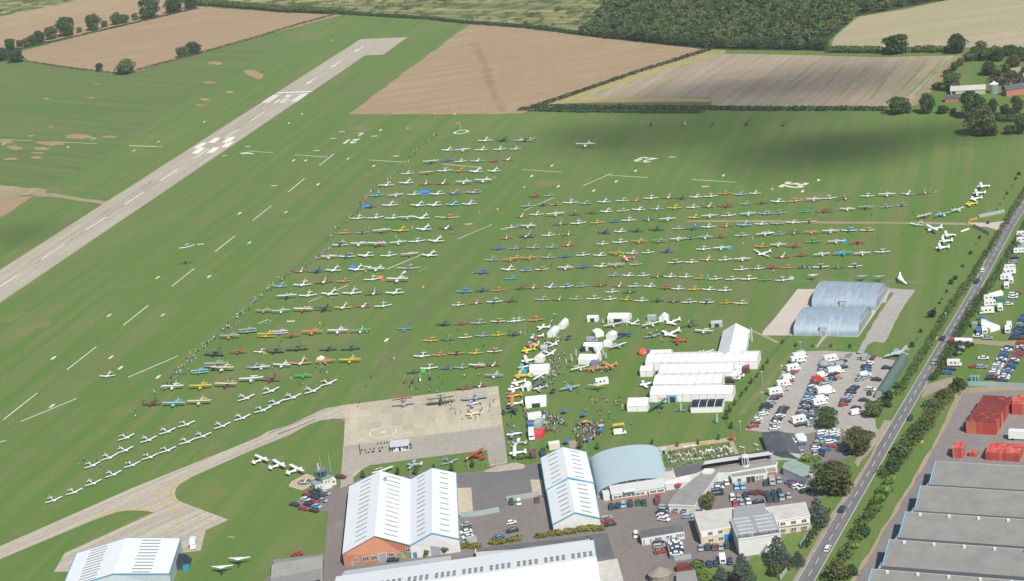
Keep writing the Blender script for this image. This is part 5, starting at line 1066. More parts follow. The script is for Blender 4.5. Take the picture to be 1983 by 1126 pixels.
# ---- 14 long dark green tube shelter beside the car park
B = Bld('tunnel_building', 'long dark green half round building between the car park and the road', 'building', ('O', 840, 845), ('O', 945, 845))
p0, p1 = B.L('zg', 835, 700), B.L('zg', 960, 720); p2 = B.L('O', 1010, 560); p2 = B.L('zg', 1165, 235, 0)
dv = B.L('zg', 1240, 270, 0) - p1; wv = V(4.6, 0, 0)
arch_building(B, p0, p0 + wv, p0 + dv, p0 + dv + wv, 4.0, flat_mat('tunnel_green', (0.10, 0.155, 0.145), .65, .3, .15, .4), 12, th=.15)
mb = MB(); mb.poly([tuple(p0 + V((1 - math.cos(math.pi * i / 12)) / 2 * 4.6, .3, math.sin(math.pi * i / 12) * 4)) for i in range(13)]); B.part('end_wall', mb, flat_mat('tunnel_end', (0.3, 0.34, 0.33)))
mb = MB(); mb.poly([tuple(p0 + dv + V((1 - math.cos(math.pi * i / 12)) / 2 * 4.6, -.3, math.sin(math.pi * i / 12) * 4)) for i in range(13)][::-1]); B.part('end_wall', mb, flat_mat('tunnel_end', (0.3, 0.34, 0.33)))
# ---- 11 clubhouse complex
B = Bld('clubhouse', 'long low white clubhouse with grey flat roofs, brick base and a round turret', 'clubhouse', ('P', 1195, 600), ('P', 1360, 600))
w = flat_block(B, [B.L('P', 1168, 540, 3.4), B.L('P', 1365, 548, 3.4), B.L('P', 1468, 412, 3.4), B.L('P', 1550, 292, 3.4), B.L('P', 1470, 262, 3.4), B.L('P', 1375, 330, 3.4), B.L('P', 1240, 440, 3.4)], 3.2, WWALL, GFELT, .4)
a, b = B.L('P', 1172, 548, 3.4), B.L('P', 1360, 556, 3.4); a.z = b.z = 0
for f in (.15, .5): opening(B, 'window', w, a, b, f, f + .2, 1.4, 2.5, GL_, WTRIM, .06, 2)
mb = MB(); mb.prism([(a.x, a.y - .07), (b.x, b.y - .07), (b.x, b.y), (a.x, a.y)], 0, .8); B.part('brick_plinth', mb, BRICK)
mb = MB(); c4_ = [B.L('P', 1425, 285, 4.6), B.L('P', 1500, 285, 4.6), B.L('P', 1520, 262, 4.6), B.L('P', 1445, 262, 4.6)]; mb.prism([(p.x, p.y) for p in c4_], 3.2, 4.7); B.part('roof_cabin', mb, WTRIM)
# dark-roofed wing and white linking block
flat_block(B, [B.L('P', 1110, 365, 3.0), B.L('P', 1222, 345, 3.0), B.L('P', 1195, 283, 3.0), B.L('P', 1085, 300, 3.0)], 3.0, WWALL, CFELT, .2)
flat_block(B, [B.L('P', 1222, 335, 2.9), B.L('P', 1380, 300, 2.9), B.L('P', 1470, 262, 2.9), B.L('P', 1468, 205, 2.9), B.L('P', 1200, 258, 2.9)], 2.9, WWALL, FELT, .15)
w = flat_block(B, [B.L('P', 1145, 385, 2.4), B.L('P', 1335, 360, 2.4), B.L('P', 1325, 322, 2.4), B.L('P', 1140, 350, 2.4)], 2.4, WWALL, flat_mat('white_canopy', (0.68, 0.68, 0.67)), .15)
# main range with terrace: rear raised canopy, terrace floor, front band
zj = lambda x, y, h: B.L('zj', x, y, h)
w = flat_block(B, [zj(0, 575, 3.4), zj(110, 572, 3.4), zj(780, 458, 3.4), zj(790, 420, 3.4), zj(600, 370, 3.4), zj(0, 480, 3.4), zj(-190, 530, 3.4), zj(-160, 590, 3.4)], 3.2, WWALL, GFELT, .45)
a, b = zj(120, 572, 3.2), zj(775, 460, 3.2); a.z = b.z = 0
w2_ = flat_block(B, [zj(130, 640, 3.0), zj(645, 570, 3.0), zj(612, 510, 3.0), zj(105, 598, 3.0)], 2.9, WWALL, GFELT, .25)
a, b = zj(132, 645, 2.9), zj(645, 575, 2.9); a.z = b.z = 0
for f0, f1, h0_, h1_, m_ in ((.15, .25, 1.0, 2.3, GL_), (.40, .64, 0, 2.5, pc('k')), (.68, .73, 1.0, 2.3, GL_), (.77, .81, .9, 2.4, GL_), (.83, .87, .9, 2.4, GL_)): opening(B, 'window' if m_ is GL_ else 'garage_opening', w2_, a, b, f0, f1, h0_, h1_, m_, WTRIM, .07, 1)
mb = MB(); mb.prism([(a.x, a.y - .05), (b.x, b.y - .05), (b.x, b.y), (a.x, a.y)], 0, .6); B.part('brick_plinth', mb, BRICK)
mb = MB(); cs = [zj(-290, 445, 6.0), zj(0, 400, 6.0), zj(728, 296, 6.0), zj(660, 262, 6.0), zj(0, 355, 6.0), zj(-255, 400, 6.0)]; mb.prism([(p.x, p.y) for p in cs], 5.75, 6.05); B.part('canopy_roof', mb, flat_mat('canopy_roof', (0.56, 0.56, 0.55)))
mb = MB(); cs2 = [zj(-250, 455, 4.2), zj(0, 425, 4.2), zj(690, 320, 4.2), zj(660, 285, 4.2), zj(-240, 420, 4.2)]; mb.prism([(p.x, p.y) for p in cs2], 0, 5.75); B.part('upper_wall', mb, flat_mat('upper_glazing', (0.07, 0.08, 0.09), .3))
for f in range(9):
    p = zj(-240, 470, 3.6).lerp(zj(730, 335, 3.6), f / 8); mb = MB(); mb.tube((p.x, p.y, 3.6), (p.x, p.y, 5.8), .09, n=5); B.part('canopy_post', mb, WTRIM)
mb = MB()
p, q = zj(-200, 520, 3.7), zj(760, 385, 3.7)
for z in (4.2, 4.55): mb.tube((p.x, p.y, z), (q.x, q.y, z), .05, n=4)
for k in range(24): r_ = p.lerp(q, k / 23); mb.tube((r_.x, r_.y, 3.6), (r_.x, r_.y, 4.6), .04, n=4)
B.part('terrace_railing', mb, flat_mat('terracotta_rail', (0.50, 0.28, 0.22)))
tc_ = zj(330, 470, 3.6); mb = MB(); mb.lathe([(1.45, 3.6), (1.45, 4.3)], 12, c=(tc_.x, tc_.y)); tb = B.part('turret_base', mb, WTRIM)
mb = MB(); mb.lathe([(1.2, 4.3), (1.2, 7.4)], 12, c=(tc_.x, tc_.y)); B.part('turret_glazing', mb, GL_)
for k in range(8): mb = MB(); a_k = k * math.pi / 4; x, y = tc_.x + 1.3 * math.cos(a_k), tc_.y + 1.3 * math.sin(a_k); mb.tube((x, y, 4.3), (x, y, 7.4), .14, n=4); B.part('turret_column', mb, WTRIM)
mb = MB(); mb.lathe([(1.7, 7.4), (1.7, 7.9), (1.3, 8.2), (.2, 8.4)], 12, c=(tc_.x, tc_.y)); B.part('turret_roof', mb, flat_mat('canopy_roof', (0.56, 0.56, 0.55)))
mb = MB(); mb.tube((tc_.x, tc_.y, 8.3), (tc_.x, tc_.y, 10.8), .05, n=4); B.part('flagpole', mb, WTRIM)
# brick bay and windows between
w = flat_block(B, [zj(645, 560, 2.9), zj(775, 545, 2.9), zj(765, 480, 2.9), zj(615, 505, 2.9)], 2.7, BRICK, GFELT, .1)
a, b = zj(650, 562, 2.7), zj(775, 548, 2.7); a.z = b.z = 0
for f in (.1, .55): opening(B, 'window', w, a, b, f, f + .3, 1.0, 2.2, GL_, WTRIM, .07, 1)
# green-roofed wing
B = Bld('green_roof_wing', 'low wing with pale green pitched roof and white eaves beside the big road trees', 'building', ('zj', 870, 590), ('zj', 1250, 760))
flat_block(B, [B.L('zj', 870, 498, 3.2), B.L('zj', 1250, 668, 3.2), B.L('zj', 1300, 500, 3.2), B.L('zj', 1035, 388, 3.2), B.L('zj', 905, 430, 3.2)], 3.0, WWALL, flat_mat('green_felt', (0.27, 0.345, 0.31), .8, .2, .12, .3), .35)
a, b = B.L('zj', 885, 505, 3.0), B.L('zj', 1245, 670, 3.0); a.z = b.z = 0
for i in range(6): opening(B, 'window', B.t, a, b, .08 + .15 * i, .18 + .15 * i, .6, 2.4, GL_, WTRIM, .1, 1)
# slate-grey pitched hall running away from the viewer
B = Bld('slate_roof_hall', 'hall with two long dark slate coloured roofs between the beer garden and the car park', 'hall', ('zj', 700, 310), ('zj', 1130, 300))
FL, RF, FR = B.L('zj', 690, 285, 3.0), B.L('zj', 935, 262, 4.8), B.L('zj', 1130, 285, 3.0); BL_, RB, BR_ = B.L('zj', 565, 0 - 10, 3.0), B.L('zj', 800, -40, 4.8), B.L('zj', 975, 10, 3.0)
SLATE = flat_mat('slate_roof', (0.085, 0.095, 0.11), .7, .3, .14, .5, 0, 0, (0.15, 0.15, 0.155))
body(B, 'wall', FL, FR, BR_, BL_, RF, RB, flat_mat('blue_grey_wall', (0.42, 0.47, 0.52))); gable_roof(B, FL, FR, BR_, BL_, RF, RB, SLATE, .2, .2)
# portacabin
B = Bld('portable_office', 'long white single storey office with dark roof in the middle of the yard', 'office', ('P', 965, 838), ('P', 1290, 785))
w = flat_block(B, [B.L('P', 960, 792, 3.2), B.L('P', 1288, 738, 3.2), B.L('P', 1270, 688, 3.2), B.L('P', 945, 740, 3.2)], 3.0, WWALL, FELT, .2, flat_mat('felt_edge', (0.2, 0.2, 0.2)))
a, b = B.L('P', 962, 796, 3.0), B.L('P', 1288, 742, 3.0); a.z = b.z = 0
for f0, f1, h0_ in ((.03, .06, 0), (.19, .22, 0), (.31, .38, 1.3), (.40, .46, 1.3), (.57, .64, 1.3), (.66, .71, 1.3), (.81, .86, 1.0), (.88, .92, 1.0), (.94, .98, 1.0)): opening(B, 'window' if h0_ else 'door', w, a, b, f0, f1, h0_, 2.3, GL_, WTRIM, .07, 1)
# cream two-storey offices: left wing, right wing, white centre block
B = Bld('cream_offices', 'two storey cream and white offices with flat roofs and a taller white centre block', 'office', ('zq', 290, 520), ('zq', 650, 460))
h = 5.6
w = flat_block(B, [B.L('zq', 255, 352, h), B.L('zq', 700, 285, h), B.L('zq', 720, 20, h), B.L('zq', 170, 88, h)], h - .35, CREAM, CFELT, .35)
a, b = B.L('zq', 265, 352, h), B.L('zq', 640, 292, h); a.z = b.z = 0
mb = MB(); mb.prism([(a.x, a.y - .08), (b.x, b.y - .08), (b.x, b.y), (a.x, a.y)], 3.2, h - .37); B.part('white_band', mb, WTRIM)
for f in (.25, .62):
    opening(B, 'window', w, a, b, f, f + .16, 3.7, 4.9, GL_, WTRIM, .12, 2); opening(B, 'window', w, a, b, f, f + .16, 1.0, 2.2, GL_, WTRIM, .08, 2)
w = flat_block(B, [B.L('zq', 1300, 205, h), B.L('zq', 1760, 135, h), B.L('zq', 1690, -50, h), B.L('zq', 1150, 20, h)], h - .35, CREAM, CFELT, .35)
a, b = B.L('zq', 1330, 208, h), B.L('zq', 1750, 148, h); a.z = b.z = 0
mb = MB(); mb.prism([(a.x, a.y - .08), (b.x, b.y - .08), (b.x, b.y), (a.x, a.y)], 3.2, h - .37); B.part('white_band', mb, WTRIM)
for f in (.05, .40, .75):
    opening(B, 'window', w, a, b, f, f + .15, 3.7, 4.9, GL_, WTRIM, .12, 2); opening(B, 'window', w, a, b, f, f + .15, 1.0, 2.2, GL_, WTRIM, .08, 2)
h = 7.0; c0, c1, c2, c3 = B.L('zq', 775, 455, h), B.L('zq', 1355, 372, h), B.L('zq', 1150, -15, h), B.L('zq', 700, 30, h)
c1b, c0b = B.L('zq', 1250, 100, h), B.L('zq', 672, 185, h)
w = flat_block(B, [c0, c1, c1b, B.L('zq', 1175, 95, h), B.L('zq', 1125, -30, h), B.L('zq', 715, 20, h), B.L('zq', 720, 165, h), c0b], h - .35, WWALL, flat_mat('panel_roof_base', (0.30, 0.31, 0.325)), .35)
for i in range(5):       # felt panels of the roof, two to a row with white joints between
    for s0, s1 in ((.06, .44), (.53, .95)):
        t0, t1 = .05 + i * .185, .05 + i * .185 + .165; q = [bil(c0, c1, c1b, c0b, s, t) for s, t in ((s0, t0), (s1, t0), (s1, t1), (s0, t1))]
        mb = MB(); mb.prism([(p.x, p.y) for p in q], h + .06, h + .11); B.part('roof_panel', mb, flat_mat('panel_roof', (0.33, 0.345, 0.365), .8, .2, .08, .4))
        mb = MB(); q = [bil(c0, c1, c1b, c0b, s, t) for s, t in ((s0, t1), (s1, t1), (s1, t1 + .02), (s0, t1 + .02))]; mb.prism([(p.x, p.y) for p in q], h + .06, h + .16); B.part('roof_joint', mb, WTRIM)
cu = bpy.data.curves.new('rooftop_lettering', 'FONT'); cu.body = 'SYWELL AERODROME'; cu.align_x = 'CENTER'; cu.size = 1.5; cu.extrude = .08; cu.materials.append(pc('k'))
tx = text_mesh('rooftop_lettering', cu); tx.parent = B.t; m_ = bil(c0, c1, c1b, c0b, .48, .035); tx.location = (m_.x, m_.y, h + .1); tx.rotation_euler = (R(90), 0, math.atan2((c1 - c0).y, (c1 - c0).x))
mb = MB(); p = bil(c0, c1, c1b, c0b, .45, 0); 
for k in range(8): mb.box(p.x + k * .35, p.x + k * .35 + .35, p.y - 1.5, p.y - .3, .4 * k, .4 * k + .15)
mb.box(p.x + 2.8, p.x + 4.6, p.y - 1.5, p.y - .3, 3.3, 3.45); mb.tube((p.x + 4.4, p.y - 1.4, 0), (p.x + 4.4, p.y - 1.4, 4.4), .06); mb.tube((p.x + 2.9, p.y - 1.4, 0), (p.x + 2.9, p.y - 1.4, 4.4), .06); B.part('fire_stair', mb, flat_mat('stair_steel', (0.42, 0.45, 0.45)))
mb = MB(); q0 = B.L('zq', 620, 490, 0); mb.box(q0.x - .8, q0.x + 2.4, q0.y - .4, q0.y + 1.6, 0, 3.0); B.part('blue_porch', mb, flat_mat('blue_paint', (0.02, 0.22, 0.55), .5))
# small sheds at the bottom edge
B = Bld('round_roof_hut', 'small hut with weathered grey brown roof at the bottom edge of the yard', 'hut', ('P', 1030, 1130), ('P', 1190, 1130))
mb = MB(); c_ = B.L('P', 1105, 1110); mb.lathe([(4.0, 0), (4.0, 2.6), (4.3, 2.6), (0.2, 4.8)], 12, c=(c_.x, c_.y)); B.part('hut', mb, flat_mat('old_thatch', (0.27, 0.24, 0.21), .9, .2, .25, 1.5, 0, .05, (0.32, 0.24, 0.2)))
B = Bld('cement_roof_store', 'low store with grey cement roof at the bottom edge beside the hedge', 'store', ('P', 1235, 1130), ('P', 1385, 1130))
body(B, 'wall', B.L('P', 1235, 1150, 2.4), B.L('P', 1392, 1140, 2.4), B.L('P', 1368, 1040, 2.4), B.L('P', 1232, 1058, 2.4)); mb = MB(); slab(mb, [B.L('P', 1228, 1155, 2.6), B.L('P', 1398, 1145, 2.6), B.L('P', 1370, 1036, 2.9), B.L('P', 1228, 1055, 2.9)], .15); B.part('roof', mb, CEM)
# ---- 12 warehouse with saw-tooth roof at right
B = Bld('sawtooth_warehouse', 'huge warehouse of parallel grey sloping roof bays with bright blue gable edging', 'warehouse', ('Q', 822, 1035), ('Q', 1982, 1110))
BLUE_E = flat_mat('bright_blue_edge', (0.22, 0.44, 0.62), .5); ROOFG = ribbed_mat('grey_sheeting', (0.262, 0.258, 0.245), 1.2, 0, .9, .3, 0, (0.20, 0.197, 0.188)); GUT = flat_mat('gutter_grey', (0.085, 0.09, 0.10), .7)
hi, lo = 7.6, 5.6
tops = [(1310, 208), (1195, 395), (1080, 595), (955, 808), (822, 1035), (675, 1285)]; bots = [(1258, 383), (1147, 583), (1022, 790), (900, 1008), (762, 1240)]
rt = [(1982, 243), (1982, 447), (1982, 655), (1982, 885), (1982, 1128)]
ux = (B.L('Q', 1982, 245, hi) - B.L('Q', 1310, 208, hi)).normalized(); Lw = 75.0
tpts = [B.L('Q', x, y, hi) for x, y in tops]; bpts = [B.L('Q', x, y, lo) for x, y in bots]
mb = MB(); a, b = tpts[0], tpts[-1]; mb.prism([(p.x, p.y) for p in (a + V(0, .0, 0), a + ux * Lw, b + ux * Lw, b)], 0, lo - .35); B.part('wall', mb, flat_mat('warehouse_wall', (0.30, 0.34, 0.37)))
for i in range(5):
    a, b = tpts[i], bpts[i]; n_ = tpts[i + 1]
    mb = MB(); slab(mb, [a, a + ux * Lw, b + ux * Lw, b], .25); r = B.part('roof', mb, ROOFG)
    mb = MB(); mb.tube(a + V(0, 0, .12), a + ux * Lw + V(0, 0, .08), .13, n=4); B.part('ridge_cap', mb, flat_mat('ridge_grey', (0.45, 0.46, 0.46)))
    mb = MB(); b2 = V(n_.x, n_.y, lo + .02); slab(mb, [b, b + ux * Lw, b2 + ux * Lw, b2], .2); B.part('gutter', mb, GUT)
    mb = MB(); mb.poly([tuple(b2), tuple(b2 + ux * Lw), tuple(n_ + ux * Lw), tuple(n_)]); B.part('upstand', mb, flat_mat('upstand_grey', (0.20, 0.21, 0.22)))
    mb = MB(); o_ = -ux * .2; g_ = V(a.x, a.y, 0) + o_; e_ = V(b.x, b.y, 0) + o_; mb.add([g_, e_, b + o_, a + o_, g_ - o_ * .5, e_ - o_ * .5, b - o_ * .5, a - o_ * .5], [(0, 1, 2, 3), (4, 7, 6, 5), (0, 4, 5, 1), (3, 2, 6, 7)]); B.part('gable_wall', mb, flat_mat('warehouse_wall', (0.30, 0.34, 0.37)))
    mb = MB(); mb.tube(a + o_ + V(0, 0, .1), b + o_ + V(0, 0, .1), .26, n=4); mb.tube(b + o_ + V(0, 0, .1), b + o_ + V(0, 0, -1.2), .2, n=4); B.part('blue_edge', mb, BLUE_E)
    if i >= 2:
        for k in range(6):
            p = a + ux * (5 + 10 * k) + (b - a) * .06; mb = MB(); mb.box(p.x - .45, p.x + .45, p.y - .9, p.y, p.z - .1, p.z + .75); B.part('roof_vent', mb, WTRIM)
mb = MB(); a = tpts[0] + ux * 6 + V(0, .5, 0); mb.prism([(p.x, p.y) for p in (a, a + ux * 69, a + ux * 69 + V(0, 1.4, 0), a + V(0, 1.4, 0))], 0, 3.6); B.part('loading_canopy', mb, flat_mat('brown_canopy', (0.22, 0.12, 0.10)))
# white building at the right edge
B = Bld('white_trailer_body', 'long white box trailer standing behind the red crates at the right edge', 'trailer', ('zs', 815, 750), ('zs', 1012, 758))
a = B.L('zs', 815, 750); mb = MB(); mb.box(0, 12.5, 0, 2.6, .7, 3.9); B.part('body', mb, pc('w')); 
for x in (1.5, 8.5, 10): mb = MB(); mb.tube((x, -.02, .5), (x, 2.62, .5), .5, n=10); B.part('wheel', mb, RUBR)
# ---- 13 farm
B = Bld('farm_barn', 'long pale roofed barn with open dark bay among the farm trees', 'barn', ('zn', 245, 628), ('zn', 595, 610))
a, b = B.L('zn', 245, 628), B.L('zn', 640, 610); W_ = 9; hb = 3.2
Q_ = [V(0, 0, hb), V(b.x, 0, hb), V(b.x, W_, hb), V(0, W_, hb)]; w = body(B, 'wall', *Q_, mat=flat_mat('pale_barn_wall', (0.45, 0.43, 0.33)))
gable_roof_pts = [V(-.4, -.4, hb), V(b.x + .4, -.4, hb), V(b.x + .4, W_ / 2, hb + 2.4), V(-.4, W_ / 2, hb + 2.4)]
BRF = ribbed_mat('pale_barn_roof', (0.46, 0.46, 0.41), 1.2, 0, .9, .12, 0, (0.35, 0.33, 0.26))
mb = MB(); slab(mb, gable_roof_pts, .12); B.part('roof', mb, BRF); mb = MB(); slab(mb, [V(-.4, W_ + .4, hb), V(b.x + .4, W_ + .4, hb), gable_roof_pts[2], gable_roof_pts[3]], .12); B.part('roof', mb, BRF)
opening(B, 'barn_opening', w, V(0, 0, 0), V(b.x, 0, 0), .04, .14, 0, 2.8, pc('k')); opening(B, 'yellow_panel', w, V(0, 0, 0), V(b.x, 0, 0), .16, .42, .6, 2.8, flat_mat('yellow_board', (0.5, 0.45, 0.22)))
B = Bld('slate_barn', 'low slate roofed barn with brick end just below the pale roofed barn', 'barn', ('zn', 180, 705), ('zn', 420, 695))
W_ = 6; Lb = B.L('zn', 430, 695).x; w = body(B, 'wall', V(0, 0, 2.5), V(Lb, 0, 2.5), V(Lb, W_, 2.5), V(0, W_, 2.5), mat=BRICK); mb = MB(); slab(mb, [V(-.3, -.3, 2.5), V(Lb + .3, -.3, 2.5), V(Lb + .3, W_ / 2, 4.6), V(-.3, W_ / 2, 4.6)], .12); B.part('roof', mb, SLATE); mb = MB(); slab(mb, [V(-.3, W_ + .3, 2.5), V(Lb + .3, W_ + .3, 2.5), V(Lb + .3, W_ / 2, 4.6), V(-.3, W_ / 2, 4.6)], .12); B.part('roof', mb, SLATE)
t = thing('grain_silo', 'round grey metal grain silo with conical top in the farmyard', 'silo', T('zn', 742, 595)); mb = MB(); mb.lathe([(3.0, 0), (3.0, 6.2)], 16); mb.obj('drum', ribbed_mat('silo_steel', (0.40, 0.46, 0.50), .6, 2, .4, .2, .5), t); mb = MB(); mb.lathe([(3.2, 6.2), (.3, 7.8), (.3, 8.1)], 16); mb.obj('cone_roof', flat_mat('silo_cap', (0.55, 0.6, 0.64)), t)
B = Bld('farmhouse', 'farmhouse with dark slate roof at the right edge of the farm', 'house', ('zn', 885, 640), ('zn', 985, 625))
Lb, W_ = 15, 8; w = body(B, 'wall', V(0, 0, 4.2), V(Lb, 0, 4.2), V(Lb, W_, 4.2), V(0, W_, 4.2), mat=BRICK); mb = MB(); slab(mb, [V(-.3, -.3, 4.2), V(Lb + .3, -.3, 4.2), V(Lb + .3, W_ / 2, 7), V(-.3, W_ / 2, 7)], .12); B.part('roof', mb, SLATE); mb = MB(); slab(mb, [V(-.3, W_ + .3, 4.2), V(Lb + .3, W_ + .3, 4.2), V(Lb + .3, W_ / 2, 7), V(-.3, W_ / 2, 7)], .12); B.part('roof', mb, SLATE)
mb = MB(); mb.box(4, 5, 3.4, 4.4, 6.5, 8.4); B.part('chimney', mb, BRICK)
# ================================================================== TREES, HEDGES, WOODLAND
LM = {'oak': leaf_mat('oak_leaves', (0.058, 0.111, 0.036), (0.098, 0.150, 0.049), (0.111, 0.137, 0.052)), 'dark': leaf_mat('dark_leaves', (0.036, 0.077, 0.034), (0.059, 0.109, 0.042)),
      'pale': leaf_mat('pale_leaves', (0.105, 0.145, 0.055), (0.15, 0.175, 0.075), (0.13, 0.14, 0.06)), 'gold': leaf_mat('turning_leaves', (0.095, 0.112, 0.042), (0.135, 0.138, 0.05), (0.075, 0.105, 0.038)),
      'rust': leaf_mat('rusty_leaves', (0.085, 0.075, 0.042), (0.11, 0.095, 0.05), (0.065, 0.085, 0.038)), 'blue': leaf_mat('blue_needles', (0.085, 0.125, 0.105), (0.125, 0.17, 0.145), (0.06, 0.09, 0.07)),
      'purple': leaf_mat('purple_leaves', (0.028, 0.018, 0.02), (0.045, 0.028, 0.03)), 'lime': leaf_mat('bright_leaves', (0.14, 0.24, 0.045), (0.19, 0.27, 0.065), (0.11, 0.18, 0.045)),
      'yel': leaf_mat('yellow_leaves', (0.24, 0.23, 0.035), (0.17, 0.19, 0.035), (0.09, 0.17, 0.03))}
BARK = flat_mat('bark', (0.10, 0.075, 0.055), .9)
def quads(P, N, s, mat, name, tri_extra=None):
    n = len(P); N = N / np.linalg.norm(N, axis=1, keepdims=True); a = rng.normal(size=(n, 3)); u = np.cross(N, a); u /= np.linalg.norm(u, axis=1, keepdims=True); v = np.cross(N, u)
    s = np.asarray(s).reshape(-1, 1) * np.ones((n, 1)); asp = rng.uniform(.6, 1.0, (n, 1))
    V4 = np.stack([P - u * s - v * s * asp, P + u * s - v * s * asp * .6, P + u * s * .8 + v * s * asp, P - u * s * .7 + v * s * asp], 1).reshape(-1, 3)
    me = bpy.data.meshes.new(name); me.vertices.add(4 * n); me.vertices.foreach_set('co', V4.ravel()); me.loops.add(4 * n); me.loops.foreach_set('vertex_index', np.arange(4 * n, dtype=np.int32))
    me.polygons.add(n); me.polygons.foreach_set('loop_start', np.arange(0, 4 * n, 4, dtype=np.int32)); me.polygons.foreach_set('loop_total', np.full(n, 4, dtype=np.int32))
    me.materials.append(mat); me.update(calc_edges=True); return me
def cloud_pts(lobes, n, up=.25):
    L = np.array(lobes, float); w = (L[:, 3] * L[:, 4]); w /= w.sum(); i = rng.choice(len(L), n, p=w)
    d = rng.normal(size=(n, 3)); d[:, 2] += up * 2; d /= np.linalg.norm(d, axis=1, keepdims=True)
    rr = rng.uniform(.55, 1.06, (n, 1)) ** .6; rad = L[i][:, [3, 3, 4]]
    return L[i][:, :3] + d * rad * rr, d + rng.normal(scale=.55, size=(n, 3))
def crown_lobes(kind, k):
    rr = random.Random(k * 31 + len(kind)); lo = []
    if kind == 'round':
        lo.append((0, 0, .50, .33, .34)); lo.append((0, 0, .30, .30, .22))
        for i in range(17):
            a = rr.uniform(0, 6.28); e = rr.uniform(-1.1, 1.2); q = rr.uniform(.20, .32); lo.append((q * math.cos(a) * math.cos(e), q * math.sin(a) * math.cos(e), .47 + .34 * math.sin(e), rr.uniform(.12, .20), rr.uniform(.11, .18)))
    elif kind == 'cone':
        for i in range(26):
            z = .08 + .86 * i / 26; w = .46 * (1 - z) ** .8 + .03; a = i * 2.4; lo.append((w * .55 * math.cos(a), w * .55 * math.sin(a), z, w * .52, .05))
            lo.append((w * .85 * math.cos(a + 1.2), w * .85 * math.sin(a + 1.2), z - .02, w * .3, .04))
    elif kind == 'tall':
        for i in range(7): lo.append((rr.uniform(-.06, .06), rr.uniform(-.06, .06), .25 + .65 * i / 6, .16 * (1 - abs(i - 2.5) / 6), .13))
    elif kind == 'bush':
        for i in range(8): a = rr.uniform(0, 6.28); q = rr.uniform(.05, .34); lo.append((q * math.cos(a), q * math.sin(a), rr.uniform(.25, .6), rr.uniform(.16, .28), rr.uniform(.2, .38)))
    return lo
CR = {}
def crown_mesh(kind, k, n, leaf, sz):
    key = (kind, k, n)
    if key not in CR:
        P_, N_ = cloud_pts(crown_lobes(kind, k), n); P_[:, 2] = np.maximum(P_[:, 2], .02); CR[key] = quads(P_, N_, rng.uniform(.7, 1.3, n) * sz, LM['oak'], 'crown')
    return CR[key]
mbt = MB(); mbt.tube((0, 0, 0), (.01, 0, .35), .035, .022, 7); 
for a_ in range(5): mbt.tube((.01, 0, .30), (.2 * math.cos(a_ * 1.26), .2 * math.sin(a_ * 1.26), .55), .018, .006, 5)
TRUNK = mbt.mesh('trunk', [BARK])
def tree(pos, w, h, shape, col, label, cat='tree', group=None, name=None, n=None, k=None):
    k = random.randrange(4) if k is None else k; big = w > 7
    n = n or {'round': 2600 if big else 1000, 'cone': 3000, 'tall': 400, 'bush': 700}[shape]
    me = crown_mesh(shape, k, n, col, {'round': .026 if big else .04, 'cone': .018, 'tall': .045, 'bush': .05}[shape])
    t = thing(name or {'round': 'broadleaf_tree', 'cone': 'conifer_tree', 'tall': 'young_tree', 'bush': 'bush'}[shape], label, cat, (pos.x, pos.y, 0), random.uniform(0, 6.28), group)
    sx = w / (.92 if shape == 'round' else .95 if shape == 'cone' else .36 if shape == 'tall' else .95); t.scale = (1, 1, 1)
    c = slot(link('crown', me, t), LM[col]); c.scale = (sx, sx, h / 1.0 if shape != 'bush' else h / .85)
    if shape != 'bush': tr = link('trunk', TRUNK, t); tr.scale = (sx * .8, sx * .8, h)
    return t
def mpx(tile, x, y): return (T(tile, x + 50, y) - T(tile, x - 50, y)).length / 100
def trees(tile, s, shape, col, lab, group=None, hr=.85, cat='tree', name=None):
    for i, it in enumerate(s.split()):
        v = it.split(','); x, y, w = map(float, v[:3]); c = v[3] if len(v) > 3 else col; ww = w * mpx(tile, x, y)
        tree(T(tile, x, y), ww, ww * (float(v[4]) if len(v) > 4 else hr * random.uniform(.92, 1.08)), shape, c, lab.format(ORD[i] if i < 26 else 'next', {'oak': 'green', 'dark': 'dark green', 'pale': 'pale green', 'gold': 'yellowish', 'rust': 'reddish brown', 'blue': 'blue green', 'purple': 'purple', 'lime': 'bright green', 'yel': 'yellow'}[c]), cat, group, name)
trees('tl', '82,378,75,dark 155,360,50,pale 207,355,62,pale 258,345,72,oak 308,330,82,dark 400,303,100,pale 515,278,138,dark 610,252,42,pale 722,233,115,oak 805,210,48,pale 895,190,80,pale 960,178,66,oak 1040,156,50,pale 1155,142,145,dark 1340,98,135,dark 1465,64,105,dark', 'round', 'oak', '{1} field tree, {0} from the left along the hedge between the brown fields', 'trees along the hedge between brown fields')
trees('tl', '22,468,90 128,480,112', 'round', 'dark', '{1} tree, {0} of two at the left end of the striped meadow hedge')
trees('tl', '765,548,62,dark 968,568,150,pale,.6 1400,442,88,pale 1490,420,108,dark', 'round', 'dark', '{1} tree on the meadow hedge, {0} of four below the brown field')
trees('C', '1000,408,248,dark,.62 1465,408,190,dark,.8', 'round', 'dark', 'large {1} oak between the pale fields, {0} of two')
trees('C', '1430,700,165,pale,1.0 1020,875,190,oak,.75 1085,868,100,oak,.9 1240,872,150,dark,1.1 1360,872,115,rust,.6 1440,866,60,rust,.7 1590,905,240,dark,.95 1650,1035,290,pale,.9 1700,1040,200,rust,.5 1710,578,145,dark,.8 1775,600,100,rust,.7 1790,470,120,dark,.9 1880,615,150,rust,.5 1740,860,110,dark,1 1835,880,90,oak,1 1880,900,95,rust,.8 1930,870,120,pale,1.3 1965,1030,140,oak,1.1 1870,1030,120,rust,.6 1650,385,110,pale,.7 1640,690,75,rust,.6 1868,420,120,dark,.7 1900,510,160,rust,.6 1970,470,110,oak,.8', 'round', 'oak', '{1} farm tree, {0} of those clustered round the barns', 'trees round the farm')
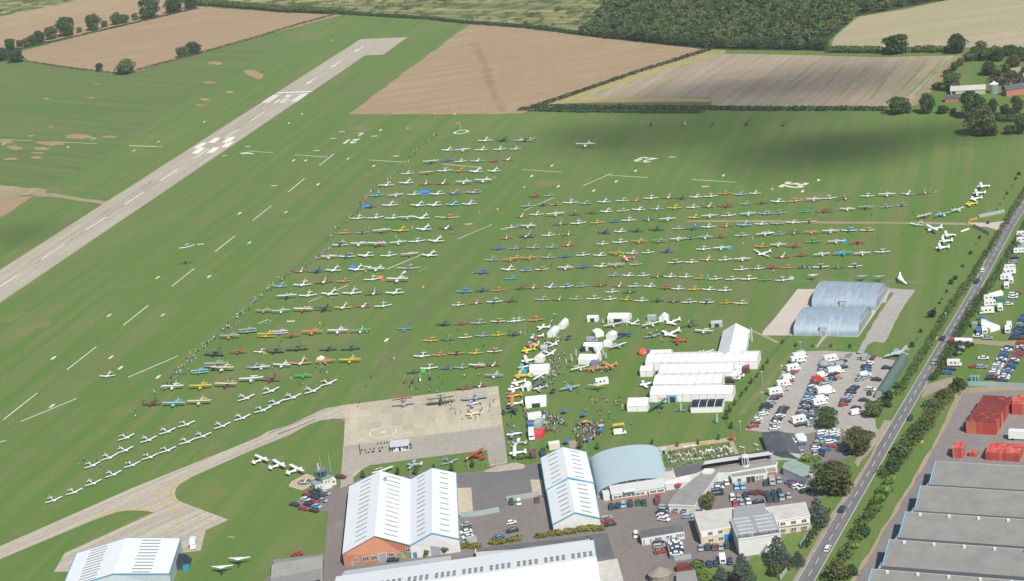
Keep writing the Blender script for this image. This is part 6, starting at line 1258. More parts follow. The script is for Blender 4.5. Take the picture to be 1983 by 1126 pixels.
trees('C', '1700,460,130,oak 1600,440,100,dark 1560,470,80,oak 1500,505,80,gold 1455,545,85,oak 1400,590,70,dark 1330,690,70,oak 1290,690,50,gold 1950,620,80,dark 1980,560,60,oak 1760,420,90,gold 1840,560,90,oak', 'bush', 'oak', '{1} bush, {0} of those on the farm field boundary', 'bushes on the farm boundary', .8, 'bush')
trees('zo', '370,352,300,oak,.95', 'round', 'oak', 'big round green tree standing in the car park beside the silver van')
trees('zo', '745,640,410,gold,.82', 'round', 'gold', 'large yellowish tree by the road at the lower car park')
trees('zo', '440,1100,570,gold,.72', 'round', 'gold', 'largest tree, olive green, overhanging the green roofed wing by the road')
trees('zg', '830,915,290,oak,.75', 'round', 'oak', 'green tree at the foot of the dark green tunnel building')
trees('zg', '1005,735,150,dark,.9 985,800,150,dark,.7 1130,590,120,gold,.7', 'bush', 'dark', '{1} bush, {0} beside the tunnel building', None, .8, 'bush')
trees('P', '1475,580,138,gold,1.15', 'round', 'gold', 'drooping tree in the clubhouse car park')
trees('Q', '400,690,210,blue,1.15', 'cone', 'blue', 'blue green cedar at the end of the cream offices')
trees('zq', '850,1080,430,blue,1.15 1330,800,400,blue,1.15 1600,815,250,blue,.9 555,1075,290,blue,1.0', 'cone', 'blue', '{1} conifer, {0} of four in front of the white centre block')
trees('zq', '740,1110,250,purple,.9', 'round', 'purple', 'dark purple tree among the blue conifers')
trees('zq', '1290,950,240,gold,.7 1440,880,130,rust,.8 240,980,130,lime,.9 1250,860,120,dark,.8', 'bush', 'gold', '{1} shrub, {0} of those round the conifers', None, .7, 'shrub')
trees('N', '1295,932,56,oak,1 1430,915,66,pale,1 1475,898,28,oak,1 1525,886,30,oak,1', 'bush', 'oak', 'clipped round {1} shrub, {0} along the white hangar front', None, 1, 'shrub')
trees('zf', '765,150,30 600,365,32 548,445,36 490,515,32 425,585,38 370,660,30 315,725,36 245,820,36 190,895,50 155,975,50 205,1075,44 910,180,26', 'tall', 'oak', 'slim young tree, {0} down the fence line beside the marquees', 'young trees along the fence line', 1.9)
trees('N', '808,337,34 1078,315,36 1220,310,42 1350,262,22 1490,282,36 1650,255,36', 'tall', 'oak', 'slim young tree, {0} behind the twin gabled hangar', None, 1.8)
trees('zi', '30,200,55 490,245,50 865,205,55 1235,120,60', 'tall', 'oak', 'slim young tree, {0} along the gravel path of the beer garden', None, 2.2)
trees('zd', '100,975,70 360,985,60', 'tall', 'oak', 'slim young tree, {0} between the hangars and the picnic tables', None, 1.7)
trees('F', '1945,235,30,dark 1922,272,26,dark 1890,322,16 1855,385,28,dark 1830,418,16 1800,465,16 1772,505,14 1705,612,26,dark 1640,722,30,dark 1615,765,12 1575,845,34,dark 1510,942,26,dark 1455,1040,42,dark 1428,1075,44,dark', 'bush', 'oak', 'small {1} sapling, {0} down the verge west of the road', 'saplings on the verge west of the road', 1.0, 'sapling', 'sapling')
trees('O', '1390,28,26,dark 1355,82,16 1335,115,24,dark 1300,160,24,oak 1275,220,62,purple,1 1190,335,34,dark 1160,388,14 1125,445,42,dark 232,440,30,dark 500,450,28,oak 645,455,34,dark 360,445,20,dark', 'bush', 'oak', 'small {1} sapling, {0} near the silver hangars', 'saplings near the silver hangars', 1.0, 'sapling', 'sapling')
trees('O', '1482,762,150,dark,.6 1360,835,110,oak,.6 1270,905,120,oak,.6 1300,690,80,oak,.6', 'bush', 'dark', 'broad {1} bush, {0} beside the lay-by', None, .6, 'bush')
trees('B', '792,835,45', 'round', 'dark', 'lone small dark tree standing on the far hedge')
def hedge(pts, w, h, col, label, name='hedge', dens=2.6, leaf=.42, gap=0.0, kind=None):
    pts = rs([Vector((p.x, p.y, 0)) for p in pts], 1.6); P_, N_ = [], []
    lo = [(p.x + random.uniform(-.18, .18) * w, p.y + random.uniform(-.18, .18) * w, h * random.uniform(.42, .6), w * random.uniform(.42, .62), h * random.uniform(.42, .62)) for p in pts if random.random() >= gap]
    o0 = pts[len(pts) // 2]; lo = [(a - o0.x, b - o0.y, c, d, e) for a, b, c, d, e in lo]
    n = int(len(lo) * w * h * dens) + 30; P_, N_ = cloud_pts(lo, n); P_[:, 2] = np.maximum(P_[:, 2], .03)
    me = quads(P_, N_, rng.uniform(.7, 1.3, n) * leaf, LM[col], 'foliage'); t = thing(name, label, 'hedge', (o0.x, o0.y, 0)); link('foliage', me, t); return t
hedge(PX('B', '20,855 150,825 400,742 970,548 1270,455 1515,380'), 4.0, 2.4, 'dark', 'dark hedge running aslant between the two central fields')
hedge(PX('B', '90,852 500,862 1000,868 1430,868'), 5, 2.6, 'dark', 'front row of the double hedge at the far side of the airfield')
hedge(PX('B', '130,830 700,838 1400,842 1982,850') + PX('C', '500,848 920,850'), 5, 2.8, 'dark', 'rear row of the far hedge, reaching right to the farm trees', gap=.03)
hedge(PX('tl', '0,408 200,372 700,258 1100,165 1300,118 1520,66'), 3.5, 1.8, 'dark', 'low dark hedge between the two left brown fields', leaf=.5)
hedge(PX('tl', '-60,462 180,472 480,518 740,552 900,566'), 2.2, 1.4, 'gold', 'thin hedge along the striped meadow', leaf=.4)
hedge(PX('tl', '1045,545 1350,465 1600,395 1982,288') + PX('A', '300,195 610,112'), 3.0, 1.8, 'rust', 'long thin brown green hedge below the left brown field', leaf=.4)
hedge(PX('A', '610,108 900,125 1300,150 1640,185 1982,208') + PX('B', '240,232 490,268'), 5, 2.8, 'dark', 'hedge between the runway field and the scrubland', leaf=.5)
hedge(PX('tl', '1500,40 1700,50 1982,72') + PX('A', '200,92 640,106'), 9, 6, 'oak', 'thick tall hedge of small trees above the left brown field', leaf=.6, dens=1.6)
hedge(PX('C', '1560,470 1640,440 1760,430 1900,425 2020,440'), 12, 5, 'dark', 'broad belt of trees behind the farm field', dens=1.3, leaf=.6); hedge(PX('C', '1740,640 1850,650 2000,640'), 9, 4.5, 'rust', 'brownish thicket behind the farm yard', dens=1.4, leaf=.55); hedge(PX('C', '1680,900 1800,930 2000,930'), 8, 4, 'oak', 'thicket in front of the farmhouse', dens=1.4, leaf=.55)
hedge(PX('C', '480,402 700,402 880,405'), 9, 4.5, 'oak', 'bushy hedge left of the two big oaks', dens=1.8, leaf=.5); hedge(PX('C', '1120,402 1380,400'), 8, 4.5, 'oak', 'bushy hedge between the two big oaks', dens=1.8, leaf=.5)
hedge(PX('F', '2020,320 1960,410 1830,625 1700,835 1500,1150'), 3.2, 1.6, 'oak', 'long hedge on the west side of the road beyond the gate', 'hedge', 4, .3)
hedge(PX('O', '1530,-20 1400,180 1250,430 1120,650 1010,820'), 3.8, 2.0, 'oak', 'hedge on the west side of the road beside the tunnel building', 'hedge', 4, .3)
hedge(PX('F', '2030,560 1960,690 1850,870 1700,1126'), 3.8, 1.8, 'oak', 'hedge on the east side of the road beside the caravans', 'hedge', 4, .3)
hedge(PX('O', '1690,10 1560,210 1460,400 1380,540 1290,700'), 4.5, 2.2, 'oak', 'hedge on the east side of the road beside the parked tractors', 'hedge', 4, .3, .08)
hedge(PX('Q', '1230,-60 1120,60 1060,150 1000,260 930,330'), 6.5, 3.6, 'oak', 'thick mixed hedge east of the road, upper length', dens=1.6)
hedge(PX('O', '1480,770 1380,850 1290,960 1210,1080'), 6, 2.8, 'gold', 'brownish mixed hedge below the lay-by', dens=1.6)
hedge(PX('Q', '900,440 820,590 740,700 650,860 570,1000 450,1130'), 5, 2.2, 'oak', 'thick mixed hedge east of the road, lower length', dens=1.6)
trees('Q', '950,385,100,lime,.55 905,455,110,lime,.6 870,520,105,lime,.6 835,590,100,lime,.6 975,350,70,lime,.6 720,800,80,lime,.6 665,880,95,lime,.6 640,920,80,lime,.6 1080,110,130,gold,.6 1040,170,150,oak,.7 790,640,90,oak,.7 760,780,110,dark,.8 550,1110,200,gold,.8 650,1090,120,dark,.8 990,260,140,dark,.5 750,700,70,lime,.6', 'bush', 'lime', '{1} bush, {0} down the hedge east of the road', 'bushes in the hedge east of the road', .6, 'bush')
hedge(PX('P', '285,775 400,762 520,740 655,730'), 3.2, 1.9, 'yel', 'yellow green shrub bed along the narrow hangar front', 'shrub_bed', 9, .34)
hedge(PX('P', '160,790 262,775'), 2.6, 1.5, 'yel', 'short yellow shrub bed left of the narrow hangar', 'shrub_bed', 9, .34)
hedge(PX('zl', '140,1060 350,1045'), 3.2, 1.7, 'yel', 'yellow shrub bed beside the silver van', 'shrub_bed', 9, .34); hedge(PX('zl', '600,1000 800,975'), 3.2, 1.7, 'yel', 'yellow shrub bed below the blue car', 'shrub_bed', 9, .34); hedge(PX('zl', '845,965 1045,940'), 3.2, 1.7, 'yel', 'yellow shrub bed right of the blue car', 'shrub_bed', 9, .34)
hedge(PX('P', '1370,1010 1440,1130'), 5, 2.4, 'lime', 'bright green hedge at the bottom edge beside the cement roof store', dens=3); hedge(PX('zj', '1150,380 1330,400'), 4.5, 1.8, 'lime', 'bright green hedge at the lower car park', dens=3)
hedge(PX('Q', '470,600 420,700 340,800 280,880'), 3, 1.6, 'dark', 'low green hedge inside the grey roadside fence', dens=3)
hedge(PX('za', '60,0 61,0') if 0 else PX('P', '20,190 130,180'), 1.5, 1.2, 'dark', 'short dark hedge behind the last parked aeroplane')
# ---- woodland: trees of the near edge are single trees, the mass behind them is one body of foliage
edge = rs(PX('B', '505,275 700,300 1000,325 1250,355 1500,380') + PX('C', '100,388 300,392 470,398'), 9.5)
for i, p in enumerate(edge):
    w = random.uniform(9, 14); c = random.choice(['dark', 'oak', 'oak', 'oak', 'dark', 'gold']) if i else 'dark'
    tree(p + V(random.uniform(-1.5, 1.5), w * .45 + random.uniform(-1, 2), 0), w, random.uniform(7.5, 10.5), 'round', c, (ORD[i] if i < 26 else 'next to last' if i == 26 else 'last') + ' tree from the left along the near edge of the wood', 'tree', 'trees at the near edge of the wood', k=i % 4, n=1000)
def inside(p, poly):
    c = False; n = len(poly)
    for i in range(n):
        a, b = poly[i], poly[(i + 1) % n]
        if (a.y > p[1]) != (b.y > p[1]) and p[0] < (b.x - a.x) * (p[1] - a.y) / (b.y - a.y) + a.x: c = not c
    return c
wood = PX('f', '1132,62 1250,78 1378,90 1480,93 1600,96 1612,73 1660,33 1848,-2 2080,-62 2300,-150 1250,-150 1182,0')
xs = [p.x for p in wood]; ys = [p.y for p in wood]; LB = {k_: [] for k_ in ('oak', 'pale', 'dark', 'gold')}; cnt_w = 0
y = min(ys)
while y < max(ys):
    x = min(xs)
    while x < max(xs):
        q = (x + random.uniform(-5, 5), y + random.uniform(-5, 5)); x += 8.0
        if inside(q, wood):
            g = random.choices(['oak', 'pale', 'dark', 'gold'], [.58, .2, .16, .06])[0]; hh = random.uniform(5.5, 10.5); w = random.choice((3.2, 4.5, 5.5, 7.5))
            for _ in range(4): LB[g].append((q[0] + random.uniform(-2.4, 2.4), q[1] + random.uniform(-2.4, 2.4), hh * random.uniform(.55, .85), w * random.uniform(.35, .6), hh * random.uniform(.16, .28)))
    y += 8.0
for g, lb in LB.items():
    n = min(len(lb) * 42, 150000); P_, N_ = cloud_pts(lb, n, .6)
    o = link('woodland', quads(P_, N_, rng.uniform(.6, 1.2, n) * .75, LM[g], 'woodland')); tag(o, {'oak': 'dense green wood', 'pale': 'paler trees', 'dark': 'dark trees', 'gold': 'yellowing trees'}[g] + ' filling the wood at the top of the view', 'wood', kind='stuff')
# scrub bushes
scr = PX('f', '380,8 520,14 652,22 780,28 905,42 1000,50 1118,60 1180,0 1290,-150 200,-150'); scr2 = PX('f', '-200,60 0,26 150,0 300,-40 -200,-60'); lb = {'oak': [], 'dark': [], 'pale': []}
for poly_, N0 in ((scr, 5200), (scr2, 900)):
    xs = [p.x for p in poly_]; ys = [p.y for p in poly_]; k_ = 0
    while k_ < N0:
        q = (random.uniform(min(xs), max(xs)), random.uniform(min(ys), max(ys))); k_ += 1
        if inside(q, poly_) and math.sin(q[0] * .021 + math.sin(q[1] * .013) * 2) + math.sin(q[1] * .045 + q[0] * .012) > -.35:
            r_ = random.uniform(1.0, 4.2) * random.uniform(.5, 1); lb[random.choice(['oak', 'dark', 'pale', 'oak'])].append((q[0], q[1], r_ * .4, r_ * 1.5, r_ * .7))
for g, l_ in lb.items():
    n = len(l_) * 26; P_, N_ = cloud_pts(l_, n, .5); P_[:, 2] = np.maximum(P_[:, 2], .05)
    o = link('scrub', quads(P_, N_, rng.uniform(.6, 1.2, n) * .6, LM[g], 'scrub')); tag(o, 'rough scrub bushes scattered over the yellow scrubland', 'scrub', kind='stuff')
# ---- clouds high above, whose shadows lie on the far fields
def cloud(tile, x, y, w, d, h=760.0, dens=0.0014, thick=38):
    g = T(tile, x, y); off = SUNV * (h / SUNV.z); rr = random.Random(int(x + y))
    for i in range(6):
        m = MATS.get(('cl', dens))
        if not m:
            m = bpy.data.materials.new('cloud_vapour'); m.use_nodes = True; t = m.node_tree; t.nodes.remove(t.nodes['Principled BSDF'])
            pv = t.nodes.new('ShaderNodeVolumePrincipled'); pv.inputs['Density'].default_value = dens; pv.inputs['Color'].default_value = (1, 1, 1, 1)
            t.links.new(pv.outputs[0], t.nodes['Material Output'].inputs[1]); MATS[('cl', dens)] = m
        bm = bmesh.new(); s = .25 + .17 * i; vs = bmesh.ops.create_icosphere(bm, subdivisions=3, radius=1.0)['verts']; a, b = rr.uniform(0, 6), rr.uniform(0, 6)
        for v in vs:
            n_ = 1 + .22 * math.sin(v.co.x * 4 + a) * math.cos(v.co.y * 3 + b); v.co = Vector((v.co.x * w * .5 * s * n_, v.co.y * d * .5 * s * n_, v.co.z * thick * (.6 + .08 * i) * n_))
        me = bpy.data.meshes.new('cloud'); bm.to_mesh(me); bm.free(); me.materials.append(m); me.polygons.foreach_set('use_smooth', [True] * len(me.polygons))
        o = link('cloud', me, None, (g.x + off.x + rr.uniform(-.2, .2) * w * (1.1 - s), g.y + off.y + rr.uniform(-.2, .2) * d * (1.1 - s), h + rr.uniform(-4, 4))); o['kind'] = 'stuff'; o['label'] = 'soft white fair weather cloud drifting over the airfield'
cloud('f', 1560, 290, 150, 130, 760, .0022); cloud('f', 1680, 278, 190, 80, 760, .0020, 30); cloud('f', 1790, 262, 170, 60, 760, .0013, 26); cloud('f', 1450, 240, 260, 90, 760, .0009, 26); cloud('f', 1330, 252, 190, 130, 760, .0017); cloud('f', 1170, 268, 90, 150, 760, .0010, 30)
cloud('f', 1490, 170, 230, 140, 760, .0022); cloud('f', 1330, 188, 150, 80, 760, .0020, 30); cloud('f', 1650, 148, 110, 100, 760, .0014, 30); cloud('f', 35, 455, 60, 60, 760, .0016, 30)
# ================================================================== VEHICLES
def xsec(prof, w, inset=0.0):      # side profile (y,z) swept across the width
    n = len(prof); return [(-w / 2, y, z) for y, z in prof], [(w / 2, y, z) for y, z in prof]
def car_meshes(L=4.3, w=1.75, kind='hatch'):
    h = L / 2; mb = MB()
    prof = [(-h, .35), (-h, .62), (-h + .15, .78), (-h + 1.05, .92), (h - .25, .95), (h, .8), (h, .35)]
    mb.loft(list(zip(*[[(s * w / 2 * (k), y, z) for y, z in prof] for s, k in ((-1, .94), (-1, 1.0), (1, 1.0), (1, .94))])) and [[(x, y, z) for y, z in prof] for x in (-w / 2 * .95, -w / 2, w / 2, w / 2 * .95)])
    body_ = mb.mesh('body', [pc('w')])
    a0, a1, b0, b1 = {'hatch': (-h + .95, -h + 1.65, h - .75, h - .15), 'saloon': (-h + 1.0, -h + 1.7, h - 1.5, h - .75), 'estate': (-h + .95, -h + 1.6, h - .4, h - .1)}[kind]
    mb = MB(); z0, z1 = .92, 1.40; ww, wt = w / 2 * .93, w / 2 * .74
    mb.add([(-ww, a0, z0), (ww, a0, z0), (ww, b1, z0), (-ww, b1, z0), (-wt, a1, z1), (wt, a1, z1), (wt, b0, z1), (-wt, b0, z1)], [(0, 1, 5, 4), (1, 2, 6, 5), (2, 3, 7, 6), (3, 0, 4, 7), (4, 5, 6, 7)]); gl = mb.mesh('windows', [GL_])
    mb = MB(); mb.add([(-wt * 1.03, a1 - .08, z1 - .02), (wt * 1.03, a1 - .08, z1 - .02), (wt * 1.03, b0 + .06, z1 - .02), (-wt * 1.03, b0 + .06, z1 - .02), (-wt * .95, a1, z1 + .06), (wt * .95, a1, z1 + .06), (wt * .95, b0, z1 + .06), (-wt * .95, b0, z1 + .06)], [(0, 1, 5, 4), (1, 2, 6, 5), (2, 3, 7, 6), (3, 0, 4, 7), (4, 5, 6, 7)])
    return dict(body=body_, windows=gl, roof=mb.mesh('roof', [pc('w')]), wh=[(x, y) for x in (-w / 2 + .05, w / 2 - .05) for y in (-h + .8, h - .8)])
def van_meshes(L=5.2, w=2.0, H_=2.3, camper=False):
    h = L / 2; mb = MB(); prof = [(-h, .4), (-h, .95), (-h + .8, 1.15), (-h + 1.35, 1.75), (-h + 1.6, H_ if not camper else 1.9), (h, H_ if not camper else 1.9), (h, .4)]
    if camper: prof = [(-h, .4), (-h, .95), (-h + .8, 1.15), (-h + 1.3, 1.8), (-h + 1.5, 1.9), (-h + 2.0, 1.95), (-h + 2.0, .4)]
    mb.loft([[(x, y, z) for y, z in prof] for x in (-w / 2, w / 2)])
    if camper: mb.box(-w / 2 - .1, w / 2 + .1, -h + 1.6, h, .55, 2.9); mb.box(-w / 2 - .1, w / 2 + .1, -h + .7, -h + 1.6, 1.95, 2.9)
    body_ = mb.mesh('body', [pc('w')]); mb = MB(); q = w / 2 + .012
    mb.add([(-q * .9, -h + .83, 1.2), (q * .9, -h + .83, 1.2), (q * .86, -h + 1.33, 1.76), (-q * .86, -h + 1.33, 1.76)], [(0, 1, 2, 3)])
    for s in (1, -1): mb.add([(q * s, -h + 1.0, 1.2), (q * s, -h + 1.8, 1.2), (q * s, -h + 1.8, 1.72), (q * s, -h + 1.4, 1.72)], [(0, 1, 2, 3)])
    if camper:
        q += .1
        for s in (1, -1): mb.box(min(q * s, q * s * .99), max(q * s, q * s * .99), -h + 2.3, -h + 3.2, 1.5, 2.2); mb.box(min(q * s, q * s * .99), max(q * s, q * s * .99), -h + 4.0, -h + 4.8, 1.5, 2.2)
    return dict(body=body_, windows=mb.mesh('windows', [GL_]), roof=None, wh=[(x, y) for x in (-w / 2 + .08, w / 2 - .08) for y in (-h + .95, h - 1.1)])
def caravan_meshes(L=5.6, w=2.2):
    h = L / 2; mb = MB(); prof = [(-h + .3, .45), (-h, 1.3), (-h + .25, 2.35), (-h + .8, 2.55), (h - .4, 2.55), (h - .05, 2.3), (h, .6), (h - .2, .45)]
    mb.loft([[(x, y, z) for y, z in prof] for x in (-w / 2, w / 2)]); mb.tube((0, -h + .2, .5), (0, -h - 1.1, .5), .06)
    b = mb.mesh('body', [pc('w')]); mb = MB()
    for s in (1, -1):
        for y in (-h + .9, 0, h - 1.3): mb.box(s * w / 2 - .01, s * w / 2 + .012, y, y + .85, 1.45, 2.05)
    mb.add([(-.8, -h - .0, 1.45), (.8, -h - .0, 1.45), (.75, -h + .2, 2.2), (-.75, -h + .2, 2.2)], [(0, 1, 2, 3)]); return dict(body=b, windows=mb.mesh('windows', [GL_]), roof=None, wh=[(-w / 2 + .1, .2), (w / 2 - .1, .2)])
VM = {'c': [car_meshes(4.1, 1.75, 'hatch'), car_meshes(4.5, 1.8, 'saloon'), car_meshes(4.6, 1.82, 'estate')], 'V': [van_meshes()], 'C': [van_meshes(6.2, 2.1, 2.9, True)], 'O': [caravan_meshes()], 'X': [van_meshes(7.5, 2.3, 3.2)]}
wm = MB(); wm.tube((-.1, 0, .31), (.1, 0, .31), .31, n=10); WH2 = wm.mesh('wheel', [RUBR])
VN = {'c': ('parked_car', 'car', 'car'), 'V': ('van', 'van', 'van'), 'C': ('motorhome', 'motorhome', 'motorhome'), 'O': ('caravan', 'caravan', 'caravan'), 'X': ('box_lorry', 'box lorry', 'lorry')}
def vehicle(tok, p, d, lab, group=None, name=None):
    k = tok[0] if tok[0] in 'VCOX' else 'c'; col = tok[-1]; m = random.choice(VM[k]); nm, _, cat = VN[k]
    t = thing(name or nm, lab, cat, (p.x, p.y, Z(7.2)), math.atan2(d.y, d.x) + R(90) + random.uniform(-.05, .05), group, random.uniform(.96, 1.05))
    slot(link('body', m['body'], t), pc(col)); link('windows', m['windows'], t)
    if m['roof']: slot(link('roof', m['roof'], t), pc(col))
    for x, y in m['wh']: link('wheel', WH2, t, (x, y, 0))
    return t
def vehs(tile, s, hd, where, group=None, name=None):
    """s: 'x,y,token' list in picture order; hd: the picture direction the bonnets point"""
    its = s.split(); num = {}
    for it in its:
        x, y, tok = it.split(',')[:3]; x, y = float(x), float(y); h_ = hd if len(it.split(',')) < 5 else (float(it.split(',')[3]), float(it.split(',')[4]))
        k = tok[0] if tok[0] in 'VCOX' else 'c'; key = CNAME[tok[-1]] + ' ' + VN[k][1]; num[key] = num.get(key, 0) + 1
    seen = {}
    for it in its:
        v = it.split(','); x, y, tok = float(v[0]), float(v[1]), v[2]; h_ = hd if len(v) < 5 else (float(v[3]), float(v[4]))
        k = tok[0] if tok[0] in 'VCOX' else 'c'; key = CNAME[tok[-1]] + ' ' + VN[k][1]; seen[key] = seen.get(key, 0) + 1
        lab = (key if num[key] == 1 else f'{ORD[seen[key]-1]} {key}') + ' ' + where
        zc = {'c': .6, 'V': 1.0, 'C': 1.3, 'O': 1.2, 'X': 1.5}[k]; p = T(tile, x, y, zc); q = T(tile, x + h_[0], y + h_[1], zc); vehicle(tok, p, q - p, lab, group, name)
def colm(tile, a, b, toks, hd, where, group):
    n = len(toks.split()); s = ' '.join(f'{a[0] + (b[0] - a[0]) * i / (n - 1):.0f},{a[1] + (b[1] - a[1]) * i / (n - 1):.0f},{t}' for i, t in enumerate(toks.split())); vehs(tile, s, hd, where, group)
G1 = 'vehicles in the gravel car park'
vehs('zf', '975,252,Vs 950,280,Cw 930,322,Cw 900,362,n 878,410,Cw 880,452,r 845,478,b 825,512,Vw 835,555,r 775,582,Cw 765,640,Vs 685,668,Cw 705,718,m 672,745,k 640,788,s 595,825,Vk 565,862,n 570,885,s 555,910,w 490,972,w 465,1012,m 440,1045,r', (60, -12), 'down the leftmost column of the gravel car park', G1)
vehs('zf', '780,848,k 760,872,k 745,900,k 735,935,w 708,962,m 692,985,n 685,1010,w 678,1035,s 678,1065,w', (60, -12), 'down the short second column of the gravel car park', G1)
vehs('zf', '1290,310,Cw 1230,365,Vs 1205,410,n 1192,438,s 1195,485,Vw 1148,530,Vr 1120,562,r 1100,590,n 1090,617,w 1085,645,n 1070,672,s 1058,705,b 1040,735,l 1025,765,s 1010,797,n 1000,828,s 990,857,n 970,888,s 960,916,m 945,975,Cw 955,1028,n', (60, -12), 'down the long middle column of the gravel car park', G1)
vehs('zg', '440,250,n 430,290,Vs 450,322,n 365,360,Xw 350,392,m 322,410,n 380,450,o 318,472,k 270,495,s 252,532,s 245,605,Xw 215,668,n 195,700,Vw 170,745,Cw 112,808,n 100,840,n 88,872,s 62,928,n 72,962,w 88,1000,Vs', (60, -12), 'down the column behind the round tree', G1)
vehs('zg', '770,275,w 735,308,n 738,332,n 733,360,b 722,410,Vw 740,440,s 657,467,s 600,565,n 562,592,n 548,632,n 530,672,s 500,700,s 482,738,k 460,775,r 612,815,n 620,865,Vw', (60, -12), 'down the right hand columns of the gravel car park', G1)
vehs('zg', '860,470,k,60,5 785,590,w,60,5 775,635,k,5,60 708,720,k,60,5 982,328,k,60,0 525,175,s,20,-30 668,200,s,20,-30 725,198,Vs,20,-35 815,205,m,25,-30', (60, -12), 'standing loosely at the edge of the gravel car park', G1)
vehs('zo', '30,462,Vw 50,492,Vw 55,530,b 80,632,s,3,40', (-60, 12), 'beside the slate roof hall in the lower car park', G1)
vehs('zo', '315,400,w 308,432,w 305,465,b 300,490,s 262,520,s 248,548,k 235,580,w 225,640,s,10,50', (60, -8), 'in the first column of the lower car park', G1)
vehs('zo', '455,383,w 450,412,w 448,440,w 445,470,b 405,508,w 395,565,r 340,602,b 310,645,n,-10,50 618,600,n 625,640,n', (60, -14), 'in the second column of the lower car park', G1)
G2 = 'cars in the clubhouse car park'
vehs('zj', '60,710,w 200,770,l 290,765,l 622,720,k 715,690,Vs 820,680,s', (12, 60), 'in the row against the clubhouse', G2)
vehs('zj', '985,697,b,60,-18 1030,742,r,60,-18 1080,765,w,60,-18 1150,778,w,60,-18 1190,830,k,60,-18', (12, 60), 'in the slanting group beside the green roofed wing', G2)
vehs('zj', '140,930,w 235,935,s 330,905,n 370,985,w 275,1005,s 180,1015,r 435,865,m,60,5 545,860,m,50,10 510,990,k,-60,10 640,880,k 733,865,n 825,850,n 675,955,k 770,950,k 860,930,s 955,905,s', (14, 60), 'in the middle of the clubhouse car park', G2)
vehs('zi', '1230,935,n 1240,985,w 1200,1030,n 1215,1090,n', (50, -8), 'against the slanting clubhouse wing', G2)
G3 = 'cars in the hangar yards'
vehs('zk', '160,145,n 240,135,n 320,120,l 412,108,k 510,95,d 590,95,k', (4, 60), 'in the row before the arched hangar annexe', G3)
vehs('zk', '772,65,Vm,0,60 845,155,s,60,10 850,190,s,60,10 820,225,n,60,10 830,262,w,60,10 850,312,w,60,10', (60, 8), 'in the group left of the slanting wing', G3)
vehs('zk', '1165,272,l,60,0 95,298,s,60,-20 117,330,r,60,-20 150,375,k,60,-12 485,515,w,2,60', (60, 0), 'standing alone in the yard', G3)
vehs('zk', '780,605,k 795,665,s 800,735,r', (60, -8), 'in front of the portable office', G3)
vehs('zk', '985,578,s 985,612,w 1015,640,w 1015,668,k 1030,695,w 1030,725,n 1015,765,w', (60, -6), 'inside the fenced row beside the portable office', G3)
vehs('zq', '265,575,s 360,565,n 450,565,m 540,560,s 627,540,k', (4, 60), 'in the row before the cream offices', G3)
vehs('zq', '275,815,n 378,800,n 470,785,n 560,730,Ow 660,760,n', (4, 60), 'in the row by the blue conifers', G3); vehs('zq', '240,68,s', (60, 0), 'behind the cream offices', G3)
vehs('zl', '180,688,s 185,762,k 180,805,w 208,880,w 240,955,Vs', (-60, 14), 'in the row along the white hangar wall', G3)
vehs('zl', '887,340,k 1002,345,w 1285,310,m', (2, 60), 'in the row by the palisade fence', G3); vehs('zl', '885,660,w 905,785,k 690,892,b', (60, -14), 'in the middle of the hangar yard', G3)
vehs('zt', '1565,765,n', (60, -3), 'parked in front of the brick gable', G3); vehs('N', '635,325,m', (50, 8), 'beside the control tower annexe', G3)
vehs('zm', '510,650,k 435,705,k 325,735,r 560,755,k 665,705,s 450,785,n 300,820,w 430,860,r 615,840,s 100,915,k 350,910,n 500,945,l 265,985,r 450,1020,k', (60, 14), 'in the cluster below the control tower', 'cars below the control tower')
vehs('N', '300,915,r', (60, -8), 'on the grass beside the grey shed', None)
G4 = 'cars on the road'
def rdir(t, x, y, s): return (13 * s, -24 * s)
vehs('F', '1668,967,w,13,-24 1620,1052,n,-13,24', (1, 1), 'driving on the main road above the lay-by', G4, 'road_car'); vehs('O', '1355,378,n,-13,24 1292,560,s,13,-24 1110,990,k,-5,20', (1, 1), 'on the main road beside the tunnel building', G4, 'road_car')
vehs('Q', '582,573,k,-13,24 475,873,w,13,-24', (1, 1), 'driving on the lower part of the main road', G4, 'road_car')
G5 = 'caravans and cars in the camping field'
vehs('zh', '560,48,Ow 560,90,Ow 565,125,Vs 538,162,Ow 510,208,n 497,240,s 475,275,Ow 470,305,Cw 450,343,Ow 340,485,Ow 340,520,Ow 320,572,Cw', (-60, 4), 'down among the caravans east of the road', G5)
vehs('zh', '455,400,Ow 485,365,Ow 410,550,Ow 300,665,Ow 305,708,Ow 265,710,Vb 460,702,Ow 472,672,Ow', (3, 60), 'of those standing endways in the camping field', G5)
vehs('zh', '470,524,w 500,458,w 498,478,w 525,448,r 290,625,b 300,640,s 260,742,w 325,755,s 100,928,Cw 75,968,k 50,993,b 237,950,r 285,952,s 297,893,w', (60, 0), 'parked loosely in the camping field', G5)
G6 = 'cars parked in lines in the camping field'
colm('zh', (465, 822), (350, 1030), 'n w b b n w n w w s w w r n', (60, 0), 'down the left line by the mud path', G6)
colm('zh', (560, 820), (425, 1048), 'w n r m r w n b n s b w w k', (60, 0), 'down the line right of the mud path', G6)
colm('zh', (575, 610), (508, 757), 'n b n s n k b n n', (60, 0), 'down the upper line in the camping field', G6)
colm('zh', (610, 690), (560, 790), 'r n m r', (60, 0), 'down the short line at the right edge', G6)
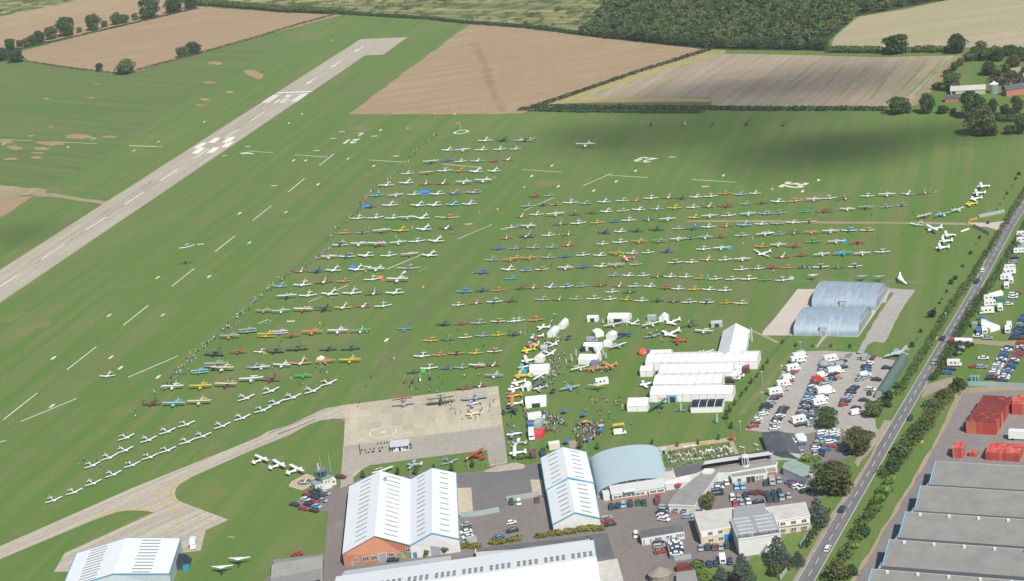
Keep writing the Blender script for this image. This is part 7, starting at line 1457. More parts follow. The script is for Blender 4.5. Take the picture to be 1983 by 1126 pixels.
# exhibition vehicles
vehs('K', '650,715,Cw,-50,8', (1, 1), 'with blue side behind the pale orange microlight'); vehs('zd', '680,730,Vw,60,-6', (1, 1), 'selling ice cream on the exhibition grass')
vehs('zf', '285,485,Vw 240,515,Vw 380,425,Vm,0,50', (60, 0), 'at the right end of the big marquees'); vehs('zf', '180,545,Vk', (60, 0), 'at the right end of the big marquees')
vehs('zc', '350,625,Vb,3,50 370,760,Xw,5,60 400,1050,Vm,0,50 540,1040,Vk,0,50', (1, 1), 'by the fence line near the red awning'); vehs('M', '1482,838,Cw,-3,50', (1, 1), 'parked beside the corner hangar')
vehs('zc', '440,500,Xw,60,-10', (1, 1), 'across the end of the stalls'); vehs('zb', '150,560,Vn,0,-60 275,440,Vs,60,0', (1, 1), 'between the small white tents'); vehs('zk', '1135,940,Vm 1120,955,Vm', (60, -6), 'at the bottom edge of the yard')
p = T('zh', 150, 778, 1.3); q = T('zh', 210, 780, 1.3); d = q - p; t = thing('tank_trailer', 'long white and red tank trailer on the track in the camping field', 'trailer', (p.x, p.y, Z(7)), math.atan2(d.y, d.x)); mb = MB(); mb.tube((-3, 0, 1.7), (4.5, 0, 1.7), 1.1, n=12); mb.obj('tank', pc('w'), t); mb = MB(); mb.box(-5.2, -3.2, -1.1, 1.1, .5, 2.6); mb.obj('cab', pc('r'), t)
for x in (-4.2, 2.0, 3.4): mb = MB(); mb.tube((x, -1.1, .5), (x, 1.1, .5), .5, n=10); mb.obj('wheel', RUBR, t)
def tractor(tile, x, y, col, lab):
    t = thing('tractor', lab, 'tractor', T(tile, x, y), random.uniform(0, 3)); mb = MB(); mb.box(-.45, .45, -1.6, .3, .7, 1.5); mb.obj('bonnet', pc(col), t); mb = MB(); mb.box(-.6, .6, .3, 1.4, .7, 2.4); mb.obj('cab', GL_, t)
    for a, b, r_ in ((-.8, .9, .75), (.8, .9, .75), (-.7, -1.2, .45), (.7, -1.2, .45)): mb = MB(); mb.tube((a - .15, b, r_), (a + .15, b, r_), r_, n=12); mb.obj('wheel', RUBR, t)
for i, (x, y, c_) in enumerate([(150, 812, 'k'), (180, 822, 'k'), (135, 835, 's'), (155, 832, 'y'), (120, 875, 'g'), (140, 852, 'n'), (205, 812, 'k')]): tractor('zh', x, y, c_, f'{CNAME[c_]} tractor, {ORD[i]} in the display beside the road hedge')
# ================================================================== TENTS, STALLS, CRATES, FENCES, PEOPLE
TENT = flat_mat('marquee_canvas', (0.74, 0.74, 0.745), .75, .2, .05, .4); TENTS = flat_mat('marquee_seam', (0.30, 0.34, 0.37), .8); AWD = flat_mat('black_canvas', (0.025, 0.03, 0.04), .6)
def marquee(label, A, Bp, half, he, hr, bays, extra=None, near=True, mat=TENT):
    """ridge from A to Bp (local ground points), half width, eave and ridge heights, one roof panel per bay"""
    A = V(A.x, A.y, 0); Bp = V(Bp.x, Bp.y, 0); d = (Bp - A); L_ = d.length; t = thing('marquee', label, 'marquee', A, math.atan2(d.y, d.x))
    mb = MB(); mb.add([(0, -half, 0), (L_, -half, 0), (L_, half, 0), (0, half, 0), (0, -half, he), (L_, -half, he), (L_, half, he), (0, half, he), (0, 0, hr - .05), (L_, 0, hr - .05)], [(0, 1, 5, 4), (2, 3, 7, 6), (1, 2, 6, 9, 5), (3, 0, 4, 8, 7)]); mb.obj('side_wall', mat, t)
    for i in range(bays):
        x0, x1 = L_ * i / bays + .05, L_ * (i + 1) / bays - .05
        for s in (-1, 1): mb = MB(); sg = random.uniform(.0, .06); slab(mb, [V(x0, s * (half + .15), he), V(x1, s * (half + .15), he), V(x1, 0, hr), V(x0, 0, hr)], .05); mb.obj('roof_panel', mat, t)
        for s in (-1, 1): mb = MB(); mb.tube((x0 - .05, s * (half + .17), he + .02), (x0 - .05, 0, hr + .05), .10, n=4); mb.tube((x0 - .05, s * (half + .04), 0), (x0 - .05, s * (half + .04), he), .08, n=4); mb.obj('seam', TENTS, t)
    return t
hr = 5.4
for lab, a, b, n in (('longest white marquee, rearmost of the joined row', (1005, 503), (1858, 488), 13), ('second marquee from the back in the joined row', (1105, 582), (1668, 572), 9), ('third marquee from the back in the joined row', (1065, 665), (1585, 657), 8), ('front marquee of the joined row with the blue entrance', (1035, 748), (1665, 738), 10)):
    t = marquee('white ' + lab if 'white' not in lab else lab, T('K', *a, hr), T('K', *b, hr), 4.6 if 'front' in lab else 6.1, 3.4 if 'front' in lab else 3.9, hr, n)
    if 'front' in lab:
        Lm = (T('K', *b, hr) - T('K', *a, hr)).length; mb = MB(); mb.box(Lm * .22, Lm * .335, -5.3, -4.6, 0, 3.3); e_ = mb.obj('entrance', flat_mat('blue_canvas', (0.25, 0.42, 0.60)), t); mb = MB(); mb.box(Lm * .245, Lm * .31, -5.34, -5.3, 0, 2.6); mb.obj('doorway', pc('k'), e_)
        cu = bpy.data.curves.new('show_lettering', 'FONT'); cu.body = 'LAA'; cu.size = 1.6; cu.materials.append(pc('r')); tx = text_mesh('show_lettering', cu); tx.parent = t; tx.location = (Lm * .11, -4.72, 1.2); tx.rotation_euler = (R(90), 0, 0)
marquee('large white marquee standing endways behind the joined row', T('K', 1634, 478, 7), T('K', 1685, 262, 7), 6.0, 3.4, 7.0, 7)
marquee('low white marquee behind the longest one at its left end', T('K', 1030, 468, 4.5), T('K', 1190, 464, 4.5), 3.4, 2.8, 4.5, 3); marquee('white tent joined to the left end of the second marquee', T('K', 955, 590, 4), T('K', 1050, 588, 4), 3.2, 2.8, 4, 2)
marquee('small white link tent at the right end of the second marquee', T('K', 1680, 575, 4), T('K', 1730, 574, 4), 1.6, 2.6, 3.4, 1)
t = marquee('white pyramid roofed tent at the left end of the front marquee', T('K', 858, 835, 4.6), T('K', 1015, 832, 4.6), 4.4, 2.6, 4.6, 2)
t = marquee('black and white striped tent with white skirt before the front marquee', T('K', 1345, 868, 3.2), T('K', 1588, 862, 3.2), 4.2, 2.5, 3.2, 1)
La = (T('K', 1588, 862, 3.2) - T('K', 1345, 868, 3.2)).length
for i in range(4):
    x0, x1 = La * i / 4 + .15, La * (i + 1) / 4 - .15
    for s in (-1, 1): mb = MB(); slab(mb, [V(x0, s * 4.2, 2.62), V(x1, s * 4.2, 2.62), V(x1, 0.02 * s, 3.34), V(x0, .02 * s, 3.34)], .04); mb.obj('black_panel', AWD, t)
def tent(tile, x0, y0, x1, y1, dep, he, hr_, lab, col=TENT, ax='y', open_=False, cat='tent'):
    a, b = T(tile, x0, y0), T(tile, x1, y1); d = b - a; L_ = d.length; t = thing('tent', lab, cat, (a.x, a.y, 0), math.atan2(d.y, d.x)); mb = MB()
    if ax == 'x': pts = [(0, dep / 2, hr_), (L_, dep / 2, hr_)]; f = [(4, 5, 9, 8), (6, 7, 8, 9), (5, 6, 9), (7, 4, 8)]
    else: pts = [(L_ / 2, 0, hr_), (L_ / 2, dep, hr_)]; f = [(4, 5, 8), (6, 7, 9), (5, 6, 9, 8), (7, 4, 8, 9)]
    v = [(0, 0, 0), (L_, 0, 0), (L_, dep, 0), (0, dep, 0), (0, 0, he), (L_, 0, he), (L_, dep, he), (0, dep, he)] + pts
    mb.add(v, f); mb.obj('roof', col, t); mb = MB(); mb.add(v[:8], [(0, 1, 5, 4), (1, 2, 6, 5), (2, 3, 7, 6), (3, 0, 4, 7)]); w = mb.obj('side_wall', col, t)
    if open_: mb = MB(); mb.box(L_ * .3, L_ * .7, -.05, .0, 0, he * .8); mb.obj('opening', pc('k'), w)
    return t
for a in [('za', 600, 405, 715, 405, 8, 2.3, 3.2, 'white tent beside the exhibition path, lower of the two at its top end'), ('za', 760, 290, 845, 290, 8, 2.3, 3.2, 'white tent at the very top of the exhibition path'),
          ('za', 415, 772, 538, 772, 4, 2.4, 3.4, 'white round topped tent behind the largest path tent'), ('za', 345, 958, 625, 940, 7, 2.5, 3.9, 'largest white tent of the exhibition path', TENT, 'x'),
          ('zc', 235, 135, 338, 135, 4.5, 2.2, 3.2, 'small white hut tent with dark opening', TENT, 'y', True), ('zc', 288, 385, 588, 358, 8, 2.4, 3.8, 'white tent nearest the picnic area with a dark doorway', TENT, 'x', True),
          ('zb', 205, 180, 355, 178, 3.5, 2.3, 2.9, 'food kiosk with striped yellow front at the far fence', TENT, 'x', True), ('zb', 500, 190, 800, 190, 7, 2.4, 3.8, 'far long white tent with a dark open front', TENT, 'x', True),
          ('zb', 330, 410, 450, 385, 5, 2.2, 2.9, 'low white tent set aslant above the middle tents', TENT, 'y'), ('zb', 150, 600, 400, 600, 5, 2.4, 3.4, 'white tent with three dark windows in the middle group', TENT, 'x', True),
          ('zb', 75, 795, 350, 800, 7, 2.5, 3.7, 'wide white tent at the front of the middle group', TENT, 'x'), ('zb', 345, 700, 405, 690, 8, 2.4, 3.0, 'narrow white tent along the right side of the middle group'),
          ('zb', 480, 445, 605, 445, 5, 2.4, 3.2, 'white square tent behind the low one right of the middle group'), ('zb', 445, 540, 550, 540, 3.5, 2.3, 2.8, 'plain white cube tent right of the middle group', TENT, 'x'),
          ('zb', 260, 818, 375, 812, 3, 2.0, 2.6, 'small grey tent with dark blue roof at the corner of the wide white tent', flat_mat('blue_grey_canvas', (0.18, 0.20, 0.34))), ('ze', 480, 300, 650, 300, 4, 2.1, 3.6, 'white gazebo with pitched roof between the white aeroplanes'),
          ('ze', 1540, 420, 1770, 400, 3.5, 2.2, 2.9, 'grey gazebo just behind the large marquee', flat_mat('grey_canvas', (0.38, 0.42, 0.44)), 'x', True), ('ze', 250, 270, 415, 270, 2.5, 2.2, 2.6, 'silver framed display stand left of the gazebo', flat_mat('silver_canvas', (0.35, 0.42, 0.42)), 'x'),
          ('za', 505, 610, 605, 600, 3.5, 1.8, 2.7, 'grey awning beside the path', flat_mat('grey_canvas', (0.38, 0.42, 0.44)), 'x'), ('zc', 412, 830, 525, 830, 6, 2.2, 2.6, 'bright red awning at the end of the stalls', flat_mat('red_canvas', (0.62, 0.06, 0.08)), 'x'),
          ('zc', 405, 670, 495, 672, 6, 2.2, 2.6, 'grey awning between the stalls and the red one', flat_mat('grey_canvas', (0.38, 0.42, 0.44)), 'x'), ('zc', 630, 995, 790, 970, 3, 2.6, 3.2, 'cream sided stall trailer behind the narrow hangar', flat_mat('cream_canvas', (0.60, 0.58, 0.50)), 'x'),
          ('D', 1240, 384, 1318, 380, 3, 1.2, 2.0, 'long bright blue tent between aeroplanes in the sixth row', flat_mat('blue_tent', (0.05, 0.20, 0.62)), 'x', False), ('D', 692, 970, 742, 968, 3, 1.3, 2.9, 'blue dome tent behind an aeroplane wing in the left block', flat_mat('blue_tent', (0.05, 0.20, 0.62))),
          ('D', 918, 1042, 962, 1038, 2.2, 1.2, 1.9, 'orange tent beside a white aeroplane in the left block', flat_mat('orange_tent', (0.70, 0.16, 0.05)), 'x'), ('D', 800, 493, 855, 490, 2.2, 1.0, 1.7, 'dark blue tent at the end of the seventh row', flat_mat('blue_tent', (0.05, 0.20, 0.62)), 'x'),
          ('J', 448, 545, 500, 545, 2.0, .8, 1.6, 'pale tent behind the orange aeroplane', TENT), ('J', 35, 494, 72, 494, 2, .8, 1.5, 'lime green dome tent in the left block', flat_mat('lime_tent', (0.42, 0.62, 0.08))), ('E', 785, 855, 818, 855, 1.8, .7, 1.4, 'lime green dome tent beside the orange wing', flat_mat('lime_tent', (0.42, 0.62, 0.08))),
          ('F', 580, 755, 615, 755, 2, .9, 1.6, 'bright blue tent at the wing tip of a white aeroplane', flat_mat('sky_tent', (0.05, 0.38, 0.75))), ('F', 555, 848, 580, 848, 2, .9, 1.5, 'pale blue tent before the turquoise aeroplane', flat_mat('sky_tent', (0.05, 0.38, 0.75))), ('E', 1618, 802, 1648, 802, 1.8, .8, 1.4, 'small blue tent beside a white wing in the seventh row', flat_mat('sky_tent', (0.05, 0.38, 0.75))),
          ('F', 178, 1040, 218, 1036, 1.8, .7, 1.4, 'pale green tent beside the last white aeroplane of the tenth row', flat_mat('mint_tent', (0.38, 0.60, 0.45))), ('J', 1245, 640, 1282, 638, 1.8, .7, 1.4, 'bright green tent above the white gyroplane', flat_mat('green_tent', (0.05, 0.55, 0.12))), ('E', 1455, 1020, 1480, 1018, 1.8, .6, 1.2, 'teal tent beside the orange aeroplane in the tenth row', flat_mat('teal_tent', (0.08, 0.35, 0.38))),
          ('zh', 345, 490, 432, 466, 3, 1.6, 2.2, 'long white awning tent among the caravans', TENT, 'x'), ('zh', 388, 520, 445, 510, 4, 1.8, 2.4, 'dark green awning tent beside the caravans', flat_mat('green_awning', (0.05, 0.16, 0.11)), 'x'), ('zh', 345, 720, 410, 700, 6, 2.0, 3.4, 'large white ridge tent in the camping field', TENT), ('zh', 218, 690, 255, 690, 3, 2.2, 2.7, 'grey green wooden shed by the road hedge', flat_mat('shed_green', (0.26, 0.30, 0.22)), 'x', False, 'shed'),
          ('za', 230, 945, 290, 940, 2.6, 1.2, 2.0, 'bright blue dome tent beside the yellow wing', flat_mat('sky_tent', (0.05, 0.38, 0.75))), ('zi', 180, 380, 300, 378, 2.4, 2.1, 2.6, 'grey wooden kiosk at the corner of the beer garden', flat_mat('kiosk_grey', (0.40, 0.44, 0.45)), 'x', True, 'kiosk')]: tent(*a)
p = T('ze', 145, 900, 1.2); t = thing('inflatable_display', 'red and white dome shaped inflatable at the corner of the marquees', 'inflatable', (p.x, p.y, 0)); mb = MB(); mb.lathe([(2.1, 0), (2.3, .8), (2.0, 1.7), (1.2, 2.5), (.2, 2.8)], 14); mb.obj('dome', flat_mat('red_white_canvas', (0.60, 0.10, 0.08), .7, .2, .1, 1, 0, 0, (0.7, 0.6, 0.55)), t, smooth=True); mb = MB(); mb.box(2.4, 3.8, -1, 1.4, 0, 1.8); mb.obj('blue_block', pc('b'), t)
for i in range(3): pass
for i, (x, y, w) in enumerate([(1850, 605, 8), (1700, 595, 0)]):
    if w: t = thing('portable_toilet_block', 'dark maroon cabin at the right end of the marquees', 'cabin', T('K', 1760, 640)); mb = MB(); mb.box(-1.3, 1.3, -1.5, 1.5, .1, 2.3); mb.box(-1.4, 1.4, -1.6, 1.6, 2.3, 2.45); mb.obj('cabin', pc('m'), t); mb = MB(); mb.box(-.5, .5, -1.55, -1.5, .1, 2.0); mb.obj('door', pc('k'), t)
for i, x in enumerate((215, 240, 262)): t = thing('portable_toilet', f'green portable toilet, {ORD[i]} of three by the grey fence', 'toilet', T('zh', x, 1048), 0, 'portable toilets'); mb = MB(); mb.box(-.55, .55, -.55, .55, 0, 2.1); mb.obj('cubicle', flat_mat('toilet_green', (0.05, 0.26, 0.24)), t); mb = MB(); mb.lathe([(.75, 2.1), (.4, 2.35), (.05, 2.4)], 4); mb.obj('roof', pc('s'), t); mb = MB(); mb.box(-.35, .35, -.58, -.55, .1, 1.95); mb.obj('door', flat_mat('door_green', (0.09, 0.34, 0.3)), t)
# yellow roof of the ice-cream van
t = thing('sun_canopy', 'yellow canopy over the ice cream van', 'canopy', T('zd', 665, 700)); mb = MB(); mb.box(-2.4, 2.4, -.9, .9, 2.5, 2.75); mb.obj('canopy', pc('y'), t); mb = MB(); [mb.tube((x, y, 0), (x, y, 2.5), .04, n=4) for x in (-2.3, 2.3) for y in (-.85, .85)]; mb.obj('post', pc('s'), t)
# ---- red crate piles: every column of crates in a pile is a part
REDS = []
for i, c_ in enumerate([(0.56, 0.085, 0.055), (0.60, 0.11, 0.075), (0.53, 0.075, 0.055), (0.62, 0.17, 0.12), (0.54, 0.10, 0.085)]):
    m, t, b = nodes('red_plastic_%d' % i, .55, .4); p = obj_xyz(t); ck = t.nodes.new('ShaderNodeTexBrick'); mp = t.nodes.new('ShaderNodeMapping'); mp.inputs['Rotation'].default_value = (R(90), 0, 0); t.links.new(p, mp.inputs[0]); t.links.new(mp.outputs[0], ck.inputs[0])
    ck.inputs['Scale'].default_value = 1; ck.inputs['Brick Width'].default_value = .42; ck.inputs['Row Height'].default_value = .32; ck.inputs['Mortar Size'].default_value = .05; ck.offset = 0
    ck.inputs['Color1'].default_value = (*c_, 1); ck.inputs['Color2'].default_value = (*mul(c_, 1.25), 1); ck.inputs['Mortar'].default_value = (*mul(c_, .35), 1); t.links.new(ck.outputs[0], b.inputs[0]); REDS.append(m)
def crate_pile(label, a, b, c_, nx, ny, nz, hz, skip=0.0):
    A, B_, C_ = T('zs', *a), T('zs', *b), T('zs', *c_); d = B_ - A; rz = math.atan2(d.y, d.x); t = thing('crate_pile', label, 'crates', (A.x, A.y, Z(5)), rz); w = d.length / nx; dep = abs((C_ - A).dot(V(-d.y, d.x, 0).normalized())); sk_ = (C_ - A).dot(d.normalized()); dy = dep / ny
    for i in range(nx):
        for j in range(ny):
            edge_ = i in (0, nx - 1) or j == 0; k = nz - (random.random() < .10) - (random.random() < .03)
            if skip and random.random() < skip: continue
            ox = sk_ * j / ny; mb = MB()
            for q in range(k if edge_ else 1):
                z0 = q * hz if edge_ else (k - 1) * hz
                mb.box(ox + i * w + .03, ox + (i + 1) * w - .03, j * dy + .03, (j + 1) * dy - .03, z0, z0 + hz - .06)
            mb.obj('crate_column', random.choice(REDS), t)
crate_pile('huge block of stacked red plastic crates beside the palisade fence', (275, 662), (655, 685), (500, 320), 9, 22, 8, .65); crate_pile('block of stacked red crates at the right edge behind the huge one', (860, 420), (1060, 430), (900, 300), 5, 10, 8, .6)
crate_pile('low wide block of red crates just above the warehouse roof', (520, 1005), (955, 1030), (585, 880), 10, 9, 6, .575); crate_pile('tall narrow stack of red crates left of the low wide block', (100, 982), (245, 982), (125, 900), 4, 4, 7, .62); crate_pile('few red crates stacked beside the tall narrow stack', (310, 960), (410, 965), (325, 925), 3, 2, 3, .6)
# ---- fences
def fence(pts, h, mat, label, step=3.0, name='fence', cat='fence', solid=True):
    pts = rs([Vector((p.x, p.y, 0)) for p in pts], step); o = pts[0]; t = thing(name, label, cat, o)
    for a, b in zip(pts, pts[1:]):
        a_, b_ = a - o, b - o; d = (b_ - a_).normalized(); n = V(-d.y, d.x, 0) * .03; mb = MB()
        if solid: mb.prism([(p.x, p.y) for p in (a_ + d * .05 - n, b_ - d * .05 - n, b_ - d * .05 + n, a_ + d * .05 + n)], .08, h); mb.obj('panel', mat, t)
        else:
            for z in (h * .5, h * .95): mb.tube(tuple(a_ + V(0, 0, z)), tuple(b_ + V(0, 0, z)), .03, n=4)
            mb.obj('rail', mat, t)
        mb = MB(); mb.tube(tuple(a_), tuple(a_ + V(0, 0, h + .1)), .06, n=4); mb.obj('post', mat, t)
PAL = flat_mat('palisade_steel', (0.33, 0.385, 0.385), .55, .4, .1, 2)
fence(PX('zh', '195,1085 400,1090 640,1105'), 2.3, PAL, 'long grey palisade fence between the camping field and the crate yard'); fence(PX('zl', '100,585 300,572 550,530 760,490'), 2.2, PAL, 'grey palisade fence across the hangar yard'); fence(PX('zl', '820,335 1050,300 1220,275 1390,240'), 2.2, PAL, 'grey palisade fence behind the navy and white cars')
fence(PX('zq', '1820,265 1740,400 1600,610'), 1.8, PAL, 'grey fence between the office lawn and the road'); fence(PX('zq', '1480,860 1400,960 1320,1060'), 1.8, PAL, 'lower length of grey fence beside the road'); fence(PX('zk', '880,640 905,730 945,865 1100,850 1260,825'), 2.0, PAL, 'grey panel fence round the cars beside the portable office')
fence(PX('F', '1640,565 1740,545 1835,525'), 2.0, PAL, 'grey fence running up from the gate to the road'); fence(PX('F', '1590,635 1650,665 1725,705'), 2.0, PAL, 'grey fence running down from the gate to the hedge'); fence(PX('F', '1550,612 1575,585 1630,575'), 1.2, pc('o'), 'orange barriers at the field gate', 2)
fence(PX('zr', '380,90 420,55 900,45 1500,62 1980,75'), 1.6, PAL, 'wire fence behind the silver hangars', 6, solid=False); fence(PX('zf', '850,55 720,210 620,330 470,540 300,760 190,900 130,960 205,1120'), 1.7, flat_mat('green_mesh', (0.05, 0.08, 0.06)), 'dark mesh fence along the row of young trees', 4, solid=False)
fence(PX('zr', '610,830 900,850 1230,860 1260,865'), 1.4, PAL, 'low fence along the top of the gravel car park', 3, solid=False); fence(PX('zp', '1630,750 1740,735 1935,700'), 1.5, flat_mat('dark_steel', (0.07, 0.08, 0.08)), 'dark railing gate at the apron exit', 2, solid=False); fence(PX('zc', '225,150 245,330 300,600 310,790 330,1000 365,1130'), 1.2, flat_mat('dark_steel', (0.07, 0.08, 0.08)), 'mesh fence beside the last line of parked aeroplanes', 3, solid=False)
fence(PX('zp', '218,500 235,610'), 1.3, flat_mat('dark_steel', (0.07, 0.08, 0.08)), 'short dark fence at the end of the fuel compound', 1.5); fence(PX('zh', '0,398 70,408 135,418'), 1.1, PAL, 'grey wire fence end beside the road hedge', 3, solid=False)
fence(PX('zi', '570,270 700,250 835,225'), 1.0, flat_mat('banner_white', (0.62, 0.62, 0.58)), 'long white banner on the gravel path', 3, 'banner', 'banner'); fence(PX('zi', '940,205 1050,190'), .9, pc('o'), 'orange banner on the gravel path', 2, 'banner', 'banner')
def lamp(tile, x, y, h, lab):
    t = thing('lamp_post', lab, 'lamp post', T(tile, x, y)); mb = MB(); mb.tube((0, 0, 0), (0, 0, h), .11, .07, 6); mb.obj('pole', pc('s'), t); mb = MB(); mb.box(-.35, .35, -.25, .25, h, h + .2); mb.obj('lantern', pc('w'), t)
for i, a in enumerate([('zf', 962, 235, 4.6), ('zf', 762, 495, 4.6), ('zf', 545, 782, 4.4), ('zf', 308, 1108, 4.6), ('zf', 545, 1085, 3.6), ('N', 1176, 345, 5), ('N', 1617, 270, 5), ('zu', 735, 240, 5), ('zg', 1200, 300, 3)][:8]): lamp(*a, f'slim grey lamp post, {ORD[i]} of those between the car park and the hangars')
lamp('O', 1383, 250, 4, 'slim lamp post on the hedge line west of the road'); lamp('zf', 548, 615, 7, 'tall banner mast between the marquees and the car park')
def flag(tile, x, y, h, lab, col='w'):
    t = thing('feather_flag', lab, 'flag', T(tile, x, y)); mb = MB(); mb.tube((0, 0, 0), (0, 0, h), .04, n=4); mb.obj('pole', pc('s'), t); mb = MB(); mb.add([(0, -.03, .8), (.75, -.03, 1.0), (.75, -.03, h - .5), (.1, -.03, h), (0, .0, .8), (.75, .0, 1.0), (.75, .0, h - .5), (.1, .0, h)], [(0, 1, 2, 3), (7, 6, 5, 4), (0, 4, 5, 1), (1, 5, 6, 2), (2, 6, 7, 3)]); mb.obj('banner', pc(col), t)
for i, a in enumerate([('za', 1015, 700, 4.5, 's'), ('za', 950, 775, 4.5, 's'), ('zb', 430, 690, 4, 's'), ('zb', 470, 735, 4, 's'), ('K', 1262, 950, 4.5, 's'), ('K', 1538, 1040, 5, 's'), ('zb', 430, 220, 3, 's'), ('zf', 425, 145, 8, 's')]): flag(*a[:4], f'feather flag on a pole, {ORD[i]} of those round the exhibition', a[4])
w_ = T('A', 1555, 1003); t = thing('windsock', 'orange windsock on its pole in the white circle', 'windsock', w_); mb = MB(); mb.tube((0, 0, 0), (0, 0, 6), .1, .06); mb.obj('pole', pc('w'), t); mb = MB(); mb.tube((0, 0, 5.7), (-2.6, -.4, 4.9), .5, .25, 8); mb.obj('sock', pc('o'), t)
for i, (a, b, c_) in enumerate([('A', 566, 315), ('A', 1352, 878), ('A', 1148, 990), ('A', 336, 880), ('A', 236, 950), ('A', 1508, 881), ('D', 1838, 502), ('D', 1267, 1098), ('F', 50, 348), ('F', 1885, 500), ('E', 62, 332), ('O', 1310, 380), ('E', 1965, 348), ('Q', 1198, 60)]):
    t = thing('marker_board', f'small orange marker board on the grass, {ORD[i]} of those seen', 'marker', T(a, b, c_), 0, 'orange marker boards'); mb = MB(); mb.add([(-.55, -.35, 0), (.55, -.35, 0), (.55, .35, 0), (-.55, .35, 0), (-.55, 0, .9), (.55, 0, .9)], [(0, 1, 5, 4), (2, 3, 4, 5), (1, 2, 5), (3, 0, 4)]); mb.obj('board', pc('o' if i not in (3, 4, 5) else 'y'), t)
# ---- beer garden furniture and picnic tables
mb = MB(); mb.lathe([(.5, .70), (.5, .75)], 10); mb.lathe([(.05, 0), (.05, .7)], 6); TBL = mb.mesh('table_top', [pc('w')])
mb = MB(); mb.box(-.25, .25, -.25, .25, .42, .47); SEAT = mb.mesh('seat', [pc('w')]); mb = MB(); mb.box(-.25, .25, .21, .26, .47, .9); BACK = mb.mesh('backrest', [pc('w')]); mb = MB(); [mb.box(x - .025, x + .025, y - .025, y + .025, 0, .42) for x in (-.22, .22) for y in (-.22, .22)]; LEGM = mb.mesh('leg', [pc('w')])
BG = '365,465 430,380 500,400 525,430 380,540 440,530 620,395 680,385 715,400 550,520 580,500 665,500 700,490 780,490 820,490 800,360 900,340 940,370 960,385 890,490 920,480 1010,330 1060,320 1080,290 1050,340 1040,480 1130,330 1170,350 1240,290 1270,330 1300,310 1330,230 1340,260 1400,290 1440,300 1400,400 1360,410 1450,360 1475,350 1280,420 1240,430 1120,450 790,300'
for i, s_ in enumerate(BG.split()):
    x, y = map(float, s_.split(',')); p = T('zi', x, y)
    if i % 2 == 0: t = thing('garden_table', 'round white garden table on the beer garden lawn', 'table', p, 0, 'white tables in the beer garden'); link('table_top', TBL, t)
    for k in range(2 if i % 2 == 0 else 1):
        a = random.uniform(0, 6.28); r_ = .95 if i % 2 == 0 else .6; t = thing('garden_chair', 'white plastic garden chair on the beer garden lawn', 'chair', p + V(r_ * math.cos(a), r_ * math.sin(a), 0), a - R(90), 'white chairs in the beer garden'); link('seat', SEAT, t); link('backrest', BACK, t); link('leg_frame', LEGM, t)
for i, (x, y) in enumerate([(260, 215), (300, 225), (470, 175), (500, 190), (505, 255), (75, 235), (110, 290), (50, 325)]): t = thing('garden_table', 'round white garden table on the smaller lawn beside the slate roofed hall', 'table', T('zj', x, y), 0, 'white tables on the smaller lawn'); link('table_top', TBL, t)
WOOD = flat_mat('picnic_wood', (0.26, 0.16, 0.10), .8)
mb = MB(); mb.box(-.9, .9, -.38, .38, .70, .75); PT = mb.mesh('table_top', [WOOD]); mb = MB(); mb.box(-.9, .9, -.12, .12, .42, .46); PB = mb.mesh('bench', [WOOD]); mb = MB(); mb.tube((0, -.75, 0), (0, .2, .72), .05, n=4); mb.tube((0, .75, 0), (0, -.2, .72), .05, n=4); PL = mb.mesh('trestle', [WOOD])
def picnic(p, where, grp):
    t = thing('picnic_table', 'brown wooden picnic table ' + where, 'picnic table', p, random.uniform(0, 3), grp); link('table_top', PT, t); link('bench', PB, t, (0, .72, 0)); link('bench', PB, t, (0, -.72, 0)); link('trestle', PL, t, (.7, 0, 0)); link('trestle', PL, t, (-.7, 0, 0))
for s_ in '100,640 120,680 180,640 150,760 110,790 230,770 200,720 290,650 270,690 330,740 260,790 380,640 400,690 430,660 60,810 290,830 200,860 340,600 20,720 250,600'.split(): picnic(T('zd', *map(float, s_.split(','))), 'in the crowded picnic area behind the hangars', 'tables in the picnic area')
for s_ in '690,225 670,290 650,340'.split(): picnic(T('zd', *map(float, s_.split(','))), 'left of the pyramid roofed tent', 'tables by the pyramid tent')
for s_ in '480,360 680,320 830,410 910,300 1050,385 1270,370 580,460 1040,410 1230,270'.split(): picnic(T('zi', *map(float, s_.split(','))), 'on the beer garden lawn', 'wooden tables in the beer garden')
def parasol(p, col, lab):
    t = thing('parasol', lab, 'parasol', p); mb = MB(); mb.tube((0, 0, 0), (0, 0, 2.4), .04, n=5); mb.obj('pole', pc('w'), t); mb = MB(); mb.lathe([(1.5, 2.0), (1.5, 2.05), (.05, 2.6)], 8); mb.obj('canopy', pc(col), t)
for s_, c_, l_ in [('zd 165 525', 'b', 'blue parasol above the picnic area, alone on the grass'), ('zd 410 695', 'l', 'light blue parasol at the right edge of the picnic area'), ('zd 400 765', 'b', 'blue parasol below the light blue one'), ('zd 205 890', 'b', 'blue parasol at the bottom of the picnic area'), ('zd 435 655', 'm', 'brown parasol at the right edge of the picnic area'), ('zd 175 635', 'o', 'orange parasol in the picnic area'),
                   ('zc 690 180', 'n', 'dark blue parasol right of the doorway tent'), ('zc 860 475', 'b', 'blue parasol beside the queue of people'), ('zc 890 920', 'b', 'blue parasol behind the narrow hangar'), ('ze 1180 350', 'd', 'large dark green parasol among the exhibits'), ('za 918 450', 'n', 'dark blue parasol right of the path tents'), ('zj 145 105', 'r', 'red parasol on the gravel path'), ('za 450 455', 'r', 'red parasol behind the pale blue aeroplane'), ('za 440 570', 'y', 'yellow green parasol beside the yellow aeroplane'), ('zi 510 1010', 'r', 'red parasol at the clubhouse corner')]:
    a, x, y = s_.split(); parasol(T(a, float(x), float(y)), c_, l_)
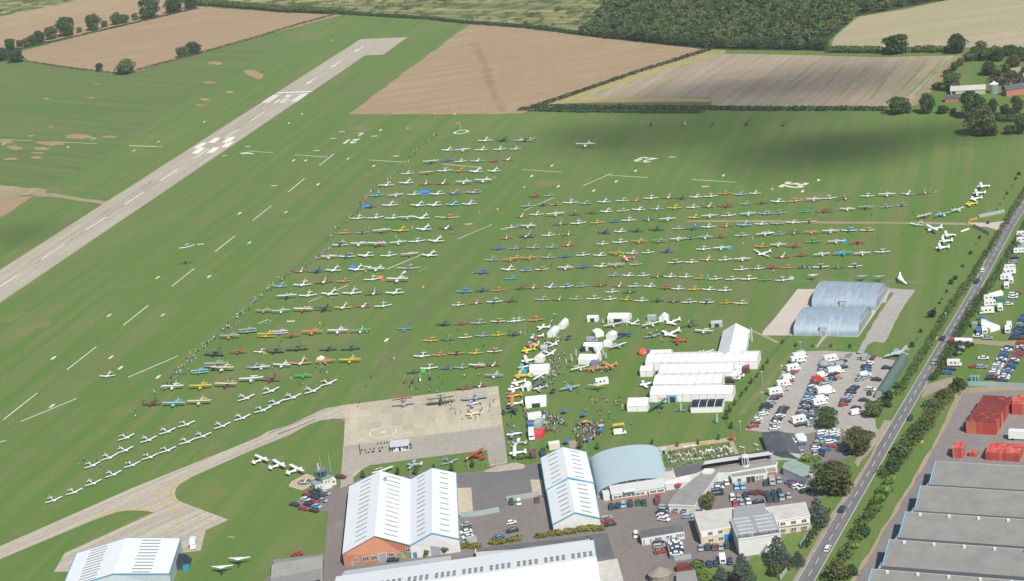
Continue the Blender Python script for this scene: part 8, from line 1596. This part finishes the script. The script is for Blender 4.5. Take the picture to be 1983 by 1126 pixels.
# ---- people
SKIN = flat_mat('skin', (0.45, 0.27, 0.19), .6); HAIR = flat_mat('hair', (0.05, 0.035, 0.025), .8)
def person_mesh(k, top, legs):
    """one closed figure: legs, hips, chest, arms, neck, head as a single joined body"""
    mb = MB(); st = [.16, .10, .22, .05][k]; ar = [.30, .36, .28, .42][k]; n = 6
    rg = lambda x, y, z, a, b: [(x + a * math.cos(2 * math.pi * i / n), y + b * math.sin(2 * math.pi * i / n), z) for i in range(n)]
    for s in (-1, 1): mb.mi = 1; mb.loft([rg(s * (st * .6), s * st * .5 - .05, .0, .06, .11), rg(s * (st * .6), s * st * .4, .10, .05, .06), rg(s * .09, s * st * .3, .48, .065, .075), rg(s * .085, 0, .90, .095, .11)])
    mb.mi = 0; mb.loft([rg(0, 0, .86, .17, .12), rg(0, 0, 1.0, .155, .11), rg(0, 0, 1.25, .20, .125), rg(0, 0, 1.42, .19, .11), rg(0, 0, 1.49, .07, .07)])
    for s in (-1, 1):
        mb.loft([rg(s * .21, 0, 1.42, .06, .06), rg(s * (ar - .05), 0, 1.16, .045, .05)]); mb.mi = 2; mb.loft([rg(s * (ar - .05), 0, 1.17, .042, .045), rg(s * ar, -.12 if k != 1 else -.3, .92 if k != 1 else 1.1, .035, .04), rg(s * ar, -.15 if k != 1 else -.36, .84 if k != 1 else 1.12, .03, .045)]); mb.mi = 0
    mb.mi = 2; mb.loft([rg(0, 0, 1.47, .055, .055), rg(0, -.01, 1.55, .06, .07), rg(0, -.02, 1.62, .078, .095), rg(0, -.01, 1.70, .075, .09)]); mb.mi = 3; mb.loft([rg(0, .01, 1.66, .083, .10), rg(0, .01, 1.74, .07, .085), rg(0, .01, 1.78, .02, .03)])
    return mb.mesh('person', [pc(top), pc(legs), SKIN, HAIR])
PM = [person_mesh(k, a, b) for k, (a, b) in enumerate([('w', 'n'), ('n', 'p'), ('s', 'k'), ('k', 'n')])] + [person_mesh(i % 4, a, b) for i, (a, b) in enumerate([('l', 'n'), ('m', 'k'), ('w', 'p'), ('s', 'n'), ('p', 's'), ('n', 'k'), ('n', 's'), ('k', 'k'), ('s', 'k'), ('v', 'n')])]
PC_ = [('white', 'navy'), ('navy', 'cream'), ('grey', 'black'), ('black', 'navy'), ('pale blue', 'navy'), ('maroon', 'black'), ('white', 'cream'), ('grey', 'navy'), ('cream', 'grey'), ('navy', 'black'), ('navy', 'grey'), ('black', 'black'), ('grey', 'black'), ('olive', 'navy')]
def person(p, where, grp):
    i = random.randrange(len(PM)); o = link('person', PM[i], None, (p.x, p.y, Z(8) if p.y < 1e9 else 0), random.uniform(0, 6.28)); s = random.uniform(.94, 1.06); o.scale = (s * 1.1, s * 1.1, s); a, b = PC_[i]
    tag(o, f'person in {a} and {b} {where}', 'person', grp)
fl_ = MB()
def far_person(p):
    i = random.randrange(len(PM)); me = PM[i]; a = random.uniform(0, 6.28); c, s = math.cos(a), math.sin(a); FP.append((p.x, p.y, c, s, i))
FP = []
def path_people(tile, s, n, spread, where, grp, far=0):
    pts = PX(tile, s); seg = rs(pts, .5)
    for k in range(n + far):
        p = random.choice(seg) + V(random.gauss(0, spread), random.gauss(0, spread), 0)
        person(p, where, grp) if k < n else far_person(p)
path_people('f', '640,482 600,515 560,532 520,560 500,580 470,608', 0, 1.3, '', '', 105); path_people('f', '850,258 810,290 765,342 735,360 712,380 700,400 670,432 655,440 640,470', 0, 1.2, '', '', 125)
path_people('f', '470,608 430,648 395,672 370,695 345,730 320,752 305,762', 60, 1.6, 'in the long spectator line', 'people in the spectator line', 60); path_people('f', '1012,655 1040,612 1050,607', 0, .6, '', '', 0)
for tile, s, n, w_ in [('zd', '40,620 420,600 440,720 380,820 200,900 40,870 20,700', 48, 'among the picnic tables'), ('zc', '520,700 740,700 740,740 540,750', 16, 'queueing by the red awning'), ('zc', '520,440 720,520 800,620 560,640 540,520', 24, 'in the crowd beside the stalls'), ('zc', '240,200 330,420 360,540 250,560', 14, 'beside the mesh fence'),
                      ('za', '820,640 1050,800 1000,1100 680,1100 700,700', 24, 'walking on the exhibition grass'), ('za', '700,100 640,240 620,330 700,110 740,100', 14, 'at the top of the exhibition path'), ('zb', '180,850 560,860 560,930 180,930', 16, 'in front of the orange aeroplane'), ('zd', '60,150 400,180 800,400 900,650 500,560 80,420', 20, 'on the open grass before the marquees'),
                      ('J', '1380,870 1830,860 1840,950 1500,1090 1420,900', 22, 'on the concrete apron'), ('J', '1150,760 1350,750 1400,820 1180,800', 7, 'in front of the gyroplanes'), ('ze', '150,400 700,450 900,700 500,750 200,600', 12, 'among exhibits behind the marquees'), ('J', '400,560 620,580 560,640 440,640', 6, 'behind the yellow aeroplanes'),
                      ('J', '330,335 450,335 440,360 350,360', 6, 'round the orange high-winged aeroplane'), ('zi', '60,260 400,330 1450,200 1450,420 600,560 250,600', 24, 'in the beer garden'), ('zi', '300,600 780,560 780,590 420,640', 8, 'on the terrace beside the beer garden'), ('I', '1220,760 1300,800 1040,1010 980,1000 1180,790', 9, 'on the grass at the end of the rows'),
                      ('M', '600,200 830,200 950,270 600,260', 5, 'behind the white trainers')]:
    poly_ = PX(tile, s); xs = [p.x for p in poly_]; ys = [p.y for p in poly_]; k = 0; tries = 0
    while k < n and tries < 4000:
        tries += 1; q = (random.uniform(min(xs), max(xs)), random.uniform(min(ys), max(ys)))
        if inside(q, poly_): person(V(q[0], q[1], 0), w_, 'people ' + w_); k += 1
for row, N0 in (('D', '1230,400 1110,440 1145,440 1155,450 875,512 1200,520 1700,530 1620,525 745,635 850,650 1185,650 1480,690 1495,690 1060,720 990,745 575,795 610,875 455,885 430,890 815,1000 828,990 620,995 1240,990 1275,980 755,1030 560,1060 715,1080 1300,70 1230,105 975,355 1830,290 1815,265 1890,275 1650,1000 1320,600'),
                ('E', '25,120 105,655 180,625 330,705 358,722 180,825 500,685 592,670 625,635 870,670 1020,660 1095,540 1275,465 1480,495 1518,495 1435,470 1220,775 1350,420 845,450 1265,955 1740,775 1815,730 270,935 1820,970 710,925 1890,350 75,1080 440,1100'), ('F', '335,355 1350,360 1305,380 160,455 120,550 410,530 385,545 1003,505 1135,530 810,550 1050,685 860,730 670,790 60,985 335,960 425,600 800,520'),
                ('J', '475,275 505,290 95,262 60,280 838,345 855,345 945,550 1015,545 1045,545 115,620 480,640 530,655 255,700 320,745 343,745 445,740 830,755 868,680 635,710 765,910 780,880 1390,680 1585,680 1700,670 1860,705 1765,710 1415,735 1480,630 1570,625 1535,330 1605,425 1475,428 1730,445 1410,315 1805,140 215,185 570,85 180,415')):
    pass
    for s_ in N0.split(): far_person(T(row, *map(float, s_.split(','))))
for tile, s, n in [('zd', '40,600 420,590 450,720 380,820 200,900 40,870 20,700', 80), ('zc', '520,440 760,520 900,650 560,640 540,520', 50), ('zc', '530,700 740,700 740,750 540,760', 14), ('za', '680,300 860,260 860,420 700,560 640,700 780,760 700,1100 620,1100 600,700', 80),
                   ('zb', '180,860 560,860 560,910 180,920', 14), ('za', '40,300 330,330 330,380 40,370', 6), ('zb', '520,190 800,190 780,260 520,240', 10), ('J', '1400,840 1500,850 1480,900 1420,900', 5), ('zc', '0,150 30,150 200,1100 0,1100', 28), ('zi', '60,260 400,330 1450,200 1450,420 600,560 250,600', 30), ('K', '1000,850 1350,890 1330,960 900,950', 12)]:
    poly_ = PX(tile, s); xs = [p.x for p in poly_]; ys = [p.y for p in poly_]; k = tries = 0
    while k < n and tries < 6000:
        tries += 1; q = (random.uniform(min(xs), max(xs)), random.uniform(min(ys), max(ys)))
        if inside(q, poly_): far_person(V(q[0], q[1], 0)); k += 1
mbp = MB()
for x, y, c, s, i in FP:
    me = PM[i]; vs = [(x + v.co.x * c * 1.1 - v.co.y * s * 1.1, y + v.co.x * s * 1.1 + v.co.y * c * 1.1, v.co.z + Z(4)) for v in me.vertices]; idx = {0: {'w': 0, 'n': 1, 's': 2, 'k': 3, 'l': 4, 'r': 5, 'p': 6, 'b': 7, 'o': 8}}[0]
    names = [m.name for m in me.materials]; b0 = len(mbp.v); mbp.v += vs
    for f in me.polygons: mbp.f.append(tuple(q + b0 for q in f.vertices)); mbp.m.append(MI.setdefault(names[f.material_index], len(MI)) if 'MI' in globals() else globals().setdefault('MI', {}).setdefault(names[f.material_index], 0))
cr = link('crowd', mbp.mesh('crowd', [bpy.data.materials[n] for n in sorted(MI, key=MI.get)])); tag(cr, 'distant spectators strung along the far end of the parking rows and between aeroplanes', 'crowd', None, 'stuff')
# ================================================================== thin summer haze in the air between camera and far fields
mb = MB(); mb.box(-2200, 2200, -300, 4200, -1.0, 318.0); m = bpy.data.materials.new('haze'); m.use_nodes = True; t = m.node_tree; t.nodes.remove(t.nodes['Principled BSDF'])
pv = t.nodes.new('ShaderNodeVolumePrincipled'); pv.inputs['Density'].default_value = 0.000045; pv.inputs['Color'].default_value = (0.86, 0.93, 1.0, 1); t.links.new(pv.outputs[0], t.nodes['Material Output'].inputs[1])
o = mb.obj('haze', m); o['kind'] = 'stuff'; o['label'] = 'thin pale summer haze over the airfield'
